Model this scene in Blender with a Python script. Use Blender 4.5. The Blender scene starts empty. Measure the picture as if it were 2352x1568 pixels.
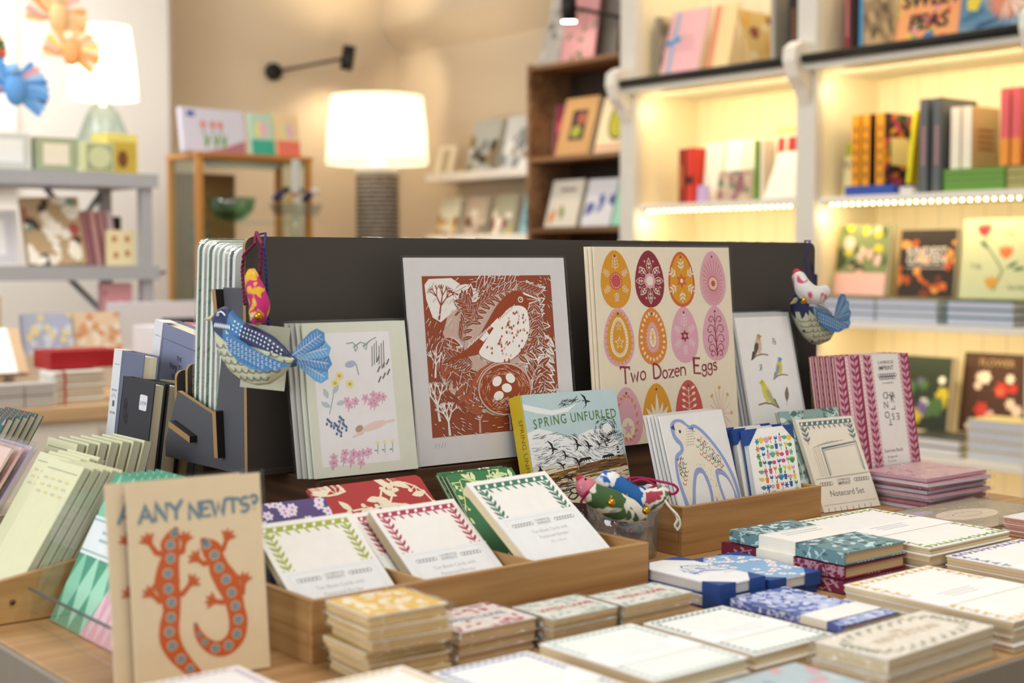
import bpy, math, random
from mathutils import Matrix, Vector
C = bpy.context.scene.collection
S = bpy.context.scene
rad = math.radians
sin, cos, pi = math.sin, math.cos, math.pi

# ---------------------------------------------------------------- camera, world, lights
cam_d = bpy.data.cameras.new('camera'); cam = bpy.data.objects.new('camera', cam_d); C.objects.link(cam)
cam.location = (0, 0, 1.16); cam.rotation_euler = (rad(90 - 3.31), 0, rad(-39.1))
cam_d.sensor_width = 36; cam_d.lens = 50; cam_d.clip_start = .05
cam_d.dof.use_dof = True; cam_d.dof.focus_distance = 1.80; cam_d.dof.aperture_fstop = 4.0
S.camera = cam
S.view_settings.view_transform = 'Standard'; S.view_settings.look = 'None'
S.view_settings.gamma = 1; S.view_settings.use_curve_mapping = False
S.view_settings.exposure = 0.26
W = bpy.data.worlds.new('room_daylight'); S.world = W; W.use_nodes = True
W.node_tree.nodes['Background'].inputs[0].default_value = (1, .95, .89, 1)
W.node_tree.nodes['Background'].inputs[1].default_value = .42

def area(name, loc, target, sx, sy, power, col, spread=180):
    l = bpy.data.lights.new(name, 'AREA'); l.shape = 'RECTANGLE'; l.size = sx; l.size_y = sy
    l.energy = power; l.color = col; l.spread = rad(spread)
    o = bpy.data.objects.new(name, l); C.objects.link(o); o.location = loc
    o.rotation_euler = (Vector(target) - Vector(loc)).to_track_quat('-Z', 'Y').to_euler(); return o
def spot(name, loc, target, power, col, ang, blend=.6, rad_=.03):
    l = bpy.data.lights.new(name, 'SPOT'); l.energy = power; l.color = col; l.spot_size = rad(ang); l.spot_blend = blend
    l.shadow_soft_size = rad_
    o = bpy.data.objects.new(name, l); C.objects.link(o); o.location = loc
    o.rotation_euler = (Vector(target) - Vector(loc)).to_track_quat('-Z', 'Y').to_euler(); return o
def point(name, loc, power, col, r=.05):
    l = bpy.data.lights.new(name, 'POINT'); l.energy = power; l.color = col; l.shadow_soft_size = r
    o = bpy.data.objects.new(name, l); C.objects.link(o); o.location = loc; return o
area('shop_window_daylight', (-3.2, 1.2, 2.0), (1.5, 1.5, 1.0), 3.0, 2.0, 84, (.86, .93, 1))
area('ceiling_light_near', (.9, .3, 3.0), (1.2, 1.2, .8), 1.2, 1.2, 23, (1, .93, .84))
area('ceiling_light_middle', (2.0, 3.6, 3.1), (2.4, 3.6, 0), 1.6, 1.6, 22, (1, .92, .82))
area('ceiling_light_left', (.6, 4.4, 3.1), (1.2, 4.6, 0), 1.4, 1.4, 34, (1, .96, .92))
WARM = (1, .78, .52)
spot('wall_spot_beam_up', (4.30, 6.50, 2.36), (4.33, 6.75, 3.4), 13, WARM, 150, 1)
spot('wall_spot_beam_down', (4.29, 6.68, 2.18), (4.36, 6.9, 1.2), 9, WARM, 140, .9)
spot('corner_spot_beam', (4.28, 6.55, 2.22), (4.80, 6.74, 2.10), 5, WARM, 70, .8)
spot('bookcase_spot_beam', (4.2, 5.22, 2.22), (4.5, 5.15, 1.5), 8, (1, .8, .55), 90, .7)

# ---------------------------------------------------------------- materials
_M = {}
def lin(h):
    h = h.lstrip('#'); out = []
    for i in (0, 2, 4):
        x = int(h[i:i + 2], 16) / 255
        out.append(x / 12.92 if x <= .04045 else ((x + .055) / 1.055) ** 2.4)
    return out
def newmat(k):
    m = bpy.data.materials.new(k); m.use_nodes = True; nt = m.node_tree
    return m, nt, nt.nodes['Principled BSDF']
def c(h, rough=.6, var=.05, scale=60, bump=0.0, metal=0, spec=.4):
    """paper, card, paint: one colour with a faint procedural grain"""
    k = (h, rough, var, scale, bump, metal, spec)
    if k in _M: return _M[k]
    m, nt, b = newmat('paint_' + h.strip('#'))
    col = lin(h)
    tc = nt.nodes.new('ShaderNodeTexCoord'); n = nt.nodes.new('ShaderNodeTexNoise')
    n.inputs['Scale'].default_value = scale; n.inputs['Detail'].default_value = 3
    nt.links.new(tc.outputs['Object'], n.inputs['Vector'])
    mx = nt.nodes.new('ShaderNodeMix'); mx.data_type = 'RGBA'
    mx.inputs[6].default_value = [x * (1 - var) for x in col] + [1]
    mx.inputs[7].default_value = [min(1, x * (1 + var)) for x in col] + [1]
    nt.links.new(n.outputs['Fac'], mx.inputs[0]); nt.links.new(mx.outputs[2], b.inputs['Base Color'])
    b.inputs['Roughness'].default_value = rough; b.inputs['Metallic'].default_value = metal
    b.inputs['Specular IOR Level'].default_value = spec
    if bump:
        bp = nt.nodes.new('ShaderNodeBump'); bp.inputs['Strength'].default_value = bump; bp.inputs['Distance'].default_value = .001
        nt.links.new(n.outputs['Fac'], bp.inputs['Height']); nt.links.new(bp.outputs[0], b.inputs['Normal'])
    _M[k] = m; return m
def wood(dark, light, axis=0, scale=1.0, rough=.5, dist=2.0):
    k = ('wood', dark, light, axis, scale)
    if k in _M: return _M[k]
    m, nt, b = newmat('wood_' + light.strip('#'))
    tc = nt.nodes.new('ShaderNodeTexCoord'); mp = nt.nodes.new('ShaderNodeMapping')
    sc = [90 * scale] * 3; sc[axis] = 3.5 * scale; mp.inputs['Scale'].default_value = sc
    nt.links.new(tc.outputs['Object'], mp.inputs['Vector'])
    n = nt.nodes.new('ShaderNodeTexNoise'); n.inputs['Scale'].default_value = 1; n.inputs['Detail'].default_value = 6
    n.inputs['Distortion'].default_value = dist * .2; nt.links.new(mp.outputs[0], n.inputs['Vector'])
    mp2 = nt.nodes.new('ShaderNodeMapping'); sc2 = [14 * scale] * 3; sc2[axis] = 1.2 * scale; mp2.inputs['Scale'].default_value = sc2
    nt.links.new(tc.outputs['Object'], mp2.inputs['Vector'])
    n2 = nt.nodes.new('ShaderNodeTexNoise'); n2.inputs['Scale'].default_value = 1; nt.links.new(mp2.outputs[0], n2.inputs['Vector'])
    ad = nt.nodes.new('ShaderNodeMath'); ad.operation = 'MULTIPLY_ADD'; ad.inputs[1].default_value = .55
    nt.links.new(n.outputs['Fac'], ad.inputs[0])
    ml = nt.nodes.new('ShaderNodeMath'); ml.operation = 'MULTIPLY'; ml.inputs[1].default_value = .45
    nt.links.new(n2.outputs['Fac'], ml.inputs[0]); nt.links.new(ml.outputs[0], ad.inputs[2])
    cr = nt.nodes.new('ShaderNodeValToRGB'); cr.color_ramp.elements[0].position = .38; cr.color_ramp.elements[1].position = .62
    cr.color_ramp.elements[0].color = lin(dark) + [1]; cr.color_ramp.elements[1].color = lin(light) + [1]
    nt.links.new(ad.outputs[0], cr.inputs[0]); nt.links.new(cr.outputs[0], b.inputs['Base Color'])
    b.inputs['Roughness'].default_value = rough; b.inputs['Specular IOR Level'].default_value = .35
    _M[k] = m; return m
def patch(a, b_, scale=40, thr=.5, rough=.85, cc=None, soft=.02):
    """printed cloth / marbled cover: patches of two or three colours"""
    k = ('patch', a, b_, scale, thr, cc)
    if k in _M: return _M[k]
    m, nt, b = newmat('print_' + a.strip('#'))
    tc = nt.nodes.new('ShaderNodeTexCoord'); n = nt.nodes.new('ShaderNodeTexNoise')
    n.inputs['Scale'].default_value = scale; n.inputs['Detail'].default_value = 2; n.inputs['Distortion'].default_value = .6
    nt.links.new(tc.outputs['Object'], n.inputs['Vector'])
    cr = nt.nodes.new('ShaderNodeValToRGB'); e = cr.color_ramp.elements
    e[0].position = thr - soft; e[0].color = lin(a) + [1]; e[1].position = thr + soft; e[1].color = lin(b_) + [1]
    if cc:
        x = e.new(thr + .10); x.color = lin(b_) + [1]; x = e.new(thr + .12); x.color = lin(cc) + [1]
    nt.links.new(n.outputs['Fac'], cr.inputs[0]); nt.links.new(cr.outputs[0], b.inputs['Base Color'])
    b.inputs['Roughness'].default_value = rough
    _M[k] = m; return m
def pages(h='#e9e0c8', axis=1, scale=900):
    """page-block edges: fine parallel lines of real sheets"""
    k = ('pages', h, axis)
    if k in _M: return _M[k]
    m, nt, b = newmat('page_edges'); col = lin(h)
    tc = nt.nodes.new('ShaderNodeTexCoord'); mp = nt.nodes.new('ShaderNodeMapping')
    s = [2, 2, 2]; s[axis] = scale; mp.inputs['Scale'].default_value = s
    n = nt.nodes.new('ShaderNodeTexNoise'); n.inputs['Scale'].default_value = 1; n.inputs['Detail'].default_value = 1
    nt.links.new(tc.outputs['Object'], mp.inputs['Vector']); nt.links.new(mp.outputs[0], n.inputs['Vector'])
    mx = nt.nodes.new('ShaderNodeMix'); mx.data_type = 'RGBA'
    mx.inputs[6].default_value = [x * .72 for x in col] + [1]; mx.inputs[7].default_value = [min(1, x * 1.1) for x in col] + [1]
    nt.links.new(n.outputs['Fac'], mx.inputs[0]); nt.links.new(mx.outputs[2], b.inputs['Base Color'])
    b.inputs['Roughness'].default_value = .8
    _M[k] = m; return m
def film(strength=.10, wrinkle=.25, scale=22, tint=(1, 1, 1), haze=0):
    """clear cellophane: see-through with a thin wrinkled gloss"""
    k = ('film', strength, wrinkle, scale, tint, haze)
    if k in _M: return _M[k]
    m = bpy.data.materials.new('clear_film'); m.use_nodes = True; nt = m.node_tree; nt.nodes.clear()
    o = nt.nodes.new('ShaderNodeOutputMaterial'); mx = nt.nodes.new('ShaderNodeMixShader')
    t = nt.nodes.new('ShaderNodeBsdfTransparent'); g = nt.nodes.new('ShaderNodeBsdfGlossy'); t.inputs[0].default_value = (*tint, 1)
    g.inputs['Roughness'].default_value = .06
    f = nt.nodes.new('ShaderNodeLayerWeight'); f.inputs[0].default_value = .25
    a = nt.nodes.new('ShaderNodeMath'); a.operation = 'MULTIPLY_ADD'; a.inputs[1].default_value = .12 + strength * .45; a.inputs[2].default_value = strength * .22
    nt.links.new(f.outputs['Fresnel'], a.inputs[0])
    tc = nt.nodes.new('ShaderNodeTexCoord'); n = nt.nodes.new('ShaderNodeTexNoise'); n.inputs['Scale'].default_value = scale
    n.inputs['Distortion'].default_value = 1.5
    bp = nt.nodes.new('ShaderNodeBump'); bp.inputs['Strength'].default_value = wrinkle; bp.inputs['Distance'].default_value = .01
    nt.links.new(tc.outputs['Object'], n.inputs['Vector']); nt.links.new(n.outputs['Fac'], bp.inputs['Height'])
    nt.links.new(bp.outputs[0], g.inputs['Normal'])
    nt.links.new(a.outputs[0], mx.inputs[0]); nt.links.new(t.outputs[0], mx.inputs[1]); nt.links.new(g.outputs[0], mx.inputs[2])
    nt.links.new(mx.outputs[0], o.inputs[0]); _M[k] = m
    if haze:
        dd = nt.nodes.new('ShaderNodeBsdfDiffuse'); dd.inputs[0].default_value = (.85, .87, .9, 1); hz = nt.nodes.new('ShaderNodeMixShader'); hz.inputs[0].default_value = haze
        nt.links.new(mx.outputs[0], hz.inputs[1]); nt.links.new(dd.outputs[0], hz.inputs[2]); nt.links.new(hz.outputs[0], o.inputs[0])
    return m
def emis(col, power):
    k = ('emis', tuple(col), power)
    if k in _M: return _M[k]
    m, nt, b = newmat('glow'); b.inputs['Emission Color'].default_value = (*col, 1); b.inputs['Emission Strength'].default_value = power
    b.inputs['Base Color'].default_value = (.8, .8, .8, 1); _M[k] = m; return m
def grooved(h, axis=1, step=.09):
    """painted tongue-and-groove boards"""
    k = ('groove', h, axis)
    if k in _M: return _M[k]
    m, nt, b = newmat('painted_boards'); col = lin(h)
    tc = nt.nodes.new('ShaderNodeTexCoord'); sp = nt.nodes.new('ShaderNodeSeparateXYZ'); nt.links.new(tc.outputs['Object'], sp.inputs[0])
    md = nt.nodes.new('ShaderNodeMath'); md.operation = 'PINGPONG'; md.inputs[1].default_value = step / 2
    nt.links.new(sp.outputs[axis], md.inputs[0])
    gt = nt.nodes.new('ShaderNodeMath'); gt.operation = 'GREATER_THAN'; gt.inputs[1].default_value = .003; nt.links.new(md.outputs[0], gt.inputs[0])
    bp = nt.nodes.new('ShaderNodeBump'); bp.inputs['Strength'].default_value = .6; bp.inputs['Distance'].default_value = .004
    nt.links.new(gt.outputs[0], bp.inputs['Height']); nt.links.new(bp.outputs[0], b.inputs['Normal'])
    mx = nt.nodes.new('ShaderNodeMix'); mx.data_type = 'RGBA'
    mx.inputs[6].default_value = [x * .8 for x in col] + [1]; mx.inputs[7].default_value = col + [1]
    nt.links.new(gt.outputs[0], mx.inputs[0]); nt.links.new(mx.outputs[2], b.inputs['Base Color'])
    b.inputs['Roughness'].default_value = .55; _M[k] = m; return m
def glass(tint=(.9, .97, .95)):
    k = ('glass', tint)
    if k in _M: return _M[k]
    return _M.setdefault(k, film(.12, .02, 3, tint))
BAMBOO = wood('#9a6f41', '#c39a63', 0, 1.0); BAMBOO_Y = wood('#946a3d', '#be945e', 1, 1.0)
WALNUT = wood('#3d291b', '#6a4b33', 0, 1.0); OAK = wood('#b0763a', '#cf9753', 2, .5); TABLE = wood('#9c7447', '#bd9566', 0, .6)
BROWN = wood('#6b4c32', '#9a7350', 1, .5); MDF = c('#a98558', .7, .12, 200); GREY = c('#443e39', .55, .06, 300); GREY_LIT = c('#55565c', .55, .06, 300)  # last grey: rack charcoal with cool window light put into the colour
WHITE = c('#f2efe9', .55); CREAM = c('#efe6cf', .6); BLACK = c('#151413', .5)

# ---------------------------------------------------------------- mesh building
class MB:
    def __init__(s): s.v = []; s.f = []; s.m = []; s.sm = []; s.mats = []
    def mi(s, m):
        if m not in s.mats: s.mats.append(m)
        return s.mats.index(m)
    def add(s, vs, fs, m, smooth=False):
        o = len(s.v); s.v += [tuple(p) for p in vs]; k = s.mi(m)
        for f in fs: s.f.append([i + o for i in f]); s.m.append(k); s.sm.append(smooth)
        return s
    def box(s, x0, x1, y0, y1, z0, z1, m, M=None):
        v = [(x, y, z) for x in (x0, x1) for y in (y0, y1) for z in (z0, z1)]
        if M: v = [M @ Vector(p) for p in v]
        return s.add(v, [(0, 1, 3, 2), (4, 6, 7, 5), (0, 4, 5, 1), (2, 3, 7, 6), (0, 2, 6, 4), (1, 5, 7, 3)], m)
    def prism(s, pts, fn, t0, t1, m, smooth=False):
        """outline pts (2D) extruded between t0 and t1; fn(u, v, t) -> 3D"""
        n = len(pts); v = [fn(a, b, t0) for a, b in pts] + [fn(a, b, t1) for a, b in pts]
        f = [list(range(n))[::-1], [n + i for i in range(n)]] + [(i, (i + 1) % n, n + (i + 1) % n, n + i) for i in range(n)]
        return s.add(v, f, m, smooth)
    def tube(s, path, r, m, n=8, closed=False):
        P = [Vector(p) for p in path]; R = r if isinstance(r, (list, tuple)) else [r] * len(P); vs = []; up = Vector((.13, .31, .94))
        for i, p in enumerate(P):
            t = (P[min(i + 1, len(P) - 1)] - P[max(i - 1, 0)]).normalized()
            a = t.cross(up)
            if a.length < .2: a = t.cross(Vector((1, 0, 0)))
            a.normalize(); b = t.cross(a)
            vs += [p + (a * cos(2 * pi * k / n) + b * sin(2 * pi * k / n)) * R[i] for k in range(n)]
        fs = [(i * n + k, i * n + (k + 1) % n, (i + 1) * n + (k + 1) % n, (i + 1) * n + k) for i in range(len(P) - 1) for k in range(n)]
        fs += [list(range(n))[::-1], [(len(P) - 1) * n + k for k in range(n)]]
        return s.add(vs, fs, m, True)
    def lathe(s, prof, m, n=32, cx=0, cy=0, cap=True):
        vs = [(cx + r * cos(2 * pi * k / n), cy + r * sin(2 * pi * k / n), z) for r, z in prof for k in range(n)]
        fs = [(i * n + k, i * n + (k + 1) % n, (i + 1) * n + (k + 1) % n, (i + 1) * n + k) for i in range(len(prof) - 1) for k in range(n)]
        if cap: fs += [list(range(n))[::-1], [(len(prof) - 1) * n + k for k in range(n)]]
        return s.add(vs, fs, m, True)
    def ball(s, ctr, r, m, n=10, sq=(1, 1, 1)):
        vs = []; fs = []
        for i in range(n + 1):
            a = pi * i / n
            for k in range(n): vs.append((ctr[0] + r * sq[0] * sin(a) * cos(2 * pi * k / n), ctr[1] + r * sq[1] * sin(a) * sin(2 * pi * k / n), ctr[2] + r * sq[2] * cos(a)))
        for i in range(n):
            for k in range(n): fs.append((i * n + k, i * n + (k + 1) % n, (i + 1) * n + (k + 1) % n, (i + 1) * n + k))
        return s.add(vs, fs, m, True)
def obj(name, mb, parent=None, bev=0, label=None):
    me = bpy.data.meshes.new(name); me.from_pydata(mb.v, [], mb.f)
    for m in mb.mats: me.materials.append(m)
    me.polygons.foreach_set('material_index', mb.m); me.polygons.foreach_set('use_smooth', mb.sm); me.update()
    o = bpy.data.objects.new(name, me); C.objects.link(o)
    if parent: o.parent = parent
    if bev:
        b = o.modifiers.new('bevel', 'BEVEL'); b.width = bev; b.segments = 2; b.limit_method = 'ANGLE'; b.angle_limit = rad(40)
    if label: o['label'] = label
    return o
LEAN = []
def tag(o, label, cat, group=None, M=None):
    if M is not None and abs(M[2][1]) + abs(M[2][0]) > 1e-4 and M[2][2] > .3 and not o.name.startswith(('tin_bird', 'price_tag')): LEAN.append((o, M))
    o['label'] = label; o['category'] = cat
    if group: o['group'] = group
    if M is not None: o.matrix_world = M
    return o
def thing(name, label, cat, group=None, M=None):
    o = bpy.data.objects.new(name, None); o.empty_display_size = .05; C.objects.link(o)
    return tag(o, label, cat, group, M)
def struct(name, mb, bev=0):
    o = obj(name, mb, None, bev); o['kind'] = 'structure'; return o
def dup(o, M, label, group=None, parent=None):
    r = o.copy(); C.objects.link(r)
    if parent: r.parent = parent
    else: tag(r, label, o['category'], group or o.get('group'), M)
    for ch in o.children: dup(ch, None, None, None, r)
    return r
def FR(X, Y, z, yaw=0, lean=0, roll=0):
    """upright sheet frame: x along its width, y into it, z up its face"""
    yaw, lean, roll = rad(yaw), rad(lean), rad(roll)
    u = Vector((cos(yaw), sin(yaw), 0)); n = Vector((-sin(yaw), cos(yaw), 0)); Z = Vector((0, 0, 1))
    v = Z * cos(lean) + n * sin(lean); b = n * cos(lean) - Z * sin(lean)
    u2 = u * cos(roll) - v * sin(roll); v2 = v * cos(roll) + u * sin(roll)
    return Matrix(((u2.x, b.x, v2.x, X), (u2.y, b.y, v2.y, Y), (u2.z, b.z, v2.z, z), (0, 0, 0, 1)))
def FL(X, Y, z, yaw=0): return Matrix.Translation((X, Y, z)) @ Matrix.Rotation(rad(yaw), 4, 'Z')

# ---------------------------------------------------------------- printed artwork (thin ink layers on a face)
_G = {}
def glyphs(t, bold=0):
    if (t, bold) in _G: return _G[(t, bold)]
    cu = bpy.data.curves.new('lettering', 'FONT'); cu.body = t; cu.size = 1; cu.offset = bold; cu.resolution_u = 3
    o = bpy.data.objects.new('lettering', cu); me = bpy.data.meshes.new_from_object(o)
    r = ([(v.co.x, v.co.y) for v in me.vertices], [list(p.vertices) for p in me.polygons])
    bpy.data.objects.remove(o); bpy.data.meshes.remove(me); bpy.data.curves.remove(cu)
    _G[(t, bold)] = r; return r
def arc(cx, cy, rx, ry, a0, a1, n=8): return [(cx + rx * cos(rad(a0 + (a1 - a0) * i / n)), cy + ry * sin(rad(a0 + (a1 - a0) * i / n))) for i in range(n + 1)]
STROKES = {'A': (.8, [[(0, 0), (.4, 1), (.8, 0)], [(.14, .36), (.66, .36)]]), 'N': (.7, [[(0, 0), (0, 1), (.7, 0), (.7, 1)]]),
 'Y': (.76, [[(0, 1), (.38, .5), (.76, 1)], [(.38, .5), (.38, 0)]]), 'E': (.62, [[(.62, 1), (0, 1), (0, 0), (.62, 0)], [(0, .52), (.48, .52)]]),
 'W': (1, [[(0, 1), (.25, 0), (.5, .85), (.75, 0), (1, 1)]]), 'T': (.8, [[(0, 1), (.8, 1)], [(.4, 1), (.4, 0)]]),
 'S': (.6, [arc(.3, .74, .28, .26, 20, 270, 10) + arc(.3, .24, .3, .24, 90, -160, 10)]),
 '?': (.5, [arc(.25, .76, .25, .24, 170, -90, 10) + [(.25, .3)], [(.25, .06), (.25, 0)]]),
 'D': (.7, [[(0, 0), (0, 1)] + arc(.1, .5, .6, .5, 90, -90, 12) + [(0, 0)]]), 'w': (.7, [[(0, .62), (.17, 0), (.35, .5), (.52, 0), (.7, .62)]]),
 'o': (.5, [arc(.25, .3, .25, .3, 0, 360, 14)]), 'z': (.5, [[(0, .6), (.5, .6), (0, 0), (.5, 0)]]), 'e': (.5, [[(0, .32), (.5, .32)] + arc(.25, .3, .25, .3, 0, 310, 12)]),
 'n': (.5, [[(0, .6), (0, 0)], [(0, .4)] + arc(.25, .38, .25, .22, 170, 0, 8) + [(.5, 0)]]), 'g': (.5, [arc(.25, .35, .22, .24, 0, 360, 12), [(.48, .6), (.5, .05)] + arc(.26, -.1, .24, .2, 10, -200, 10)]),
 's': (.4, [arc(.2, .45, .18, .14, 20, 270, 8) + arc(.2, .15, .2, .15, 90, -160, 8)])}
class Art:
    def __init__(s, mb, fn, clip=None, eps=.00007): s.mb = mb; s.fn = fn; s.clip = clip; s.eps = eps; s.n = 0
    def P(s, pts, m, k=1):
        if s.clip:
            for ax, lim, sg in ((0, s.clip[0], 1), (1, s.clip[1], 1), (0, s.clip[2], -1), (1, s.clip[3], -1)):
                out = []; n = len(pts)
                for i in range(n):
                    a, b = pts[i], pts[(i + 1) % n]; da = (a[ax] - lim) * sg; db = (b[ax] - lim) * sg
                    if da >= 0: out.append(a)
                    if (da > 0 and db < 0) or (da < 0 and db > 0):
                        t = da / (da - db); out.append((a[0] + (b[0] - a[0]) * t, a[1] + (b[1] - a[1]) * t))
                pts = out
                if len(pts) < 3: return s
        s.n += 1; e = s.eps * (k + (s.n % 61) * .012)   # every ink shape a hair above the last
        s.mb.add([s.fn(a, b, e) for a, b in pts], [list(range(len(pts)))], m); return s
    def R(s, x0, y0, x1, y1, m, k=1): return s.P([(x0, y0), (x1, y0), (x1, y1), (x0, y1)], m, k)
    def E(s, cx, cy, rx, ry, m, k=2, rot=0, n=18):
        ca, sa = cos(rad(rot)), sin(rad(rot)); q = [(rx * cos(2 * pi * i / n), ry * sin(2 * pi * i / n)) for i in range(n)]
        return s.P([(cx + a * ca - b * sa, cy + a * sa + b * ca) for a, b in q], m, k)
    def egg(s, cx, cy, w, h, m, k=2, n=26):
        q = []
        for i in range(n):
            a = 2 * pi * i / n; y = sin(a); q.append((cx + w / 2 * cos(a) * (1 - .17 * y), cy + h / 2 * y))
        return s.P(q, m, k)
    def L(s, pts, w, m, k=3):
        n = len(pts); W_ = [w] * n if not isinstance(w, (list, tuple)) else list(w) if len(w) == n and n > 2 else [w[0] + (w[1] - w[0]) * i / (n - 1) for i in range(n)]; l = []; r = []
        for i in range(n):
            a = pts[max(i - 1, 0)]; b = pts[min(i + 1, n - 1)]; dx, dy = b[0] - a[0], b[1] - a[1]; d = math.hypot(dx, dy) or 1
            nx, ny = -dy / d * W_[i] / 2, dx / d * W_[i] / 2
            if 0 < i < n - 1:
                e = (pts[i][0] - a[0], pts[i][1] - a[1]); de = math.hypot(*e) or 1
                cs = max(.45, abs((e[0] * dx + e[1] * dy) / (de * d))); nx /= cs; ny /= cs
            l.append((pts[i][0] + nx, pts[i][1] + ny)); r.append((pts[i][0] - nx, pts[i][1] - ny))
        for i in range(n - 1): s.P([l[i], r[i], r[i + 1], l[i + 1]], m, k)
        return s
    def ring(s, cx, cy, rx, ry, w, m, k=3, n=20, a0=0, a1=360): return s.L(arc(cx, cy, rx, ry, a0, a1, n), w, m, k)
    def blob(s, pts, m, k=2, n=4):
        q = []; N = len(pts)
        for i in range(N):
            p0, p1, p2, p3 = pts[i - 1], pts[i], pts[(i + 1) % N], pts[(i + 2) % N]
            for j in range(n):
                f = j / n; q.append(tuple(.5 * (2 * p1[z] + (-p0[z] + p2[z]) * f + (2 * p0[z] - 5 * p1[z] + 4 * p2[z] - p3[z]) * f * f + (-p0[z] + 3 * p1[z] - 3 * p2[z] + p3[z]) * f ** 3) for z in (0, 1)))
        return s.P(q, m, k)
    def leaf(s, x, y, a, l, w, m, k=3):
        ca, sa = cos(rad(a)), sin(rad(a)); q = [(0, 0), (.25, .38), (.5, .5), (.78, .3), (1, 0), (.78, -.3), (.5, -.5), (.25, -.38)]
        return s.P([(x + l * p * ca - w * r * sa, y + l * p * sa + w * r * ca) for p, r in q], m, k)
    def star(s, cx, cy, r1, r2, n, m, k=4, rot=90):
        return s.P([(cx + (r1 if i % 2 == 0 else r2) * cos(rad(rot + 180 * i / n)), cy + (r1 if i % 2 == 0 else r2) * sin(rad(rot + 180 * i / n))) for i in range(2 * n)], m, k)
    def flower(s, cx, cy, r, m, k=3, n=5, ctr=None, rot=0):
        for i in range(n): a = 360 * i / n + rot; s.E(cx + r * .55 * cos(rad(a)), cy + r * .55 * sin(rad(a)), r * .5, r * .34, m, k, a, 8)
        if ctr: s.E(cx, cy, r * .25, r * .25, ctr, k + 1, 0, 8)
        return s
    def T(s, t, x, y, size, m, k=5, al='c', bold=0, sx=1, rot=0):
        v, f = glyphs(t, bold)
        if not v: return s
        x0 = min(p[0] for p in v); x1 = max(p[0] for p in v); off = {'c': (x0 + x1) / 2, 'l': x0, 'r': x1}[al]
        ca, sa = cos(rad(rot)), sin(rad(rot))
        q = [((a - off) * size * sx, b * size) for a, b in v]; q = [(x + a * ca - b * sa, y + a * sa + b * ca) for a, b in q]
        if s.clip: q = [(min(max(a, s.clip[0]), s.clip[2]), min(max(b, s.clip[1]), s.clip[3])) for a, b in q]
        s.mb.add([s.fn(a, b, k * s.eps) for a, b in q], f, m); return s
    def SF(s, t, x, y, size, w, m, k=5, gap=.22, serif=.12, fn=None):
        """hand-cut letters with slab serifs"""
        for ch in t:
            if ch == ' ': x += size * .55; continue
            adv, st = STROKES[ch]
            for p in st:
                q = [(x + a * size, y + b * size) for a, b in p]
                if fn: q = [fn(*z) for z in q]
                s.L(q, w, m, k)
                if serif and not ch in 'oS?sgeD':
                    for e, f_ in ((q[0], p[0]), (q[-1], p[-1])):
                        if ch in 'ET' and abs(f_[1] - 1) < .01: s.L([(e[0], e[1] + w / 2), (e[0], e[1] - size * .16)], w * .8, m, k)
                        else: s.L([(e[0] - size * serif, e[1]), (e[0] + size * serif, e[1])], w * .8, m, k)
            x += (adv + gap) * size
        return x
def front(w=0, h=0): return lambda u, v, e: (u, -e, v)
def top(t): return lambda u, v, e: (u, v, t + e)
def left(x=0): return lambda u, v, e: (x - e, u, v)
# ---------------------------------------------------------------- the room
XW, YW = 4.80, 6.95
WALL = c('#d3c3a9', .8, .04, 3); WALLW = c('#efece8', .75, .02, 3)
struct('floor', MB().box(-3.4, 5.0, -2.5, 7.2, -.1, 0, wood('#6d5238', '#8d6f4e', 1, .4)))
struct('wall_right', MB().box(XW, XW + .12, .4, YW, 0, 3.4, WALL))
struct('wall_back', MB().box(2.6, XW + .12, YW, YW + .12, 0, 3.4, WALL))
struct('wall_left', MB().box(-.5, 3.19, 6.65, YW - .001, 0, 3.4, WALLW))
struct('trim_1', MB().box(3.19, 3.205, 6.64, YW, 0, 3.4, c('#b9ada0', .6)))
b = MB(); b.prism([(XW, 2.35), (XW - .13, 2.50), (XW - .13, 3.4), (XW, 3.4)], lambda u, v, t: (u, t, v), 4.55, YW - .001, WALL)
struct('trim_2', b)

# white bookcase along the right wall
PAINT = c('#dcd8cc', .5, .03, 20); INNER = grooved('#f5e8c4', 1, .1)
def bookcase_white():
    t = thing('bookcase', 'tall cream painted bookcase with lit compartments and black edged upper shelf', 'bookcase', M=FL(0, 0, 0))
    obj('back_panel', MB().box(4.70, 4.78, 1.5, 4.53, 0, 3.2, INNER), t)
    for y in (4.48, 3.505, 2.53, 1.55):
        obj('post', MB().box(4.28, 4.33, y - .045, y + .045, 0, 3.2, PAINT).box(4.33, 4.71, y - .02, y + .02, 0, 3.2, c('#f3e7c8', .6)), t, .003)
        br = MB(); prof = [(4.30, 1.66), (4.29, 1.72), (4.24, 1.80), (4.20, 1.84), (4.175, 1.90), (4.18, 1.95), (4.22, 1.975), (4.30, 1.97)]
        br.prism(prof, lambda u, v, e: (u, e, v), y - .03, y + .03, c('#e9e4d8', .5)); obj('bracket', br, t, .004)
    ys = [(3.55, 4.435), (2.575, 3.46), (1.595, 2.485)]
    for a, b_ in ys:
        for z in (.44, .905, 1.37): obj('shelf', MB().box(4.305, 4.70, a, b_, z, z + .024, c('#efe9dc', .5)), t, .002)
    obj('upper_shelf', MB().box(4.23, 4.70, 1.5, 4.53, 1.865, 1.90, PAINT), t, .002)
    for a, b_ in ((3.545, 4.50), (2.57, 3.465), (1.595, 2.49)):
        obj('rail', MB().tube([(4.215, a, 1.905), (4.215, b_, 1.905)], .017, BLACK, 10), t, label='black rounded rail along the shelf edge')
    return t
bookcase_white()
LED = emis((1, .74, .34), 26)
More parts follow.
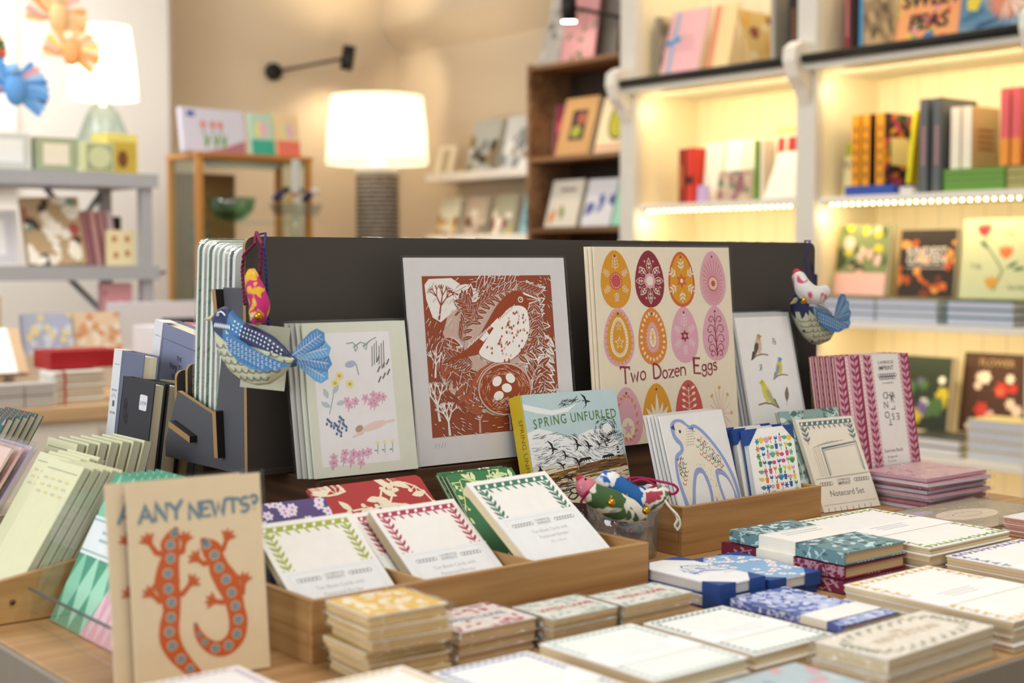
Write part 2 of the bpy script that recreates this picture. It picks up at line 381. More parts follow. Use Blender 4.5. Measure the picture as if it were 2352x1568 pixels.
for (a, b_, z, nm) in ((3.56, 4.42, 1.352, 'beneath the shelf of red and white books'), (2.585, 3.45, 1.352, 'beneath the shelf of orange and grey books')):
    t = thing('light_strip', 'strip of small warm lamps ' + nm, 'light strip', 'lamp strips under the shelves')
    st = obj('strip', MB().box(4.312, 4.322, a, b_, z + .008, z + .017, c('#b9ad84')), t)
    m = MB(); n = int((b_ - a) / .031)
    for i in range(n):
        y = a + .01 + i * .031
        m.box(4.309, 4.312, y - .0025, y + .0025, z + .009, z + .014, LED)
    q = obj('lamp_beads', m, st); q['kind'] = 'stuff'
for (a, b_) in ((3.56, 4.42), (2.585, 3.45), (1.6, 2.48)):
    yc = (a + b_) / 2
    for z, pw in ((1.855, 3.6), (1.365, 2.0), (.90, 2.4), (.435, 1.4)):
        area('shelf_strip_light', (4.34, yc, z - .012), (4.70, yc, z - .26), .8, .02, pw * .55, (1, .78, .44))
    area('shelf_strip_light', (4.5, yc, 3.0), (4.6, yc, 1.9), .8, .1, 5, (1, .86, .62))
    point('shelf_corner_glow', (4.36, b_ - .03, 1.80), .18, (1, .82, .5), .02)
    point('shelf_corner_glow', (4.36, b_ - .03, 1.32), .35, (1, .82, .5), .02)

def book(label, w, h, t, cover, M, art=None, group=None, pg='#e9e0c8', spine=None, name='book', cat='book', flat=False, hard=.002, spine_art=None):
    """w wide, h tall, t thick; spine along x = 0, front cover at y = 0"""
    r = thing(name, label, cat, group, M)
    cv = MB().box(0, w, 0, hard, 0, h, cover).box(0, w, t - hard, t, 0, h, cover).box(-hard * .5, hard, 0, t, 0, h, spine or cover)
    a = Art(cv, front(), (0.001, 0.001, w - .001, h - .001), .0004 if M.translation.length > 2.8 else .00007)
    if art: art(a, w, h)
    if spine_art: spine_art(Art(cv, lambda u, v, e: (-hard * .5 - e, t - u, v), (0, 0, t, h)), t, h)
    obj('cover', cv, r)
    obj('page_block', MB().box(hard, w - .003, hard, t - hard, .002, h - .003, pages(pg, 1)), r)
    return r
def shelfbook(label, y, z, w, h, t, cover, art=None, X=4.42, lean=10, **k):
    """face-out on the bookcase: y is the left (far) end of its foot"""
    return book(label, w, h, t, c(cover), FR(X, y, z + .006, -90, lean), art, **k)
def spinebook(label, y, z, d, h, t, cover, art=None, X=4.42, lean=0, sa=None, roll=0, **k):
    """spine-out: y is the near side of the spine (front cover plane)"""
    return book(label, d, h, t, c(cover), FR(X, y, z + .001, 0, lean, roll), art, spine_art=sa, **k)
rn = random.Random(4)
def blobs(cols, n=14, r=.03, seed=1, y0=0, y1=1):
    def f(a, w, h):
        q = random.Random(seed)
        for i in range(n):
            a.E(q.uniform(0, w), h * q.uniform(y0, y1), r * q.uniform(.4, 1), r * q.uniform(.4, 1), c(q.choice(cols)), 1 + i % 4, q.uniform(0, 180), 9)
    return f
def lines(cols, n=5, seed=1):
    def f(a, w, h):
        for i in range(n): a.R(w * .2, h * (.3 + .1 * i), w * .8, h * (.34 + .1 * i), c(cols[i % len(cols)]), 2)
    return f
SPW = lambda txt, col, sz=.012: (lambda a, t, h: [a.R(t * .35, h * (.3 + .06 * i), t * .65, h * (.345 + .06 * i), c(col), 3) for i in range(7)])
# --- upper shelf
def peas(a, w, h):
    q = random.Random(3)
    for i in range(60): a.leaf(q.uniform(0, w), q.uniform(0, h), q.uniform(0, 360), .035, .016, c(q.choice(['#4f8a4a', '#c8506a', '#e58aa0', '#79a65a', '#d9483a', '#e8c35a'])), 1 + i % 3)
    a.T('SWEET', w / 2, h * .46, .078, c('#1d1a1a'), 6, bold=.03); a.T('PEAS', w / 2, h * .20, .078, c('#1d1a1a'), 6, bold=.03)
    a.E(w * .52, h * .07, .026, .03, c('#4a6fa8'), 6)
def seaart(a, w, h):
    q = random.Random(5)
    for i in range(30): a.E(q.uniform(0, w), q.uniform(0, h), .05, .012, c(q.choice(['#3f6f8e', '#5b87a0', '#2f5574', '#7fa0ac'])), 1 + i % 3, q.uniform(-20, 20))
    a.P([(w * .08, h * .45), (w * .3, h * .55), (w * .22, h * .3), (w * .1, h * .33)], c('#e6cf3a'), 5)
    for i in range(26): a.leaf(w * .62, h * .45, i * 14, .10, .02, c(q.choice(['#e8b9a0', '#d98b6c', '#f0d8c4'])), 5)
def gift(a, w, h):
    a.R(w * .17, 0, w * .25, h, c('#7fb6dd'), 2)
    for s_ in (-1, 1): a.leaf(w * .21, h * .58, 90 - s_ * 70 if s_ > 0 else 190, .05, .03, c('#4f98cf'), 4)
    for i in range(3): a.R(w * (.40 - .04 * i), h * (.62 - .08 * i), w * (.7 + .05 * i), h * (.635 - .08 * i), c('#d98a92'), 3)
spinebook('stone-grey photographic book behind the pink ribbon book, leftmost on the upper shelf', 4.402, 1.90, .20, .30, .03, '#9a8f7c', blobs(['#6f6658', '#c9b88e', '#574f46'], 26, .03, 3), X=4.40)
shelfbook('large pink gift book tied with a blue ribbon on the upper shelf', 4.397, 1.90, .22, .33, .02, '#eeb9bd', gift, X=4.38, lean=16)
shelfbook('cream booklet with an orange lacy edge leaning beside the pink gift book', 4.17, 1.90, .13, .33, .012, '#f1d7a0', lambda a, w, h: a.R(0, 0, w * .3, h, c('#e39a76'), 2), X=4.42, lean=14)
spinebook('slanting magazine with an orange and yellow cover near the dark spines', 3.86, 1.90, .21, .29, .008, '#d8b878', blobs(['#e0a83a', '#8f4a3a', '#5a5f66', '#e8dcc0'], 20, .03, 8), X=4.40, lean=20)
spinebook('pale grey book standing right of the slanting magazine', 3.78, 1.90, .2, .34, .022, '#a9a49a')
spinebook('tall black book with a brown spine panel by the middle post', 3.66, 1.90, .2, .34, .05, '#231613', sa=SPW('GARDEN', '#8a5a34', .02))
spinebook('dark crimson book touching the middle post on the upper shelf', 3.58, 1.90, .2, .34, .025, '#5a1420')
spinebook('faded red book just right of the middle post on the upper shelf', 3.41, 1.90, .2, .34, .03, '#8d3f44', sa=SPW('ROSES', '#d9a0a0', .02))
spinebook('black slim book between faded red and blue spines', 3.385, 1.90, .2, .34, .014, '#2a2522')
spinebook('light blue spine book with a weathered brown cover on the upper shelf', 3.34, 1.90, .19, .33, .014, '#9b8d7c', blobs(['#6a5e54', '#c5b59a', '#7d7368'], 40, .03, 5), spine=c('#4f9bcc'), X=4.40)
shelfbook('orange cookery style book titled sweet peas with flower pattern cover', 3.17, 1.91, .27, .33, .03, '#f0a468', peas, X=4.36, lean=12, spine=c('#e2551f'))
shelfbook('blue-grey illustrated book with a yellow triangle at the right end of the upper shelf', 2.895, 1.915, .31, .30, .02, '#5f86a0', seaart, X=4.34, lean=10, spine=c('#c87a5a'))
# --- left bay, middle shelf
Z1 = 1.394
spinebook('dark red book at the left of the short row', 4.27, Z1, .16, .235, .035, '#8a2f22', sa=SPW('HERBS', '#d98a4a', .018))
spinebook('bright red book next to the dark red one', 4.22, Z1, .16, .237, .04, '#c8362b', blobs(['#3a2420'], 5, .04, 2), sa=lambda a, t, h: a.R(0, h * .35, t, h * .5, c('#4a1a14'), 2))
shelfbook('plain off-white book right of the red books', 4.205, Z1, .10, .25, .015, '#f1ead8', X=4.46, lean=6)
shelfbook('white book behind the lavender sprig carton', 4.10, Z1, .098, .26, .02, '#f6f1e4', X=4.47, lean=6)
shelfbook('cream book with faint grey drawing, behind the small pinkish book', 3.998, Z1, .113, .255, .02, '#eee5cc', lines(['#cfc3a8'], 3), X=4.47, lean=6)
shelfbook('small pinkish grey landscape book in front of the white books', 4.07, Z1, .19, .125, .02, '#b5a08e', blobs(['#8f5f66', '#6f7d68', '#c8b8a0'], 22, .025, 6), X=4.40, lean=8)
t = shelfbook('tiny lilac card in front of the plain off-white book', 4.18, Z1, .06, .07, .008, '#b7a2cf', X=4.40, lean=5)
spinebook('leaf green slim book in the left lit bay', 3.86, Z1, .14, .245, .02, '#6f9a3c')
spinebook('cream slim book right of the leaf green one', 3.83, Z1, .14, .24, .018, '#e9dfc8')
shelfbook('red and cream boxed book with a kraft top in the left lit bay', 3.82, Z1, .16, .29, .05, '#f0e2c6', lambda a, w, h: (a.R(w * .1, h * .32, w * .32, h * .86, c('#c33a34'), 2), a.R(w * .42, h * .52, w, h * .86, c('#b3302c'), 2), a.R(0, h * .9, w, h, c('#d9bd7a'), 2)), X=4.46, lean=4)
shelfbook('pale sloping open book against the middle post in the left lit bay', 3.78, Z1, .20, .21, .02, '#f6efe4', X=4.36, lean=26)
# --- right bay, middle shelf
shelfbook('green and cream paperback at the left of the orange spines', 3.455, Z1, .07, .205, .015, '#e9e0b4', lambda a, w, h: (a.R(0, h * .75, w, h, c('#9dac3e'), 2), a.T('What', w * .5, h * .5, .05, c('#4a4a3a'), 3)), X=4.44, lean=5)
def jungle(a, w, h):
    q = random.Random(11)
    for i in range(50): a.leaf(q.uniform(0, w), q.uniform(0, h), q.uniform(0, 360), .05, .02, c(q.choice(['#d5477a', '#f0a52a', '#2f6a3e', '#e5762f', '#8a2f5a'])), 1 + i % 3)
    a.R(w * .2, h * .28, w * .8, h * .66, c('#efe0ac'), 5)
for i, (y, l) in enumerate(((3.345, 'first of three orange spined books from the left'), (3.30, 'second of three orange spined books from the left'), (3.235, 'third orange spined book, its jungle pattern front cover showing'))):
    spinebook(l, y, Z1 + .04, .19, .265, .036, '#2a1f2a', jungle if i == 2 else None, spine=c('#f0a01f'), group='orange spined books', X=4.40, sa=lambda a, t, h: [a.R(t * .3, h * (.1 + .16 * j), t * .7, h * (.2 + .16 * j), c('#8a5a1c'), 2) for j in range(5)])
spinebook('bright yellow spined book slanting against the mottled plum book', 3.135, Z1 + .0395, .16, .265, .016, '#d8cf2a', spine=c('#eadf1a'), lean=-6)
spinebook('mottled plum and cream book behind the yellow slanting one', 3.062, Z1 + .028, .17, .26, .02, '#8c5f62', blobs(['#b98f88', '#6b4448', '#d8c0b0'], 26, .02, 7), X=4.40)
for i, (y, l) in enumerate(((3.02, 'left of two tall slate grey books'), (2.965, 'right of two tall slate grey books, its dark cover showing'))):
    spinebook(l, y, Z1, .22, .335, .034, '#5f6468', group='tall slate grey books', X=4.36, sa=SPW('COOK', '#c98a86', .02))
for i, (y, l) in enumerate(((2.90, 'left of two cream spined books on the green stack'), (2.855, 'right of two cream spined books on the green stack'))):
    spinebook(l, y, Z1 + .082, .17, .215, .038, '#d8b98c', lines(['#b0632f'], 4) if i else None, spine=c('#f4ead6'), group='cream spined books', X=4.38)
spinebook('olive green book with a dark square, right of the cream spines', 2.76, Z1 + .083, .16, .22, .02, '#7d8a4a', lambda a, w, h: a.R(w * .4, h * .1, w * .9, h * .45, c('#332f1e'), 2), X=4.44)
for i, y in enumerate((2.698, 2.655)): spinebook(('left' if i == 0 else 'right') + ' of the pink and orange spined books at the end of the middle shelf', y, Z1 + .083, .16, .26, .034, '#e27a5a', spine=c('#e5656a'), group='pink and orange spined books', X=4.36, sa=lambda a, t, h: a.R(0, 0, t, h * .35, c('#f09a3a'), 2))
def flatbook(label, y, z, w, d, t, cover, group, X=4.40, pg='#e6e4e0', yaw=-90, **k):
    """lying flat, spine towards the room"""
    M = Matrix(((0, 0, 1, X), (-1, 0, 0, y), (0, -1, 0, z + t), (0, 0, 0, 1)))
    return book(label, w, d, t, c(cover), M, group=group, pg=pg, **k)
for i in range(2): flatbook(('lower' if i == 0 else 'upper') + ' blue paperback of the pair lying under the jungle pattern book', 3.36, Z1 + .0005 + i * .019, .22, .16, .018, '#2f4fa8', 'blue paperbacks lying flat', X=4.335, pg='#3f5fb8')
flatbook('pale grey paperback lying flat right of the blue pair', 3.114, Z1 + .0005, .055, .16, .026, '#c9c6cc', None, X=4.33)
for i, l in enumerate(('bottom', 'second', 'third', 'top')):
    flatbook(l + ' leaf green booklet of the stack under the cream spines', 2.935, Z1 + .001 + i * .020, .24, .17, .018, '#5f9a3a', 'leaf green booklets', X=4.335, pg='#7fae55')
for i, l in enumerate(('bottom', 'middle', 'top')):
    flatbook(l + ' olive booklet of the stack at the right end of the middle shelf', 2.688, Z1 + .001 + i * .0265, .11, .17, .025, '#a9a45a', 'olive booklets', X=4.335, pg='#b0ab6c')
# --- lower shelves
Z2 = .929
for y, cv, nm in ((3.455, '#8f9a9c', 'grey'), (3.21, '#a9b2a6', 'sage'), (2.91, '#3f7f86', 'teal')):
    for i, l in enumerate(('bottom', 'middle', 'top')):
        flatbook(f'{l} {nm} covered book of the flat {nm} stack', y, Z2 + .0005 + i * .029, (.24 if nm == 'grey' else .26), .2, .027, cv, nm + ' covered books lying flat', X=4.33, pg='#c9cfe0')
shelfbook('flower garden photo book with yellow spine and pink band', 3.46, Z2 + .088, .235, .27, .03, '#7d8a5a', lambda a, w, h: (blobs(['#e9c2b0', '#4f6a3a', '#d8b09a', '#3f4a2f', '#d9c02a'], 40, .028, 9)(a, w, h), a.R(0, 0, w, h * .32, c('#f0bfae'), 6)), spine=c('#e0bb22'), X=4.40, lean=8)
def kind(a, w, h):
    blobs(['#e2742a', '#f0a04a', '#7a3a1f', '#3a2a22', '#c85a22'], 46, .020, 12, 0, .85)(a, w, h)
    a.T('KINDEST', w / 2, h * .62, .042, c('#efe6d4'), 6, bold=.015); a.T('GARDEN', w / 2, h * .49, .042, c('#efe6d4'), 6, bold=.015); a.R(w * .15, h * .43, w * .85, h * .445, c('#d9cfbd'), 6)
shelfbook('dark book titled kindest garden with orange flowers', 3.17, Z2 + .088, .235, .245, .03, '#33281f', kind, spine=c('#c06a3a'), X=4.40, lean=6)
def tulip(a, w, h):
    a.L([(w * .35, h * .95), (w * .3, h * .7), (w * .45, h * .5), (w * .55, h * .35), (w * .45, h * .1)], .006, c('#6f8a5a'), 2)
    for x, y, k in ((.28, .78, '#a8383f'), (.58, .5, '#e5793a'), (.42, .12, '#e0a23a')):
        for g in (60, 90, 120): a.leaf(w * x, h * y, g, .05, .022, c(k), 3)
    for s_ in ((.35, .62, 140), (.6, .38, 30), (.68, .36, 10)): a.leaf(w * s_[0], h * s_[1], s_[2], .05, .015, c('#5f7f5a'), 3)
    a.T('The', w * .62, h * .78, .024, c('#7a8560'), 3); a.T('Tulip', w * .2, h * .38, .024, c('#7a8560'), 3); a.T('Garden', w * .75, h * .12, .024, c('#7a8560'), 3)
shelfbook('large pale green book with a painted tulip spray', 2.91, Z2 + .088, .30, .28, .025, '#d5d6a4', tulip, X=4.40, lean=6)
Z3 = .465
flatbook('lowest dark grey book of the flat stack on the bottom shelf', 3.10, Z3, .25, .2, .03, '#3f4a52', 'dark grey books lying flat', X=4.33)
flatbook('upper dark grey book of the flat stack on the bottom shelf', 3.10, Z3 + .031, .25, .2, .03, '#4a4f52', 'dark grey books lying flat', X=4.33)
for i, l in enumerate(('bottom', 'second', 'third', 'top')):
    flatbook(l + ' pale yellow book of the stack on the bottom shelf', 2.82, Z3 + i * .036, .24, .165, .034, '#e2d79a', 'pale yellow books lying flat', X=4.335, pg='#cfd2dc')
def floral(seed, cols, ttl=None, tc='#c9a97a'):
    def f(a, w, h):
        q = random.Random(seed)
        for i in range(16): a.flower(w * q.uniform(.12, .88), h * q.uniform(.08, .72), q.uniform(.015, .034), c(q.choice(cols)), 2 + i % 3, 6)
        if ttl: a.T(ttl, w / 2, h * .84, .036, c(tc), 6)
    return f
shelfbook('dark green book with white and violet flowers on the bottom shelf', 3.20, Z3 + .065, .22, .27, .03, '#26301f', floral(2, ['#e8e4d0', '#6a5a8a', '#c9b42a', '#4a6a3a']), X=4.44, lean=8)
shelfbook('brown book titled flower with red and white blooms on the bottom shelf', 2.975, Z3 + .065, .27, .29, .03, '#4a2c1c', floral(5, ['#c8352a', '#f0e2c8', '#d9663f', '#e0c8b4'], 'FLOWER'), X=4.51, lean=8)

# brown bookcase
def bookcase_brown():
    t = thing('bookcase', 'open brown wooden bookcase standing left of the cream painted one', 'bookcase', M=FL(0, 0, 0))
    for y in (5.41, 4.56): obj('side_panel', MB().box(4.50, 4.78, y - .012, y + .012, 0, 2.11, BROWN), t, .002)
    obj('back_panel', MB().box(4.765, 4.785, 4.56, 5.41, 0, 2.11, c('#3a2a1f', .7)), t)
    for z in (2.10, 1.655, 1.31, .95, .5): obj('shelf', MB().box(4.50, 4.765, 4.572, 5.398, z - .022, z, BROWN), t, .002)
bookcase_brown()
BR = dict(X=4.55, lean=16)
shelfbook('pink paper sheet with trailing green leaves on top of the brown bookcase', 5.22, 2.10, .24, .42, .006, '#e9a9ac', lambda a, w, h: [a.leaf(random.Random(i).uniform(0, w), random.Random(i + 50).uniform(0, h), 40 * i, .05, .018, c('#4f8a4a'), 2) for i in range(18)], X=4.54, lean=8, name='patterned_paper', cat='paper')
shelfbook('pale grey print leaning left of the pink sheet on the brown bookcase', 5.37, 2.10, .14, .36, .006, '#c2bcb4', blobs(['#8f8478', '#d8d4cc'], 12, .03, 3), X=4.53, lean=16, name='print_card', cat='card')
shelfbook('grey backing board behind the pink sheet on the brown bookcase', 5.12, 2.10, .20, .38, .01, '#8c867c', X=4.62, lean=8, name='backing_board', cat='board')
shelfbook('tall white spined book with a crimson and violet cover in the brown bookcase', 5.37, 1.655, .09, .26, .03, '#8a2f44', blobs(['#6f3f8a', '#c8506a', '#3a1f2a'], 16, .03, 2), spine=c('#efe8e0'), X=4.62, lean=6)
shelfbook('kraft book with a dark square picture of a bowl in the brown bookcase', 5.27, 1.655, .24, .29, .025, '#c49a66', lambda a, w, h: (a.R(w * .3, h * .25, w * .75, h * .78, c('#3a2c33'), 2), a.E(w * .5, h * .4, .035, .03, c('#9aa53a'), 3), a.E(w * .6, h * .62, .03, .03, c('#a8584a'), 3)), **BR)
shelfbook('cream book showing half an avocado in the brown bookcase', 4.99, 1.655, .22, .27, .025, '#f0ddb6', lambda a, w, h: (a.E(w * .6, h * .55, .07, .095, c('#3a3a1c'), 2), a.E(w * .6, h * .55, .06, .083, c('#b9b42f'), 3), a.R(0, h * .05, w, h * .12, c('#e2a08a'), 2)), **BR)
shelfbook('off-white book with an orange fox, lower shelf of the brown bookcase', 5.35, 1.31, .23, .24, .02, '#e2dccf', lambda a, w, h: (a.leaf(w * .12, h * .05, 70, .09, .04, c('#e2853a'), 2), a.leaf(w * .5, h * .15, 100, .08, .04, c('#8a9a4a'), 2), a.R(w * .3, h * .75, w * .8, h * .82, c('#8f8474'), 2)), **BR)
shelfbook('white book with a navy blue figure, lower shelf of the brown bookcase', 5.085, 1.31, .205, .235, .02, '#dfe0e6', blobs(['#3f4f9a', '#5a6ab0'], 8, .03, 4, .3, .6), **BR)
shelfbook('mint green book with a small orange badge in the brown bookcase', 4.87, 1.31, .22, .24, .02, '#9fdcc4', lambda a, w, h: a.E(w * .5, h * .55, .02, .012, c('#e0a070'), 2), **BR)

# wall ledges with books
for z, a, b_, nm in ((1.60, 5.46, 6.40, 'upper white picture ledge on the right wall'), (1.265, 5.46, 6.40, 'lower white picture ledge on the right wall')):
    t = thing('picture_ledge', nm, 'shelf', None, FL(0, 0, 0))
    obj('board', MB().box(4.60, 4.795, a, b_, z - .02, z, WHITE), t, .002); obj('lip', MB().box(4.588, 4.60, a, b_, z - .02, z + .025, WHITE), t, .002)
LG = dict(X=4.62, lean=14)
shelfbook('small cream framed card at the far end of the upper ledge', 6.37, 1.60, .16, .18, .012, '#efe6d0', lambda a, w, h: a.R(w * .3, h * .15, w * .72, h * .85, c('#b9ae90'), 2), **LG)
shelfbook('grey book with a misty landscape on the upper ledge', 6.09, 1.60, .24, .30, .03, '#b4b8b4', blobs(['#6f7a78', '#4a4438', '#c8cccc', '#8a7a5a'], 16, .05, 3, 0, .7), **LG)
shelfbook('pale book with a snowy field on the upper ledge', 5.80, 1.60, .24, .30, .03, '#d3d6d6', blobs(['#8a8f90', '#a08a70', '#eef0f0'], 14, .045, 6, .1, .7), **LG)
for i, (y, cv, cs, l) in enumerate(((6.36, '#cfd0bc', ['#d8a03a', '#8a5a3a'], 'sage book with an ochre animal on the lower ledge'), (6.12, '#b9aa98', ['#6a4a3a', '#e0d8cc'], 'brown and white book on the lower ledge'), (5.88, '#a9a890', ['#d8c03a', '#efe8da', '#8a4a4a'], 'book with yellow panels on the lower ledge'), (5.64, '#8fc0cc', ['#5f9aae'], 'light blue book nearest the brown bookcase on the lower ledge'))):
    shelfbook(l, y, 1.265, .18, .23, .03, cv, blobs(cs, 10, .035, i + 20, 0, .6), **LG)

# wall lamps
def wall_lamp(label, base, head, aim, axis, on=False, power=0):
    t = thing('wall_lamp', label, 'wall lamp')
    B = Vector(base); H = Vector(head); A = Vector(aim).normalized()
    obj('wall_plate', MB().tube([B, B + Vector(axis) * .03], .047, BLACK, 20), t)
    obj('arm', MB().tube([B + Vector(axis) * .03, H], .009, BLACK, 8), t)
    hd = obj('lamp_head', MB().tube([H - A * .065, H + A * .065], .036, BLACK, 20), t)
    if on: obj('lens', MB().tube([H + A * .064, H + A * .07], .032, emis((1, .9, .7), 14), 20), hd)
wall_lamp('black wall lamp with round plate above the oak cabinet', (3.95, YW, 2.185), (4.30, YW - .22, 2.27), (-.12, .1, -1), (0, -1, 0))
wall_lamp('black wall lamp with a lit lens beside the brown bookcase top', (XW, 4.60, 2.20), (4.42, 5.02, 2.33), (.1, .1, -1), (-1, 0, 0), True)
# fabric lamp
def table_lamp(label, x, y, z0, zb, zt, rb, rt, on, pw, base_r=.11, pat=True):
    t = thing('table_lamp', label, 'lamp', M=FL(x, y, 0))
    sh = newmat('lamp_shade_linen')[0]; b = sh.node_tree.nodes['Principled BSDF']; nt = sh.node_tree
    b.inputs['Base Color'].default_value = (.92, .88, .80, 1); b.inputs['Roughness'].default_value = .9
    tr = nt.nodes.new('ShaderNodeBsdfTranslucent'); tr.inputs[0].default_value = (1, .93, .80, 1); mx = nt.nodes.new('ShaderNodeMixShader'); mx.inputs[0].default_value = .55
    nt.links.new(b.outputs[0], mx.inputs[1]); nt.links.new(tr.outputs[0], mx.inputs[2]); nt.links.new(mx.outputs[0], nt.nodes['Material Output'].inputs[0])
    shd = obj('lamp_shade', MB().lathe([(rb, zb), ((rb + rt) / 2 + .002, (zb + zt) / 2), (rt, zt)], sh, 40, cap=False), t)
    obj('shade_rim', MB().lathe([(rb, zb), (rb + .003, zb + .008), (rb - .003, zb + .008), (rb, zb)], WHITE, 40, cap=False), shd)
    m = MB()
    if pat:
        prof = [(base_r * .9, zb - .055), (base_r * 1.02, zb - .045), (base_r * 1.02, zb - .012), (base_r * .3, zb + .0), (.012, zb + .03)]
        obj('neck', MB().lathe(prof, WHITE, 32), t)
        n = int((zb - .055 - z0) / .022); pr = []
        for i in range(n): pr += [(base_r * .93, z0 + i * .022), (base_r, z0 + i * .022 + .006), (base_r, z0 + i * .022 + .016)]
        m.lathe(pr + [(base_r * .9, zb - .055)], patch('#b3a592', '#8f8474', 60, .52), 40)
        for i in range(n): m.lathe([(base_r * 1.004, z0 + i * .022 + .004), (base_r * 1.012, z0 + i * .022 + .008), (base_r * 1.004, z0 + i * .022 + .0135)], c('#4f463d'), 40, cap=False)
    else: m.lathe([(.07, z0), (.09, z0 + .03), (.12, z0 + .1), (.06, zb - .05), (.02, zb)], film(.3, .02, 3, (.8, .9, .85)), 32)
    obj('base', m, t)
    if on: obj('bulb', MB().ball((0, 0, (zb + zt) / 2), .035, emis((1, .8, .5), 12), 12), t)
    if on: point('lamp_bulb_light', (x, y, (zb + zt) / 2), pw, (1, .84, .62), .05)
table_lamp('tall table lamp with a glowing white drum shade and a banded ceramic base', 4.07, 6.1, .95, 1.645, 1.985, .262, .235, True, 13)
tag(obj('side_table', MB().box(3.75, 4.4, 5.8, 6.4, .91, .95, OAK).box(3.78, 3.82, 5.83, 5.87, 0, .91, OAK).box(4.33, 4.37, 5.83, 5.87, 0, .91, OAK).box(3.78, 3.82, 6.33, 6.37, 0, .91, OAK).box(4.33, 4.37, 6.33, 6.37, 0, .91, OAK)), 'oak side table carrying the tall banded lamp', 'table')
tt = thing('wall_socket', 'white plug socket on the back wall right of the banded lamp', 'socket', M=FL(4.55, YW - .0125, 1.30))
obj('plate', MB().box(-.04, .04, 0, .012, -.06, .06, WHITE), tt, .002); obj('plug', MB().box(-.02, .02, -.03, 0, -.05, -.01, BLACK), tt, .003)

# oak display cabinet
def cabinet():
    t = thing('display_cabinet', 'oak glass-sided display cabinet against the beige wall', 'cabinet', M=FL(2.965, 5.9, 0))
    w, d, h = .60, .31, 1.645
    for x in (0, w - .03):
        for y in (0, d - .03): obj('corner_post', MB().box(x, x + .03, y, y + .03, 0, h, OAK), t, .003)
    obj('top_frame', MB().box(-.003, w + .003, -.003, d + .003, h - .025, h, wood('#b0763a', '#cf9753', 0, .5)), t, .003)
    obj('glass_top_rail', MB().box(.03, w - .03, .002, .012, h - .065, h - .03, glass()), t)
    obj('side_glass', MB().box(.008, .012, .03, d - .03, .1, h - .025, glass()), t); obj('side_glass', MB().box(w - .012, w - .008, .03, d - .03, .1, h - .025, glass()), t)
    obj('back_panel', MB().box(.03, w * .58, d - .012, d - .002, .1, h - .08, c('#8f6a40', .6)), t)
    for z in (.45, .85, 1.18, 1.33): obj('glass_shelf', MB().box(.03, w - .03, .03, d - .03, z, z + .006, glass()), t)
    obj('lamp_bar', MB().box(.1, .45, .06, .11, h - .06, h - .035, c('#d9dee0', .3)), t)
cabinet()
tag(obj('glass_bowl', MB().lathe([(.03, 0), (.06, .01), (.1, .05), (.115, .11), (.108, .11), (.09, .05), (.03, .012)], film(.5, .02, 4, (.62, .85, .74)), 28)), 'sea-green glass bowl on a shelf of the oak cabinet', 'bowl', None, FL(3.20, 6.02, 1.337))
tag(obj('glass_vase', MB().lathe([(.03, 0), (.04, .01), (.052, .07), (.03, .11), (.042, .135)], film(.4, .02, 4, (.55, .8, .68)), 24)), 'tall green glass vase at the left inside the oak cabinet', 'vase', None, FL(3.04, 6.03, 1.187))
tag(obj('glass_vase', MB().lathe([(.04, 0), (.06, .05), (.05, .18), (.03, .2), (.04, .23)], film(.4, .02, 4, (.4, .75, .74)), 24)), 'turquoise glass vase low inside the oak cabinet', 'vase', None, FL(3.06, 6.03, .857))
t = thing('wire_basket', 'grey basket of navy and patterned pouches hanging on the cabinet front', 'basket', M=FL(3.44, 5.84, 1.368))
obj('tray', MB().prism([(-.115, .05), (-.09, 0), (.09, 0), (.115, .05)], lambda u, v, e: (u, e, v), -.05, .05, film(.4, .05, 10, (.75, .78, .82))), t)
obj('stand', MB().box(-.02, .02, -.01, .01, -.5, 0, film(.35, .02, 5, (.8, .9, .92))).box(-.015, .015, -.01, .01, .06, .26, c('#cfd4d6', .3)), t)
q = random.Random(2)
for i in range(9):
    m = MB(); x, y, z = 3.335 + .026 * i, 5.84 + (i % 2) * .012, 1.442 + (i % 3) * .020
    m.ball((0, 0, 0), .021, c(['#1d2350', '#2a2f6a', '#14183a', '#d8a93a', '#b5653f', '#20295c', '#1a1f44', '#232a5a', '#e8e6e2'][i], .8), 8, (1.1, .7, .7))
    tag(obj('fabric_pouch', m), ['navy', 'indigo', 'near black', 'yellow', 'rust', 'dark blue', 'midnight blue', 'blue', 'white'][i] + ' fabric pouch in the basket on the cabinet', 'pouch', 'pouches in the basket', FL(x, y, z))
for y, x, w, h, cv, cs, l, nm in ((5.95, 2.905, .33, .205, '#dcdcf0', None, 'landscape lilac card box with red tulips on the oak cabinet', 'card_box'), (5.96, 3.26, .125, .20, '#c6e4d0', '#3fb5a0', 'pastel green and turquoise card pack on the oak cabinet', 'card_pack'), (5.96, 3.395, .13, .205, '#f7dcae', '#f0806a', 'pastel yellow and coral card pack on the oak cabinet', 'card_pack')):
    m = MB().box(0, w, 0, .03, 0, h, c(cv)); a = Art(m, front(), (0, 0, w, h), .0006)
    if cs: a.R(0, 0, w, h * .37, c(cs), 1); a.leaf(w * .3, h * .4, 80, .09, .05, c('#e9ec9a'), 2); a.leaf(w * .6, h * .4, 95, .09, .05, c('#f2c6d8'), 2)
    else:
        a.R(0, 0, w, .004, c('#b58a9a'), 1); a.P([(w * .3, 0), (w, 0), (w, h * .32), (w * .65, h * .12)], c('#b57a86'), 1); a.R(.03, h * .8, .07, h * .92, c('#4a5ab0'), 2)
        for xx in (.12, .17, .21): a.L([(xx, .02), (xx - .01, .12)], .006, c('#5fa04a'), 2); a.leaf(xx, .02, 75, .07, .02, c('#6fae5a'), 2); a.leaf(xx - .01, .11, 90, .04, .03, c('#e2806a'), 3)
    tag(obj(nm, m), l, 'card box' if nm == 'card_box' else 'card pack', None, FR(x + .02, y, 1.6475, 4, 8))

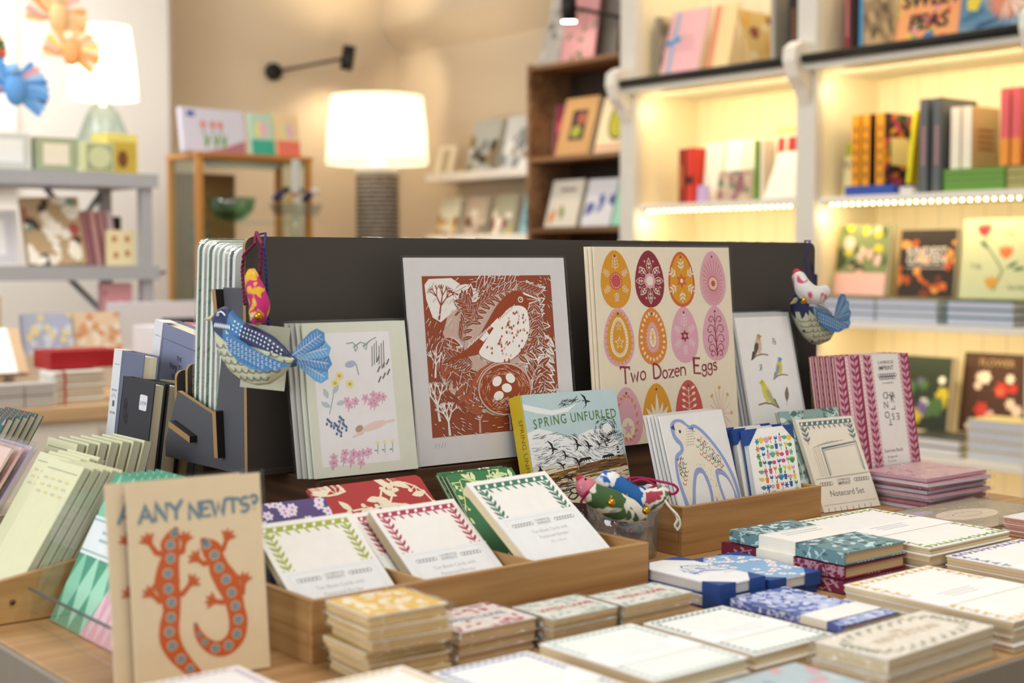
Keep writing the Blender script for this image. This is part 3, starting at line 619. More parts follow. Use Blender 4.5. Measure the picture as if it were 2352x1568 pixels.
# grey metal shelving at the left
def shelving():
    g = c('#a4a6ac', .45, .03, 20)
    t = thing('metal_shelving', 'grey painted metal shelving with cross braces standing on the left', 'shelving', M=FL(0, 4.9, 0))
    for x in (.9, 2.24):
        for y in (0, .36): obj('upright', MB().box(x, x + .04, y, y + .04, .751, 1.465, g), t)
    for z in (1.47, 1.135, .802): obj('shelf', MB().box(.88, 2.30, -.01, .42, z - .045, z - .035, g).box(.88, 2.30, -.012, -.008, z - .05, z, g).box(.88, 2.30, -.01, .42, z - .004, z, g), t)
    for a, b_ in (((2.27, .38, 1.13), (2.02, .38, 1.44)), ((2.02, .38, 1.13), (2.27, .38, 1.44)), ((2.26, .02, .8), (2.1, .38, 1.1))): obj('brace', MB().tube([a, b_], .012, g, 6), t)
shelving()
def box(label, x, y, z, w, d, h, col, art=None, yaw=0, name='gift_box', cat='box', group=None, film_=False, M=None):
    m = MB().box(0, w, 0, d, 0, h, c(col)); a = Art(m, front(), (0, 0, w, h), .0006)
    if art: art(a, w, h)
    if film_:
        r = thing(name, label, cat, group, M or FL(x, y, z, yaw)); obj('carton', m, r); obj('wrapping', MB().box(-.003, w + .003, -.003, d + .003, 0, h + .003, film(.25, .5, 20)), r); return r
    o = obj(name, m, None, .002); tag(o, label, cat, group, M or FL(x, y, z, yaw)); return o
fr = lambda bc, ic, tx=None: (lambda a, w, h: (a.R(w * .06, h * .06, w * .94, h * .94, c(bc), 1), a.R(w * .2, h * .2, w * .8, h * .82, c(ic), 2)))
box('pale grey boxed card set, leftmost on the metal shelving top', 1.70, 4.95, 1.47, .155, .10, .13, '#d8d8cc', fr('#c6cac4', '#e6e8e4'))
box('green bordered box with a cream label on the metal shelving top', 1.865, 4.95, 1.47, .155, .10, .12, '#8f9a78', fr('#a3ab8c', '#e6dcc8'))
box('sage soap box with an oval label jutting over the shelf edge', 2.022, 4.888, 1.4705, .11, .055, .105, '#d0d2a0', lambda a, w, h: (a.R(.006, .006, w - .006, h - .006, c('#9aa682'), 1), a.E(w / 2, h / 2, w * .38, h * .38, c('#c6cfa4'), 2)))
box('yellow box with a brown pear picture, rightmost on the metal shelving top', 2.14, 4.97, 1.47, .135, .10, .15, '#e9dc7a', lambda a, w, h: (a.R(.008, .01, w - .008, h - .03, c('#c9b04a'), 1), a.E(w * .5, h * .38, .022, .032, c('#7a4a2a'), 2)), yaw=12)
box('white boxed card set on the second metal shelf', 1.60, 4.98, 1.135, .24, .05, .20, '#e4e2e2', fr('#d2d2d8', '#f0f0f2'), M=FR(1.580, 4.98, 1.136, 0, 10))
box('kraft sheet of printed stickers leaning on the second metal shelf', 1.82, 4.96, 1.135, .21, .03, .25, '#b59c78', lambda a, w, h: blobs(['#efe8dc', '#e9dfcc', '#a8504a', '#6f9a8a', '#4a3a34', '#f2ece0'], 40, .028, 9)(a, w, h), name='sticker_sheet', cat='sheet', M=FR(1.842, 4.95, 1.136, 0, 14, -2))
q = random.Random(8)
for i, l in enumerate(('leftmost', 'second', 'third', 'rightmost')):
    box(l + ' of the pink wrapped candle packets on the second metal shelf', 0, 0, 0, .022, .05, .20, ['#b5707a', '#d8a0a0', '#c98a90', '#e2c0c6'][i], name='candle_packet', cat='packet', group='pink wrapped packets', film_=True, M=FR(2.072 + .032 * i, 4.99, 1.136, 0, 6, -6))
box('yellow seed packet with red dots at the right end of the second metal shelf', 2.125, 4.948, 1.136, .110, .02, .13, '#e9dcae', lambda a, w, h: [a.E(w * x, h * y, .01, .012, c('#c07a4a'), 2) for x, y in ((.25, .75), (.7, .75), (.3, .3), (.7, .35))], name='seed_packet', cat='packet')
tt = thing('power_plug', 'black plug and cable dangling from the metal shelving', 'plug', M=FL(2.235, 5.12, 1.27))
obj('cable', MB().tube([(0, 0, 0), (.02, 0, -.08), (.06, .02, -.14), (.13, .03, -.18), (.22, .05, -.16)], .006, BLACK, 6), tt); obj('plug', MB().box(-.015, .015, -.015, .015, -.01, .05, BLACK), tt, .003)
table_lamp('white shaded glass lamp shining behind the metal shelving', 2.26, 5.28, 1.472, 1.775, 2.05, .135, .105, True, 8, pat=False)
point('lamp_glow_left', (2.15, 6.0, 2.2), 17, (1, .93, .82), .12)
tt = thing('hanging_rail', 'white display rail with poster boards on the left wall', 'rail', M=FL(0, 6.55, 0))
obj('rail', MB().tube([(1.5, 0, 2.55), (2.55, 0, 2.52)], .02, c('#b9bcc4'), 8), tt)
obj('board', MB().box(1.4, 2.18, .02, .04, 1.62, 2.2, c('#dcdde2', .6)), tt); obj('board', MB().box(1.9, 2.4, .03, .05, 1.5, 2.5, c('#ecebec', .6)), tt)
def paper_bird(label, x, y, z, s, cols, yaw=0, seed=1):
    q = random.Random(seed); t = thing('paper_bird', label, 'ornament', 'paper birds hanging at the left', FL(x, y, z, yaw))
    m = MB().ball((0, 0, 0), .055 * s, c(cols[0], .8), 12, (1, .6, 1.5)).ball((-.01 * s, 0, .09 * s), .036 * s, c(cols[1], .8), 10); obj('body', m, t)
    for k, (sx, a) in enumerate(((1, 20), (-1, 150), (1, -15))):
        m = MB(); mm = [c(z_, .8) for z_ in cols]
        for j in range(6):
            A = a + j * 13 - 30; pts = []
            for (p, r) in ((0, 0), (.5, .15), (1, .1), (1.1, 0), (1, -.1), (.5, -.15)):
                pts.append((.16 * s * (p * cos(rad(A)) - r * sin(rad(A))), .16 * s * (p * sin(rad(A)) + r * cos(rad(A)))))
            m.prism(pts, lambda u, v, e: (u, e + .004 * j, v), -.002, .002, mm[j % len(mm)])
        obj('wing' if k < 2 else 'tail', m, t)
    obj('cord', MB().tube([(0, 0, .1 * s), (.01, 0, .3)], .0015, WHITE, 5), t)
paper_bird('orange and white paper bird hanging high at the left', 2.02, 5.1, 2.04, .72, ['#f2c890', '#f6d8ac', '#eda860', '#f6ecdc', '#eab8b0'], 10, 1)
paper_bird('orange paper bird with a yellow tail below the high one', 2.05, 5.06, 1.91, .6, ['#f2a868', '#f6dfba', '#f0cc60', '#f2c0b0'], -20, 4)
paper_bird('sky blue paper bird hanging at the left edge', 1.82, 5.0, 1.755, .72, ['#5f9ad8', '#7fb0e2', '#4a86c8', '#9cc4ea', '#e0a0a0'], 0, 2)
paper_bird('green and red paper bird cut by the left edge of the view', 1.73, 5.05, 1.90, .55, ['#e0553a', '#4f7a4a', '#3f6a42', '#e89a3a'], 15, 3)

# counter with drawers below the metal shelving
t = thing('counter', 'cream counter with a pale oak top below the metal shelving', 'counter', M=FL(0, 3.84, 0))
obj('top', MB().box(.3, 2.35, 0, 1.5, .71, .75, wood('#bd9a70', '#d8b78c', 0, .5)), t, .003); obj('carcass', MB().box(.34, 2.31, .03, 1.46, 0, .71, c('#e2dccd', .6)), t)
for i in range(3): dr = obj('drawer', MB().box(.38 + .64 * i, .98 + .64 * i, .012, .03, .40, .68, c('#e6e0d2', .6)), t, .003); obj('knob', MB().ball((.68 + .64 * i, 0, .54), .014, c('#8f8a80', .4), 10), dr)
for i, (x, z, l) in enumerate(((1.335, .75, 'lower left'), (1.42, .75, 'lower right'), (1.335, .784, 'upper left'), (1.42, .784, 'upper right'))):
    box(l + ' small grey box on the counter front edge', x, 3.87, z + .001, .082, .07, .032, '#b9b4ae', name='small_box', group='small grey boxes')
for i, l in enumerate(('bottom', 'second', 'third', 'fourth', 'top')):
    r = thing('journal', l + ' white bound journal of the stack below the red box', 'journal', 'white journals in a stack', FL(1.505 + .003 * (i % 2), 3.89, .751 + .019 * i, 2 * (i % 2)))
    obj('cover', MB().box(0, .15, 0, .1, 0, .0175, c('#e9e7e0')), r, .002); obj('ribbon', MB().box(.03, .037, -.001, .101, 0, .018, c('#b53a34')), r); obj('page_block', MB().box(.01, .151, -.0005, .09, .003, .014, pages('#c9b596', 2)), r)
box('glossy red box in front of the patterned notebooks', 1.515, 3.93, .848, .21, .13, .052, '#a3121a', None)
q = random.Random(6)
for (x, y, z, w, h, cv, cs, l) in ((1.60, 4.35, .80, .155, .125, '#b9c2dc', ['#efe2b0', '#dfe6f2'], 'blue notebook with pale flowers in a clear bag on the counter'), (1.763, 4.36, .80, .155, .125, '#ecd2b0', ['#e0a070', '#f6ecd8'], 'peach notebook with orange flowers in a clear bag on the counter')):
    box(l, 0, 0, 0, w, .03, h, cv, (lambda cs_: lambda a, w_, h_: [a.flower(random.Random(i).uniform(0, w_), random.Random(i + 30).uniform(0, h_), .014, c(cs_[i % 2]), 2, 5) for i in range(24)])(cs), name='notebook', cat='notebook', film_=True, M=FR(x, y, .8675, 0, 12))
box('plain carton supporting the bagged notebooks', 1.555, 4.33, .751, .42, .2, .115, '#cfc6b6', name='carton', cat='carton')
box('white carton with a small blue crest at the right of the counter', 1.91, 4.10, .751, .20, .16, .20, '#dddbe0', lambda a, w, h: (a.E(w * .35, h * .72, .014, .02, c('#6a7ac0'), 2), a.E(w * .35, h * .66, .01, .01, c('#d07a7a'), 2)), name='carton', cat='carton')
box('black flat box on the white carton', 2.0, 4.12, .952, .10, .12, .02, '#262428', name='flat_box')
box('white panel board standing behind the counter end', 2.02, 4.7, .75, .36, .02, .26, '#cfcfd8', name='panel_board', cat='board')
for i, (x, l) in enumerate(((2.10, 'left tall pink gift bag below the metal shelf'), (2.18, 'right pink gift bag below the metal shelf'))):
    box(l, x, 4.93 - .06 * i, .803, .11, .05, .27 - .09 * i, ['#d8a0a8', '#eab4b4'][i], lambda a, w, h: blobs(['#e8c0c0', '#c87a86'], 12, .015, 3)(a, w, h), name='gift_bag', cat='bag', group='pink gift bags')
box('teal patterned flat box at the back left of the counter', 1.38, 4.40, .9805, .15, .15, .03, '#5f9a94', lambda a, w, h: blobs(['#3f6a66', '#a0c8c0'], 10, .01, 3)(a, w, h), name='flat_box')
box('plain carton raised under the teal box', 1.33, 4.39, .751, .20, .2, .228, '#c6b8a4', name='carton', cat='carton')
for i in range(3):
    L_ = ['top', 'middle', 'bottom'][i]
    r = thing('card_wallet', L_ + ' kraft card wallet with a white label sagging on the counter', 'card wallet', 'kraft card wallets', FR(1.345 + .01 * i, 4.06 + .02 * i, .835 - .006 * i, -8, 50 + 6 * i))
    obj('wallet', MB().box(0, .15, 0, .008, 0, .19, c('#c8a986')), r); obj('label', MB().box(.03, .12, -.001, 0, .0, .19, c('#f0eee9')), r)
box('white seed box with a blue emblem behind the kraft wallets', 1.37, 4.30, .90, .14, .04, .15, '#cdbba0', lambda a, w, h: (a.R(.01, 0, w * .7, h, c('#eceaf0'), 1), a.E(w * .38, h * .35, .02, .016, c('#4a5a9a'), 2)), name='seed_box')
box('low carton under the white seed box', 1.26, 4.29, .751, .25, .09, .148, '#c9b79b', name='carton', cat='carton')
# ---------------------------------------------------------------- display table, crate, rack
ZT, ZL = .80, .9115
t = thing('display_table', 'pale wooden display table covered with cards and notebooks', 'table', M=FL(0, 0, 0))
obj('tabletop', MB().box(.46, 1.95, .70, 2.1, .765, ZT, TABLE), t, .003)
obj('edge_band', MB().box(.455, 1.955, .694, .70, .69, .799, c('#8d8476', .5)).box(.454, .46, .694, 2.105, .69, .799, c('#8d8476', .5)), t, .001)
for x in (.50, 1.85):
    for y in (.74, 2.0): obj('leg', MB().box(x, x + .06, y, y + .06, 0, .765, c('#8d8476', .5)), t)
t = thing('wooden_crate', 'dark brown wooden crate carrying the grey card rack', 'crate', M=FL(.838, 1.372, ZT))
obj('front_board', MB().box(0, .90, 0, .014, 0, ZL - ZT - .001, WALNUT), t, .001)
obj('side_board', MB().box(0, .014, .014, .290, 0, ZL - ZT - .001, wood('#3d291b', '#6a4b33', 1, 1)), t, .001)
obj('side_board', MB().box(.886, .90, .014, .290, 0, ZL - ZT - .001, wood('#3d291b', '#6a4b33', 1, 1)), t, .001)
obj('top_board', MB().box(.014, .886, .014, .290, ZL - ZT - .013, ZL - ZT - .001, WALNUT), t)
def slab(m, prof, fn, t0, t1, face, edge=MDF):
    """board: coloured faces, raw brown edge all round"""
    n = len(prof); v = [fn(a, b, t0) for a, b in prof] + [fn(a, b, t1) for a, b in prof]
    m.add(v, [list(range(n))[::-1], [n + i for i in range(n)]], face); m.add(v, [(i, (i + 1) % n, n + (i + 1) % n, n + i) for i in range(n)], edge); return m
def rrect(x0, y0, x1, y1, r, k=(1, 1, 1, 1)):
    q = []
    for i, (cx, cy, a) in enumerate(((x1 - r, y1 - r, 0), (x0 + r, y1 - r, 90), (x0 + r, y0 + r, 180), (x1 - r, y0 + r, 270))):
        q += arc(cx, cy, r, r, a, a + 90, 5) if k[i] else [((x1, y1), (x0, y1), (x0, y0), (x1, y0))[i]]
    return q
t = thing('card_rack', 'long charcoal grey slotted board rack with raw brown edges', 'rack', M=FL(0, 0, 0))
fxz = lambda u, v, e: (u, e, v); fyz = lambda u, v, e: (e, u, v)
BL2 = c('#15120f', .6)
m = slab(MB(), rrect(.787, ZL, 1.797, 1.186, .012, (1, 1, 0, 0)), fxz, 1.45, 1.456, GREY)
obj('front_board', m, t)
side = [(1.456, ZL), (1.456, 1.127), (1.504, 1.127), (1.507, 1.06), (1.526, .974), (1.626, .997), (1.663, .93), (1.663, ZL)]
obj('side_board', slab(MB(), side, fyz, .787, .793, GREY_LIT), t); obj('side_board', slab(MB(), side, fyz, 1.76, 1.766, GREY_LIT), t)
obj('back_board', slab(MB(), rrect(.80, ZL, 1.75, 1.02, .01, (1, 1, 0, 0)), fxz, 1.655, 1.661, GREY), t)
obj('divider_board', slab(MB(), rrect(.80, ZL, 1.75, 1.03, .01, (1, 1, 0, 0)), fxz, 1.625, 1.631, GREY), t)
for (y0, z0, y1, z1) in ((1.503, .927, 1.507, .982), (1.500, 1.10, 1.504, 1.125)):
    obj('tenon', slab(MB(), [(y0, z0), (y0 + .009, z0), (y1 + .009, z1), (y1, z1)], fyz, .777, .794, MDF, BL2), t)
obj('tenon', slab(MB(), [(1.575, .938), (1.632, .952), (1.632, .960), (1.575, .946)], fyz, .777, .794, MDF, BL2), t)
obj('front_lip', MB().box(.80, 1.79, 1.444, 1.45, ZL, ZL + .006, GREY), t)
t = thing('end_rack', 'small charcoal book stand with a brown edged divider left of the long rack', 'rack', M=FL(0, 0, 0))
obj('divider_board', slab(MB(), rrect(.850, .866, .915, 1.053, .01, (1, 1, 0, 0)), fxz, 1.676, 1.682, GREY), t)
obj('base', MB().box(.70, .97, 1.67, 1.90, ZT + .001, .864, c('#2c2a2b', .6)), t, .002)
for i, (x, nm) in enumerate(((1.80, 'right end of the card rack, brown edged, dark panel'),)):
    m = slab(MB(), rrect(0, 0, .11, .235, .004), fxz, 0, .006, c('#3a1f1a', .6), c('#c5a37a', .6)); tag(obj('framed_panel', m), 'dark maroon and black panel with a tan edge behind the right bird', 'panel', None, FL(1.83, 1.58, .90, -12))
# clear sleeves standing in the rack behind the board
for i, px in enumerate((.938, .993, 1.03, 1.07, 1.115, 1.37, 1.40, 1.435, 1.475, 1.60, 1.63, 1.665, 1.70)):
    r = thing('card_sleeve', ['first', 'second', 'third', 'fourth', 'fifth', 'sixth', 'seventh', 'eighth', 'ninth', 'tenth', 'eleventh', 'twelfth', 'last'][i] + ' clear card sleeve from the left peeping over the rack board', 'card sleeve', ['sleeves peeping over the left', 'sleeves peeping over the middle', 'sleeves peeping over the right'][0 if i < 5 else 1 if i < 9 else 2], FR(px, 1.53, ZL + .001, 32, -12))
    obj('card', MB().box(0, .055, 0, .003, 0, .268, c(['#cfd6e4', '#d9d2c4', '#e0a98a', '#bcd4e2'][i % 4])), r); obj('sleeve', MB().box(-.001, .056, -.001, .004, 0, .281, film(.5, .3, 30)), r)
# plastic wrapped packs with rounded corners at the rack's left end
for i in range(4):
    y = 1.595 - .026 * i; r = thing('wrapped_pack', ['rearmost', 'second rearmost', 'second nearest', 'nearest'][i] + ' tall white and green plastic wrapped card pack in the rack', 'card pack', 'tall wrapped packs in the rack', FR(.800, y, ZL + .002, 0, -4.5))
    w, h = .12, .270 - .003 * i
    obj('pack', slab(MB(), rrect(0, 0, w, h, .014), lambda u, v, e: (u, e, v), 0, .019, c('#e6ebe4'), c('#eef1ec')), r)
    obj('stripe', slab(MB(), rrect(-.0006, .001, w, h + .0006, .014), lambda u, v, e: (u, e, v), .0065, .0125, c(['#2f6a45', '#2f6a45', '#7f9a88', '#263248'][i]), c(['#2f6a45', '#2f6a45', '#7f9a88', '#263248'][i])), r)
    obj('wrapping', slab(MB(), rrect(-.0022, 0, w + .002, h + .0022, .016), lambda u, v, e: (u, e, v), -.0012, .0202, film(.16, .5, 40), film(.16, .5, 40)), r)

# ---------------------------------------------------------------- cards and books standing on the crate
def sheet(label, w, h, t, base, M, art=None, name='greeting_card', cat='card', group=None, edge=None, slv=0, kx=1):
    m = MB().box(0, w, 0, t, 0, h, c(base) if isinstance(base, str) else base)
    a = Art(m, lambda u, v, e: (u * kx, -e, v), (0, 0, w / kx, h))
    if art: art(a, w / kx, h)
    if not slv:
        return tag(obj(name, m), label, cat, group, M)
    r = thing(name, label, cat, group, M); obj('card', m, r)
    obj('sleeve', MB().box(-.003, w + .003, -.0015, t + .0008, -.000, h + .003, film(slv, .35, 14)), r); return r
PINK, ROSE = c('#e3b3cb'), c('#cf87aa')
def meadow(a, w, h):
    a.R(.010, .012, w - .022, h - .012, c('#f0eef0'), 1)
    G, Bl, Y_ = c('#8fa89a'), c('#9ab4be'), c('#efe6a8')
    a.L([(.052, .152), (.060, .153), (.066, .147), (.063, .143), (.061, .148), (.07, .153), (.078, .150), (.076, .144), (.073, .148), (.083, .155), (.09, .158)], .0012, G)
    for i in range(6): a.L([(.082 + .003 * i, .128 - .002 * abs(i - 2)), (.084 + .003 * i, .148 + .003 * (i % 3))], .0012, c('#8b8f86'))
    for i in range(7): a.L([(.088 + (i % 3) * .006, .105 + i * .004), (.092 + (i % 3) * .006, .112 + i * .004)], .0018, c('#6f7370'))
    for x, y in ((.040, .115), (.034, .107), (.052, .105)): a.E(x, y, .005, .005, Y_, 2); a.E(x, y, .002, .002, c('#d8b840'), 3)
    a.E(.055, .128, .007, .004, c('#b4bcd6'), 2, 10); a.L([(.062, .128), (.064, .115)], .0012, G)
    a.L([(.024, .072), (.032, .098)], .001, Bl)
    for x, y, g in ((.024, .09, 110), (.030, .095, 50), (.033, .083, 10), (.026, .08, 150)): a.leaf(x, y, g, .013, .006, c('#b9cdd2'))
    def cluster(x, y, n, sd):
        q = random.Random(sd)
        for i in range(n):
            px, py = x + q.uniform(-.010, .010), y + q.uniform(-.007, .007)
            a.L([(px, py), (px - .002, py - .008)], .0007, ROSE, 2); a.flower(px, py, .0050, PINK, 3, 5, ROSE, q.uniform(0, 70))
    cluster(.054, .081, 3, 1); cluster(.078, .083, 5, 2); cluster(.090, .086, 3, 3); cluster(.030, .022, 6, 4); cluster(.046, .020, 5, 5); cluster(.062, .021, 3, 6)
    for x, y in ((.022, .062), (.030, .057), (.037, .064), (.040, .056), (.033, .05)):
        for i in range(5): a.E(x + .003 * cos(i * 1.9), y + .004 * sin(i * 1.7), .0014, .0018, c('#5a6f9a'), 3)
    a.L([(.024, .060), (.034, .056), (.038, .066)], .0009, c('#5a6f9a'))
    # a pale resting figure drawn as a soft loose shape
    a.E(.078, .055, .016, .0045, c('#ecd3cb'), 2, 14); a.E(.060, .051, .0052, .005, c('#e9cdbf'), 3); a.E(.0585, .053, .005, .0036, c('#b59a86'), 4, 30); a.L([(.092, .058), (.104, .060)], .0028, c('#ecd3cb')); a.L([(.060, .047), (.050, .044)], .0026, c('#ecd3cb'))
    for x in (.079, .088, .098):
        a.L([(x, .022), (x + .001, .034)], .0008, G); a.E(x + .001, .035, .0022, .0022, Y_, 3); a.E(x - .002, .026, .0016, .001, G, 3)
    a.leaf(.018, .150, -70, .020, .012, c('#e8d5da')); a.L([(.012, .165), (.022, .168)], .002, c('#c9a98f')); a.L([(.014, .135), (.014, .126)], .0015, c('#b9a6ac')); a.L([(.020, .135), (.019, .127)], .0015, c('#b9a6ac'))
for i in range(4):
    k = 3 - i
    sheet(['front', 'second', 'third', 'rearmost'][k] + (' card of the flower sketch pack, its pastel flower drawings showing' if k == 0 else ' card of the flower sketch pack standing on the crate'), .138, .177, .0025, '#dfe2d2' if k < 2 else '#c4c4c0', FR(.831 - .0045 * k, 1.374 + .0046 * k, ZL + .001, -2.4, 9.5), meadow if k == 0 else None, group='cards of the flower sketch pack', slv=.10, kx=1.07)

# linocut print
R1, R2, R3, PW = c('#96431f'), c('#ad5a30'), c('#cfb2a6'), c('#f0ece8')
def linocut(a, w, h):
    x0, y0, x1, y1 = .021, .033, .201, .2285
    A2 = Art(a.mb, a.fn, (x0, y0, x1, y1), a.eps); A2.R(x0, y0, x1, y1, R1, 1)
    # pale wreath ground
    A2.P([(.111 + .074 * cos(rad(g)) * (1 + .06 * sin(g * .07)), .135 + .080 * sin(rad(g)) * (1 + .05 * cos(g * .09))) for g in range(0, 360, 12)], R3, 2)
    q = random.Random(21)
    def twig(x, y, g, l, lm, sm, n=7, ll=.022, k=4, w_=.0022, bend=0):
        pts = [(x, y)]; gg = g
        for i in range(n): x, y = x + l / n * cos(rad(gg)), y + l / n * sin(rad(gg)); gg += bend; pts.append((x, y))
        A2.L(pts, w_, sm, k)
        for i, (px, py) in enumerate(pts[1:]):
            s_ = ll * (1 - .35 * i / n); sd = 1 if i % 2 else -1
            for sd in (1, -1):
                A2.leaf(px, py, g + bend * i + sd * 46, s_ + .003, s_ * .42 + .0016, PW if lm is R1 else R1, k); A2.leaf(px, py, g + bend * i + sd * 46, s_, s_ * .40, lm, k + 1)
                A2.L([(px, py), (px + s_ * .8 * cos(rad(g + bend * i + sd * 46)), py + s_ * .8 * sin(rad(g + bend * i + sd * 46)))], .0006, PW if lm is R1 else R1, k + 2)
        A2.leaf(*pts[-1], gg, ll * .8, ll * .3, lm, k + 1)
    def tree(x, y, g, l, d, m, k=4, w_=.0030):
        x2, y2 = x + l * cos(rad(g)), y + l * sin(rad(g)); A2.L([(x, y), (x2, y2)], (w_, w_ * .7), m, k)
        if d:
            for s_ in (-26, 4, 30): tree(x2, y2, g + s_ + q.uniform(-6, 6), l * .68, d - 1, m, k, w_ * .72)
    # corner shrubs: pale leaf shape upper left with dark veins, pale trees elsewhere
    A2.P([(.024, .218), (.03, .225), (.06, .226), (.075, .216), (.076, .200), (.062, .186), (.042, .172), (.032, .178), (.025, .200)], PW, 3); tree(.040, .175, 78, .018, 3, R1, 4, .0026)
    tree(.172, .176, 84, .018, 3, PW, 4, .0032); tree(.032, .052, 96, .020, 3, PW, 4, .0034); tree(.044, .034, 92, .017, 3, PW, 4, .0032); tree(.085, .034, 88, .016, 3, R3, 4, .003)
    tree(.128, .034, 92, .016, 3, PW, 4, .003); tree(.192, .095, 96, .018, 3, PW, 4, .0026); tree(.186, .036, 80, .02, 3, PW, 4, .003); tree(.03, .105, 84, .016, 2, PW, 4, .0026)
    # wreath of leafy twigs
    for (x, y, g, l, lm, b) in ((.040, .165, -70, .055, R1, -4), (.062, .180, 40, .05, R1, -6), (.080, .205, 18, .06, R1, -4), (.150, .150, 60, .060, R1, 4), (.128, .132, 30, .058, R1, 3), (.165, .085, 72, .055, R1, 4), (.150, .060, 60, .05, R1, 6),
                                (.060, .125, -62, .055, R1, 4), (.075, .128, -100, .045, R2, 3), (.045, .090, 70, .04, R2, 3), (.185, .165, -95, .05, PW, 3), (.060, .060, 30, .04, R2, 4), (.095, .12, 95, .02, R2, 3), (.172, .125, -80, .045, R1, 0), (.055, .21, -20, .03, PW, 2)):
        twig(x, y, g, l, lm, R1, 4, .024, 5, .0024, b)
    # engraver's cuts scattered over the block
    for i in range(420):
        x, y = q.uniform(x0, x1), q.uniform(y0, y1); g = math.degrees(math.atan2(y - .13, x - .111)) + 90 + q.uniform(-18, 18); l = q.uniform(.003, .009)
        if math.hypot(x - .118, y - .15) < .048: continue
        A2.L([(x, y), (x + l * cos(rad(g)), y + l * sin(rad(g)))], (.0010, .0004), PW if i % 3 else R3, 13)
    # branch and bird
    A2.blob([(x, y) for x, y in ((.070, .120), (.078, .165), (.105, .200), (.150, .218), (.180, .205), (.176, .165), (.165, .128), (.140, .112), (.100, .108))], R3, 14)
    for i in range(60):
        g = i * 6; x, y = .125 + .050 * cos(rad(g)), .164 + .050 * sin(rad(g)); A2.L([(x, y), (x + .005 * cos(rad(g + 80)), y + .005 * sin(rad(g + 80)))], (.0012, .0004), PW if i % 2 else R1, 15)
    twig(.146, .128, 58, .062, R1, R1, 5, .021, 15, .002, 3); twig(.132, .126, 8, .050, R1, R1, 4, .018, 15, .002, 5)
    for (x, y, g, l, b_) in ((.068, .150, 80, .045, -5), (.082, .172, 60, .040, -6), (.098, .195, 30, .045, -5), (.150, .214, -20, .025, 0), (.172, .200, -80, .05, -3), (.080, .118, 150, .03, 4), (.090, .170, 110, .03, 4)):
        pts = [(x, y)]
        for i in range(5): x, y = x + l / 5 * cos(rad(g)), y + l / 5 * sin(rad(g)); g += b_; pts.append((x, y))
        A2.L(pts, .0016, R1, 16)
        for i, (px, py) in enumerate(pts):
            for sd in (44, -44): A2.leaf(px, py, g + sd, .0165, .0068, PW, 16); A2.leaf(px, py, g + sd, .0155, .0056, R1, 17); A2.L([(px, py), (px + .011 * cos(rad(g + sd)), py + .011 * sin(rad(g + sd)))], .0006, R3, 18)
    A2.L([(.080, .092), (.090, .108), (.106, .117), (.128, .122), (.150, .130), (.17, .150)], [.0085, .0075, .006, .005, .003, .0015], R2, 16); A2.L([(.084, .096), (.094, .110), (.108, .118), (.126, .122)], .0007, PW, 17)
    A2.blob([(.040, .122), (.066, .134), (.088, .150), (.104, .170), (.118, .189), (.133, .203), (.148, .209), (.158, .205), (.164, .198), (.165, .190), (.158, .180), (.140, .165), (.118, .148), (.100, .134), (.070, .128)], R1, 22)
    A2.blob([(.096, .142), (.114, .164), (.132, .184), (.147, .190), (.160, .186), (.1635, .172), (.162, .154), (.152, .136), (.136, .123), (.116, .119), (.100, .124), (.090, .132)], PW, 23)
    A2.P([(.158, .207), (.184, .1965), (.160, .190)], PW, 21); A2.P([(.160, .2035), (.180, .1965), (.162, .1925)], R1, 24); A2.L([(.163, .198), (.177, .1965)], .0006, PW, 25)
    A2.E(.1535, .1975, .0038, .0038, PW, 25); A2.E(.1535, .1975, .0026, .0026, R1, 26); A2.E(.154, .198, .0009, .0009, PW, 27)
    for i in range(26): x = .072 + i * .0027; A2.L([(x, .137 + i * .0019), (x + .005, .137 + i * .0019 + .007)], .0009, PW if i % 2 else R3, 24)
    for (x, y) in ((.092, .150), (.108, .166), (.096, .141)): A2.P([(x, y), (x + .011, y + .009), (x + .014, y + .004), (x + .005, y - .004)], PW, 24)
    for i in range(90):
        x, y = q.uniform(.100, .160), q.uniform(.124, .184)
        if y < .142 + (x - .10) * .95 and y > .120 + abs(x - .125) * .35: A2.leaf(x, y, 70, .0042, .0026, R2 if i % 3 else R3, 24)
    A2.L([(.125, .123), (.124, .115)], .0018, R1, 24); A2.L([(.131, .124), (.131, .116)], .0018, R1, 24)
    # nest with five eggs
    nx, ny = .123, .086
    A2.E(nx, ny, .038, .033, R3, 24, 0, 30); A2.E(nx, ny, .036, .031, R1, 25, 0, 30)
    for i in range(150):
        g = q.uniform(0, 360); r = q.uniform(.55, 1); x, y = nx + .035 * r * cos(rad(g)), ny + .030 * r * sin(rad(g)); t_ = g + 90 + q.uniform(-20, 20)
        A2.L([(x, y), (x + .007 * cos(rad(t_)), y + .006 * sin(rad(t_)))], (.0009, .0003), R3 if i % 2 else c('#c98c6a'), 27)
    A2.E(nx + .001, ny + .003, .021, .019, R1, 26)
    for (x, y, g) in ((-.011, .010, 40), (.008, .013, -40), (.002, .001, -10), (-.010, -.008, 20)): A2.E(nx + x, ny + y, .0072, .0057, PW, 28, g)
    for i in range(40): x, y = nx + q.uniform(-.022, .022), ny - q.uniform(.012, .024); A2.L([(x, y), (x + .004, y + .003)], .0008, R3, 29)
    for i in range(4): a.L([(.024 + .004 * i, .020), (.026 + .004 * i, .026)], .0004, c('#8f8a88'), 2)
sheet('white sheet with a large rust brown linocut of a bird above its nest', .248, .251, .003, '#dddbdc', FR(.975, 1.377, ZL + .001, -1.5, 6.6), linocut, 'art_print', 'print', slv=.13, kx=1.113)
tag(obj('kraft_card', MB().box(0, .06, 0, .002, 0, .172, c('#a98a5e'))), 'sliver of kraft card behind the linocut print', 'card', None, FR(1.198, 1.42, ZL + .001, 0, 4))

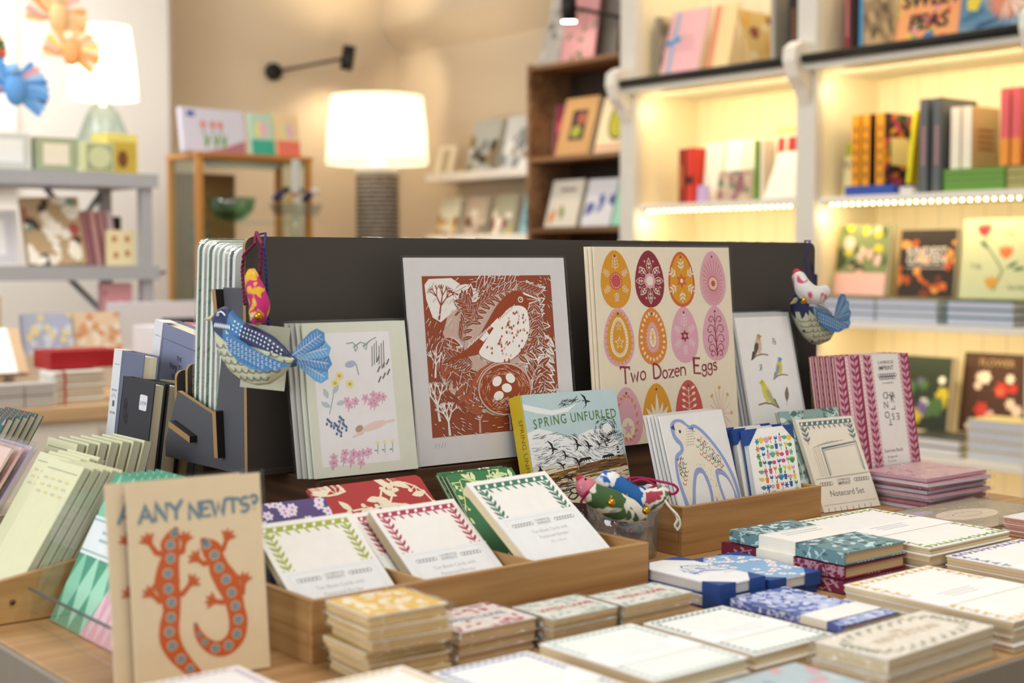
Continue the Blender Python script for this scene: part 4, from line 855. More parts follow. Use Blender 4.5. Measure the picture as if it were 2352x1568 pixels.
# two dozen eggs
YO, OR, CR, MR, PK, CO = c('#dd9a1e'), c('#d5612a'), c('#efe2c8'), c('#8e2437'), c('#dfa9b8'), c('#c9524a')
def eggs(a, w, h):
    def E0(x, y, m, w_=.055, h_=.078): a.egg(x, y, w_, h_, m, 2); a.E(x, y + h_ * .40, .0016, .0016, c('#6a3a3a'), 9)
    E0(.037, .2215, YO); a.E(.037, .2195, .0115, .0115, CO, 4)
    for i in range(18): a.E(.037 + .0092 * cos(i * pi / 9), .2195 + .0092 * sin(i * pi / 9), .0009, .0009, CR, 5, 0, 6)
    def fern(x, y, g, l, m, n=4, k=4, dot=True):
        a.L([(x, y), (x + l * cos(rad(g)), y + l * sin(rad(g)))], .0009, m, k)
        for i in range(n):
            f = (i + .6) / n; px, py = x + l * f * cos(rad(g)), y + l * f * sin(rad(g)); s_ = l * (.42 - .05 * i)
            for sd in (1, -1): a.L([(px, py), (px + s_ * .8 * cos(rad(g + sd * 75)), py + s_ * .8 * sin(rad(g + sd * 75))), (px + s_ * cos(rad(g + sd * 48)), py + s_ * sin(rad(g + sd * 48)))], .0009, m, k)
    for g in (90, 150, 30, 212, 328, 270): fern(.037 + .013 * cos(rad(g)), .2195 + .015 * sin(rad(g)), g, .017 if g == 90 else .012, CR)
    E0(.1005, .2215, MR)
    for i in range(8):
        g = 90 + 45 * i; x, y = .1005 + .008 * cos(rad(g)), .219 + .009 * sin(rad(g)); l = .021 if i in (0, 4) else .0165
        a.leaf(x, y, g, l + .002, .0105, CR, 4); a.leaf(x + .0008 * cos(rad(g)), y, g, l, .0085, MR, 5); a.L([(x, y), (x + l * .85 * cos(rad(g)), y + l * .85 * sin(rad(g)))], .0008, CR, 6)
        for j in (.35, .6): 
            for sd in (40, -40): a.leaf(x + l * j * cos(rad(g)), y + l * j * sin(rad(g)), g + sd, .004, .0016, CR, 6)
        a.E(.1005 + .021 * cos(rad(g + 22)), .2205 + .027 * sin(rad(g + 22)), .0017, .0017, PK, 4, 0, 8)
    a.E(.1005, .219, .0105, .0105, PK, 7); a.E(.1005, .219, .0065, .0065, CR, 8)
    E0(.163, .2205, OR, .052, .077); a.egg(.163, .2205, .045, .068, YO, 3)
    a.star(.163, .2185, .0112, .0058, 6, OR, 5); a.E(.163, .2185, .003, .003, CR, 6)
    for g in (90, 150, 30, 210, 330, 270):
        x, y = .163 + .012 * cos(rad(g)), .2185 + .014 * sin(rad(g)); l = .013
        a.L([(x, y), (x + l * cos(rad(g)), y + l * sin(rad(g)))], .0008, CR, 5)
        for j in (.2, .6):
            for sd in (48, -48): a.leaf(x + l * j * cos(rad(g)), y + l * j * sin(rad(g)), g + sd, .0085, .0032, CR, 6)
        a.leaf(x + l * cos(rad(g)), y + l * sin(rad(g)), g, .004, .003, CR, 6)
    E0(.2265, .221, PK, .053, .078)
    for i in range(26):
        g = i * 360 / 26; l = .022 + .010 * abs(sin(rad(g))) * (1.2 if g < 180 else .5); x, y = .2265 + .008 * cos(rad(g)), .214 + .009 * sin(rad(g))
        ex, ey = .2265 + l * .82 * cos(rad(g)), .214 + l * sin(rad(g)); a.L([(x, y), ((x + ex) / 2 + .001, (y + ey) / 2), (ex, ey)], .0007, CO, 4); a.E(ex, ey, .0014, .0014, CR, 5, 0, 8); a.ring(ex, ey, .0014, .0014, .0005, CO, 6, 8)
    a.E(.2265, .214, .0098, .0098, CR, 7); a.ring(.2265, .214, .0095, .0095, .0012, CO, 8); a.E(.2265, .214, .0045, .0045, CO, 8)
    for i in range(20): g = i * 18; a.L([(.2265 + .0055 * cos(rad(g)), .214 + .0055 * sin(rad(g))), (.2265 + .008 * cos(rad(g)), .214 + .008 * sin(rad(g)))], .0007, CO, 8)
    # second row
    E0(.037, .1445, PK, .056, .079); a.egg(.037, .1445, .045, .066, YO, 3)
    for i in range(26): g = i * 360 / 26; a.leaf(.037 + .022 * cos(rad(g)) * (1 - .15 * sin(rad(g))), .1445 + .0325 * sin(rad(g)), g, .004, .003, YO, 3)
    a.egg(.037, .1445, .033, .054, CR, 4)
    for i in range(34): g = i * 360 / 34; a.L([(.037 + .0118 * cos(rad(g)) * (1 - .15 * sin(rad(g))), .1445 + .0218 * sin(rad(g))), (.037 + .0150 * cos(rad(g)) * (1 - .15 * sin(rad(g))), .1445 + .0252 * sin(rad(g)))], .0007, YO, 5)
    a.egg(.037, .1445, .023, .043, YO, 6)
    for y, r in ((.1585, .006), (.137, .0095)): a.star(.037, y, r, r * .42, 5, CR, 7); a.star(.037, y, r * .7, r * .3, 5, YO, 8); a.E(.037, y, .0008, .0008, CR, 9)
    E0(.100, .1435, c('#dd8a1c'), .054, .078)
    for i in range(24): g = i * 15; a.E(.100 + .0215 * cos(rad(g)) * (1 - .15 * sin(rad(g))), .1435 + .0315 * sin(rad(g)), .0020, .0028, c('#f2d3d6'), 4, g + 90, 8)
    a.egg(.100, .142, .023, .040, PK, 4)
    for i in range(22): g = i * 360 / 22; a.leaf(.100 + .010 * cos(rad(g)) * (1 - .15 * sin(rad(g))), .142 + .018 * sin(rad(g)), g, .0042, .002, PK, 4)
    a.egg(.100, .142, .015, .030, YO, 5); a.egg(.100, .142, .0125, .027, CR, 6)
    for i in range(8): g = 45 * i + 22; a.L([(.100, .142), (.100 + .0045 * cos(rad(g)), .142 + .0105 * sin(rad(g)))], .0009, YO, 7)
    E0(.163, .1435, PK, .054, .078)
    for g in (90, 150, 30, 212, 328, 270): fern(.163 + .009 * cos(rad(g)), .142 + .012 * sin(rad(g)), g, .018 if g == 90 else .013, c('#f0dcd8'))
    a.star(.163, .142, .009, .0048, 6, MR, 6); a.E(.163, .142, .0026, .0026, PK, 7)
    E0(.2265, .1435, PK, .054, .078); a.L([(.2275, .113), (.2255, .150), (.2265, .172)], (.0026, .0009), MR, 4)
    for y, r in ((.163, .0048), (.149, .0066), (.135, .0068), (.1225, .006), (.1145, .0044)):
        for sd in (1, -1):
            cx = .2265 + sd * (r + .003); a.L([(.2265, y - r * .8)] + arc(cx, y, r, r, 180 if sd > 0 else 0, 0 if sd > 0 else 180, 8) + arc(cx + sd * r * .35, y, r * .6, r * .6, 0 if sd > 0 else 180, -160 if sd > 0 else 340, 7), .0010, MR, 5)
    for i in range(12): a.E(.2265 + (.006 if i % 2 else -.006), .118 + .0045 * i, .0006, .0006, MR, 5, 0, 6)
    # title
    wob = lambda x, y: (x, y + .0012 * sin(x * 90))
    x = a.SF('T', .036, .084, .021, .0026, MR, serif=.08, fn=wob); x = a.SF('wo', x - .002, .085, .019, .0020, MR, serif=.06, fn=wob)
    x = a.SF('D', .098, .086, .020, .0026, MR, serif=.0, fn=wob); x = a.SF('ozen', x - .001, .087, .018, .0020, MR, gap=.16, serif=.05, fn=wob)
    x = a.SF('E', .178, .090, .021, .0026, MR, serif=.0, fn=wob); a.SF('ggs', x - .002, .091, .018, .0020, MR, gap=.16, serif=.0, fn=wob)
    # third row
    E0(.044, .037, PK, .056, .082)
    for i in range(16): g = i * 22.5; a.leaf(.044 + .016 * cos(rad(g)), .037 + .027 * sin(rad(g)), g + 60, .008, .0038, c('#d98a3a'), 4)
    a.E(.044, .022, .012, .015, CR, 4); a.star(.044, .022, .010, .004, 5, PK, 5)
    E0(.101, .040, YO, .055, .080)
    for i in range(7): g = 30 + i * 20; a.leaf(.101, .022, g, .045 if i == 3 else .034, .0075, CR, 4)
    E0(.164, .041, CO, .054, .080); a.L([(.164, .005), (.164, .072)], .0012, CR, 4)
    for i in range(7):
        for sd in (1, -1):
            y = .014 + i * .0085; l = .017 - .0012 * i; a.L([(.164, y), (.164 + sd * l * .6, y + .004)], .0008, CR, 5); a.leaf(.164 + sd * l * .55, y + .0035, 25 if sd > 0 else 155, .0085, .0042, CR, 5)
    for i in range(16):
        g = i * 22.5; a.L([(.227 + .006 * cos(rad(g)), .030 + .006 * sin(rad(g))), (.227 + .022 * cos(rad(g)), .030 + .036 * sin(rad(g)))], .0016, c('#ead0c4'), 4)
        if i % 2 == 0: a.E(.227 + .023 * cos(rad(g)), .030 + .037 * sin(rad(g)), .0022, .0028, c('#e0a23a'), 5, g, 8)
    a.E(.227, .030, .008, .008, c('#e8c6bc'), 5); a.E(.227, .030, .004, .004, CR, 6)
for k in (2, 1, 0):
    sheet('cream poster card of decorated eggs lettered Two Dozen Eggs' if k == 0 else ['', 'cream card directly behind the egg poster', 'rearmost cream card behind the egg poster'][k], .264, .265, .0025, '#efe3cb', FR(1.264 - .004 * k, 1.362 + .004 * k, ZL + .001, .6, 5.1), eggs if k == 0 else None, 'poster_card', 'poster', 'egg poster and its spare copies', slv=.09 if k == 0 else 0)

# bird study cards
def birdpic(a, x, y, s, body, head, wing, tail, br='#8a7458', flip=1, g=0):
    f = lambda p: [(x + flip * u * s, y + v * s) for u, v in p]
    a.P(f([(-.42, -.45), (-.30, -.15), (-.18, .25), (-.02, .45), (.16, .5), (.26, .38), (.28, .15), (.24, -.1), (.10, -.28), (-.08, -.30), (-.30, -.52)]), c(body), 2)
    a.P(f([(-.02, .40), (.04, .62), (.18, .68), (.30, .58), (.44, .55), (.31, .50), (.24, .36)]), c(head), 3); a.E(x + flip * .22 * s, y + .57 * s, .03 * s, .03 * s, BLACK, 5, 0, 8)
    a.P(f([(-.38, -.30), (-.24, .10), (-.08, .24), (.06, .18), (.02, -.05), (-.14, -.22), (-.44, -.55), (-.5, -.5)]), c(wing), 4); a.P(f([(-.34, -.2), (-.5, -.62), (-.62, -.62), (-.44, -.2)]), c(tail), 3)
    a.L(f([(-.62, -.62), (-.2, -.42), (.2, -.36), (.62, -.42)]), s * .07, c(br), 2)
    for sx in (.02, .14): a.L(f([(sx, -.28), (sx + .02, -.4)]), s * .03, c('#7a6a5a'), 3)
def birds(a, w, h):
    a.R(.004, 0, w - .004, h - .006, c('#f3f2f0'), 1)
    birdpic(a, .043, .120, .030, '#d9bfa6', '#c9a07a', '#5a4a42', '#3a322e'); birdpic(a, .080, .086, .026, '#d9d04a', '#7f9fc4', '#8fa6b8', '#7a8fae'); birdpic(a, .045, .048, .034, '#dcd65a', '#d3cf4a', '#b9b88a', '#6f6a58', flip=-1)
    for x, y, sd in ((.079, .128, 1), (.041, .089, 2)):
        a.E(x, y, .0042, .006, c('#e6e9e6'), 2, 15); q = random.Random(sd)
        for i in range(14): a.E(x + q.uniform(-.003, .003), y + q.uniform(-.0045, .0045), .0007, .0010, c('#3a3a3a'), 3, 0, 6)
    a.leaf(.084, .035, 76, .024, .009, c('#8a7768'), 3); a.L([(.083, .030), (.090, .058)], .0006, c('#4a3f38'), 4)
for k in (4, 3, 2, 1, 0):
    sheet(['front card of the bird study pack with three painted birds and speckled eggs', 'second card of the bird study pack', 'third card of the bird study pack', 'fourth card of the bird study pack', 'rearmost card of the bird study pack'][k], .121, .172, .0022, ['#c3c6c8', '#b9bcc0', '#c6c8c8', '#b4b7bb', '#c2c4c6'][k], FR(1.577 - .0030 * k, 1.386 + .0045 * k, ZL + .001, -2.9, 14 - .2 * k), birds if k == 0 else None, group='cards of the bird study pack', slv=.14 if k == 0 else 0)

# spring book
def spring(a, w, h):
    SK, WH, BK, SA = c('#b9d0d3'), c('#e9ecec'), c('#1f2022'), c('#dccdb0'); a.R(0, 0, w, h, SK, 1)
    q = random.Random(7)
    a.P([(0, .150)] + [(x / 100, .150 + .006 * sin(x * .7) - .010 * (x / 15.5)) for x in range(2, 16, 2)] + [(w, .105), (0, .108)], WH, 2)
    a.P([(0, .187), (.02, .182), (.045, .176), (.07, .178), (.09, .184), (.07, .173), (.045, .170), (.02, .174), (0, .180)], WH, 2)
    for i in range(330):
        x = q.uniform(.002, w - .004); y = q.uniform(.108, .150 - .010 * x / w); g = -12 + 30 * sin(x * 55) + q.uniform(-5, 5)
        a.L([(x, y), (x + .009 * cos(rad(g)), y + .009 * sin(rad(g)))], (.0005, .0002), BK if i % 5 else SK, 3)
    for i in range(150):
        g = q.uniform(0, 360); r = q.uniform(.006, .021); x, y = .128 + r * cos(rad(g)), .146 + r * .85 * sin(rad(g)); t_ = g + 100
        a.L([(x, y), (x + .005 * cos(rad(t_)), y + .005 * sin(rad(t_)))], (.0006, .0002), BK, 4)
    a.E(.130, .147, .008, .007, WH, 4)
    for i in range(26): x = .052 + q.uniform(0, .036); a.L([(x, .178 + q.uniform(-.002, .008) + (x - .05) * .12), (x + .010, .180 + q.uniform(-.001, .008) + (x - .05) * .15)], (.0002, .0006), BK, 3)
    def swal(x, y, s, g):
        ca, sa = cos(rad(g)), sin(rad(g)); T_ = lambda p: [(x + s * (u * ca - v * sa), y + s * (u * sa + v * ca)) for u, v in p]
        a.P(T_([(-.2, 0), (.1, .12), (.5, .05), (.62, 0), (.5, -.05), (.1, -.1)]), BK, 7); a.P(T_([(.1, .05), (-.1, .5), (-.7, .75), (-.25, .3), (-.12, .02)]), BK, 7); a.P(T_([(.15, 0), (.05, -.45), (-.4, -.85), (-.12, -.35), (-.1, -.02)]), BK, 7); a.P(T_([(-.15, .02), (-.6, .12), (-.35, .0), (-.6, -.12)]), BK, 7)
        a.L(T_([(-.05, -.3), (-.28, -.7)]), s * .05, WH, 8)
    for x, y, s, g in ((.102, .1845, .012, -8), (.037, .128, .013, -10), (.077, .130, .012, -14), (.095, .127, .011, -6), (.055, .118, .009, -15), (.112, .128, .008, 0), (.124, .126, .006, -10), (.118, .134, .006, 5), (.128, .132, .006, 0), (.136, .140, .005, 0), (.142, .141, .005, 0), (.133, .139, .005, 10), (.048, .106, .010, 20), (.074, .108, .012, 10), (.057, .090, .012, 40)): swal(x, y, s, g)
    # hand-spaced arching title
    wd = glyphs('SPRING UNFURLED')
    def arcT(s, x0, x1, y0, sz):
        n = len(s); x = x0; adv = {'I': .3, ' ': .34, 'N': .78, 'G': .76, 'U': .72, 'D': .74, 'R': .66, 'S': .58, 'P': .62, 'F': .52, 'L': .50, 'E': .54}
        tot = sum(adv.get(ch, .6) for ch in s); k_ = (x1 - x0) / tot
        for ch in s:
            aw = adv.get(ch, .6) * k_; cx = x + aw / 2; u = (cx - (x0 + x1) / 2) / (x1 - x0)
            if ch != ' ': a.T(ch, cx, y0 + .004 * u - .016 * (u + .05) ** 2 * (1 if u < 0 else .2), sz, c('#56803a'), 9, sx=.80, bold=-.007)
            x += aw
    arcT('SPRING UNFURLED', .011, .150, .1595, .0170)
    # shore
    a.R(0, 0, w, .106, SA, 4); a.P([(0, .094), (w, .113), (w, .098), (.05, .088), (0, .082)], c('#6e5034'), 5)
    for i in range(180):
        x, y = q.uniform(0, w), q.uniform(.080, .106) ; a.L([(x, y + x * .06 - .004), (x + q.uniform(.008, .02), y + x * .06 - .003)], (.0008, .0003), c(q.choice(['#2a211b', '#c99a2e', '#3a2a1c', '#d9cdb6', '#b5602a', '#1f1a18'])), 6)
    for i in range(40): x, y = q.uniform(0, w * .4), q.uniform(.066, .085); a.L([(x, y), (x + .014, y + .001)], (.0010, .0003), BK, 7)
    a.P([(.009, .090), (.009, .103), (.011, .105), (.0115, .108), (.0135, .108), (.014, .105), (.016, .103), (.017, .090)], BK, 8)
    a.R(.140, .110, .144, .121, WH, 8); [a.R(.140, .110 + .004 * i, .144, .112 + .004 * i, BK, 9) for i in range(3)]; a.P([(.1395, .121), (.1445, .121), (.142, .1245)], BK, 9)
    for x in (.075, .113): a.P([(x, .108 + x * .02), (x + .003, .111 + x * .02), (x + .019, .112 + x * .02), (x + .022, .109 + x * .02)], BK, 8); [a.R(x + .004 + .004 * i, .1065 + x * .02, x + .005 + .004 * i, .109 + x * .02, BK, 8) for i in range(4)]
    a.L([(.018, .090), (.023, .100), (.044, .104)], .0008, WH, 8); a.L([(.028, .072), (.034, .090), (.04, .093), (.043, .091)], .0009, BK, 8)
    # hare's ear and dark ground
    for (x, y) in ((.048, .066), (.052, .074)): a.leaf(x, y, 175 if y > .07 else 188, -.020, .010, BK, 9); a.leaf(x + .002, y, 175 if y > .07 else 188, -.014, .006, c('#cfc4b0'), 10)
    a.P([(0, 0), (w, 0), (w, .048), (.10, .052), (.05, .060), (0, .058)], c('#3a2a22'), 7)
    for i in range(240): a.E(q.uniform(0, w), q.uniform(0, .05), .0007, .0007, c('#d9cbb8'), 8, 0, 5)
def sptxt(a, t, h): a.T('SPRING UNFURLED', t * .62, h * .62, .0105, c('#8f7420'), 3, rot=-90)
book('hardback titled Spring Unfurled with yellow spine and swallows on a pale blue cover', .155, .198, .024, c('#b9d0d3'), FR(1.109, 1.300, ZT + .001, -2.1, 14.8), spring, spine=c('#dcc02c'), spine_art=lambda a, t, h: (a.R(0, 0, t, h, c('#dcc02c'), 1), a.T('SPRING UNFURLED', t * .55, h * .60, .0115, c('#8f7420'), 3, rot=-90)))
# ---------------------------------------------------------------- front bamboo tray with leaning notecard packs
def tray(name, label, X, Y, w, d, h, parts_, z=ZT):
    t = thing(name, label, 'tray', 'bamboo trays', FL(X, Y, z)); k = .007
    obj('front_wall', MB().box(0, w, 0, k, 0, h, BAMBOO), t, .0008); obj('back_wall', MB().box(0, w, d - k, d, 0, h, BAMBOO), t, .0008)
    obj('end_wall', MB().box(0, k, k, d - k, 0, h, BAMBOO_Y), t, .0008); obj('end_wall', MB().box(w - k, w, k, d - k, 0, h, BAMBOO_Y), t, .0008)
    obj('bottom', MB().box(k, w - k, k, d - k, 0, .005, BAMBOO), t)
    for x in parts_: obj('divider', MB().box(x, x + .004, k, d * .45, .005, h - .004, BAMBOO_Y), t, .0008)
    return t
tray('tray', 'long bamboo tray with three compartments of leaning notecard packs', .647, 1.078, .418, .222, .0575, (.136, .2715))
tray('tray', 'short bamboo tray holding the swallow cards and blue cornered notebooks', 1.235, 1.193, .263, .100, .0605, ())
def leafborder(a, x0, y0, x1, y1, m, bw=.010, side=.6, bottom=False):
    W1 = c('#f6f4f0')
    a.R(x0, y1 - bw * .55, x1, y1, m, 2); n = int((x1 - x0) / (bw * .85))
    for i in range(n):
        x = x0 + (i + .5) * (x1 - x0) / n; a.leaf(x - bw * .25, y1 - bw * .48, 52, bw * .55, bw * .30, W1, 3); a.leaf(x - bw * .2, y1 - bw * .52, -58, bw * .62, bw * .22, m, 3)
    for sd in (0, 1):
        x = x0 + bw * .5 if sd == 0 else x1 - bw * .5; L_ = (y1 - y0) * side; a.L([(x, y1 - bw), (x, y1 - L_)], bw * .10, m, 3); k = int(L_ / (bw * .75))
        for i in range(k):
            y = y1 - bw * .6 - (i + .3) * (L_ - bw) / k
            for s_ in (1, -1): a.leaf(x, y - bw * .5, 90 + s_ * 42, bw * .85, bw * .26, m, 3)
def chain(a, x0, x1, y, r, m, k=6):
    n = int((x1 - x0) / (r * 1.5))
    for i in range(n): a.ring(x0 + r + i * r * 1.5, y, r, r * .8, r * .25, m, k, 8)
def padart(col, band=.60, big=False):
    def f(a, w, h):
        m = c(col); leafborder(a, .006, .006, w - .006, h - .006, m, .0125 * w / .115, .46)
        GR, LB = c('#8d9096'), c('#dfe4ea')
        b = h * band; a.R(0, .004, w, b, c('#edf0f2'), 4); a.L([(.008, .01), (.008, b - .004), (w - .008, b - .004), (w - .008, .01)], .0006, LB, 5)
        y = b - .013; chain(a, .014, w * .36, y, .0028, GR); chain(a, w * .64, w - .014, y, .0028, GR)
        a.T('CAMBRIDGE', w / 2, y + .0012, .0042, GR, 6); a.T('IMPRINT', w / 2, y - .0038, .0056, GR, 6)
        a.T('Ten Blank Cards with', w / 2, y - .014, .0062, c('#b9b9bd'), 6); a.T('Patterned Border', w / 2, y - .0225, .0062, c('#b9b9bd'), 6); a.T('105 x 148 mm', w / 2, y - .030, .0042, c('#c4c4c8'), 6)
    return f
def pad(label, w, h, n, col, M, group='white notecard packs leaning in the front tray'):
    r = thing('notecard_pack', label, 'notecard pack', group, M)
    m = MB().box(0, w, 0, .0012, 0, h, c('#f4f2ee')); a = Art(m, front(), (0, 0, w, h), .00007); padart(col)(a, w, h); obj('front_card', m, r)
    obj('envelope_block', MB().box(.0005, w - .0005, .0012, n, .001, h - .001, pages('#e9d9b4', 1, 1400)), r); return r
pad('white notecard pack with a lime green leaf border, left compartment of the front tray', .113, .158, .009, '#a5b23c', FR(.666, 1.092, ZT + .0065, 1, 52.5))
pad('white notecard pack with a crimson leaf border, middle compartment of the front tray', .112, .160, .012, '#b23a5c', FR(.806, 1.092, ZT + .0065, 2, 53.5))
r = pad('white notecard pack with a deep green leaf border, right compartment of the front tray', .122, .142, .011, '#3f7a64', FR(.925, 1.0885, ZT + .036, 6, 53))
tag(obj('notecard_pack', MB().box(0, .126, 0, .10, 0, .0295, pages('#e9d9b4', 2, 1400))), 'block of cream cards lying flat beneath the green bordered notecard pack', 'notecard pack', None, FL(.926, 1.088, ZT + .0055))
# second pack peeping behind the crimson one
pad('cream edged pack squeezed behind the crimson bordered notecards', .100, .150, .004, '#b23a5c', FR(.794, 1.119, ZT + .0065, 2, 53), group=None)
def vines(cols, seed, n=9, l=.018, w_=.0016, curl=True, berries=True):
    def f(a, w, h):
        q = random.Random(seed); m = c(cols[0])
        for i in range(n):
            x, y = q.uniform(0, w), q.uniform(0, h); g = q.uniform(0, 360); pts = [(x, y)]; bd = q.choice((-1, 1)) * q.uniform(10, 22)
            for j in range(9): x, y = x + l * .5 * cos(rad(g)), y + l * .5 * sin(rad(g)); g += bd if curl else bd * .3; pts.append((x, y))
            a.L(pts, w_, m, 2)
            for j, (px, py) in enumerate(pts[1:]):
                if berries and j % 3 == 0:
                    for t_ in (-50, 0, 50): a.L([(px, py), (px + l * .4 * cos(rad(g + t_)), py + l * .4 * sin(rad(g + t_)))], w_ * .6, m, 2); a.E(px + l * .42 * cos(rad(g + t_)), py + l * .42 * sin(rad(g + t_)), w_ * 1.3, w_ * 1.3, c(cols[-1]), 3, 0, 8)
                else: a.leaf(px, py, g + 70 * (1 if j % 2 else -1), l * .75, l * .36, c(cols[j % len(cols)]), 3)
    return f
def patbook(label, w, h, cover, art, M, name='pattern_notebook', group='patterned notebooks behind the notecard packs', n=.006):
    r = thing(name, label, 'notebook', group, M); m = MB().box(0, w, 0, .0012, 0, h, c(cover)); a = Art(m, front(), (0, 0, w, h), .00007); art and art(a, w, h)
    obj('cover', m, r); obj('page_block', MB().box(.001, w - .001, .0012, n, .0005, h - .001, pages('#e2d6bc', 1)), r); obj('back_cover', MB().box(0, w, n, n + .001, 0, h, c(cover)), r); return r
for k in (2, 1, 0):
    patbook(['front', 'second', 'rear'][k] + ' red notebook with cream scrolling leaf pattern', .152, .158, '#b23b3c', vines(['#efe2c8'], 5, 26, .026, .0024), FR(.800 + .003 * k, 1.205 + .0080 * k, ZT + .0056, 3, 49), n=.0034)
    patbook(['front', 'second', 'rear'][k] + ' green notebook with pale sprig pattern', .095, .155, '#3d7a4e' if k != 1 else '#2f6440', vines(['#cfdf9a', '#dfe9b4'], 9, 14, .018, .0015, False) if k != 1 else None, FR(.961, 1.193 + .009 * k, ZT + .0056, -1, 46), n=.004)
patbook('violet notebook with white blossom pattern at the left of the tray', .117, .150, '#5b4a7e', lambda a, w, h: [a.flower(random.Random(i).uniform(0, w), random.Random(i + 90).uniform(0, h), .006, c('#e6dcee'), 2, 6, c('#c86f9c')) for i in range(70)], FR(.664, 1.170, ZT + .0065, -1, 46))

# short tray contents
LB, CRM = c('#8fa6dd'), c('#f0e7d4')
def swallow(a, w, h):
    body = [(.016, .150), (.020, .157), (.030, .160), (.042, .158), (.052, .150), (.062, .151), (.076, .143), (.092, .126), (.106, .106), (.117, .082), (.121, .060), (.119, .044), (.114, .040), (.110, .046), (.111, .060), (.104, .076), (.094, .084), (.086, .083), (.088, .062), (.093, .044), (.099, .030), (.080, .036), (.074, .030), (.060, .026), (.062, .045), (.064, .062), (.062, .078), (.056, .090), (.045, .088), (.036, .070), (.030, .052), (.022, .040), (.014, .046), (.011, .062), (.008, .085), (.010, .105), (.015, .116), (.026, .121), (.026, .128), (.018, .136)]
    cx, cy = .060, .095
    a.blob([(x + .0016, y - .0022) for x, y in body], c('#a9a9b4'), 2, 3); a.blob(body, LB, 5, 3)  # offset grey silhouette paints the die-cut bird's cast shadow
    ins = [(.0225, .150), (.026, .155), (.034, .156), (.044, .151), (.053, .144), (.062, .146), (.074, .138), (.089, .122), (.102, .103), (.112, .080), (.116, .060), (.1155, .050), (.113, .062), (.106, .079), (.096, .089), (.083, .088), (.084, .062), (.089, .044), (.092, .034), (.080, .040), (.066, .031), (.067, .046), (.069, .064), (.066, .082), (.058, .095), (.044, .093), (.033, .073), (.027, .056), (.021, .048), (.017, .062), (.0125, .085), (.014, .102), (.018, .111), (.031, .119), (.031, .130), (.023, .139)]
    a.blob(ins, CRM, 6, 3); a.P([(.016, .150), (.023, .154), (.0235, .146)], c('#3a3f7a'), 7); a.E(.032, .144, .0022, .0022, c('#3a3f7a'), 8)
    q = random.Random(3); cols = ['#c9503a', '#3f5a9a', '#4a8a5a', '#3a3f5a']
    for i in range(7):
        for j in range(5): a.E(.040 + .003 * j + i * .001, .126 + i * .0034, .0006, .0006, c('#4a4a5a'), 8, 0, 5)
    for i in range(110):
        u, v = q.uniform(0, 1), q.uniform(-.5, .5); x = .056 + .046 * u; y = .141 - .048 * u + v * .016; a.E(x, y, .0008, .0008, c(cols[i % 4]), 8, 0, 6)
    for i in range(60): a.E(.013 + q.uniform(.002, .014), q.uniform(.088, .114), .0008, .0008, c(cols[i % 4]), 8, 0, 6)
    for k, m in enumerate(('#4a9a5a', '#c9503a')):
        for i in range(6): a.ring(.060 + .0058 * i + .004 * k, .124 - .0045 * i - .010 * k, .003, .003, .0009, c(m), 8, 8, 180, 360)
        for i in range(4): a.ring(.020 + .003 * i, .090 + .005 * i - .010 * k, .003, .003, .0009, c(m), 8, 8, 160, 340)
    for i in range(120):
        x, y = q.uniform(.03, .105), q.uniform(.036, .110)
        if (.064 < x < .084 and y < .09) or (.045 < x < .085 and .092 < y) or (x > .092 and y > .092): a.E(x, y, .0005, .0005, c('#4a4a5a' if i % 4 else '#c9503a'), 8, 0, 5)
    a.P([(.066, .020), (.074, .056), (.086, .020)], LB, 9)
for k in (4, 3, 2, 1, 0):
    sheet(['front card with a large blue edged die cut swallow', 'second swallow card, edge only', 'third swallow card, edge only', 'fourth swallow card, edge only', 'rearmost swallow card, edge only'][k] + ' in the short tray', .124, .166, .0022, '#f0efed' if k == 0 else ['#e2e1df', '#d6d6d6', '#e4e3e1', '#d8d8d8'][k - 1], FR(1.258 - .0030 * k, 1.205 + .0045 * k, ZT + .0056, 4.2, 16.8 - .3 * k), swallow if k == 0 else None, group='swallow cards', slv=.12 if k == 0 else 0)
def garden(a, w, h):
    q = random.Random(12); a.R(0, 0, w, h, c('#fbfaf6'), 1)
    for px, py, s1, s2 in ((0, h, 1, -1), (w, h, -1, -1), (0, 0, 1, 1), (w, 0, -1, 1)): a.P([(px, py), (px + s1 * .018, py), (px, py + s2 * .018)], c('#24498f'), 2)
    G = ['#3f9a4a', '#2f8ab0', '#e5803a', '#e8a0c8', '#ecd23a', '#5fb88a', '#d94a8a', '#2f5fb0']
    for i in range(11):
        for j in range(8):
            x, y = .016 + j * .0096 + q.uniform(-.001, .001), .018 + i * .0102 + q.uniform(-.001, .001); t_ = q.randrange(5); m = c(q.choice(G)); m2 = c(q.choice(G))
            if t_ == 0: [a.leaf(x, y - .004, g, .010, .0028, m, 3) for g in (50, 70, 90, 110, 130)]
            elif t_ == 1: a.L([(x, y - .005), (x, y + .001)], .0008, c('#3f9a4a'), 3); a.P([(x - .003, y + .005), (x - .003, y), (x + .003, y), (x + .003, y + .005), (x, y + .002)], m, 3)
            elif t_ == 2: a.P([(x - .0035, y + .003), (x + .0035, y + .003), (x + .0024, y - .004), (x - .0024, y - .004)], m, 3); a.leaf(x, y + .003, 90, .005, .003, c('#3f9a4a'), 3)
            elif t_ == 3: a.E(x, y, .0042, .0026, m, 3); a.leaf(x - .003, y, 150, .004, .003, m2, 4)
            else: [a.leaf(x, y, g, .005, .002, m, 3) for g in range(0, 360, 60)]
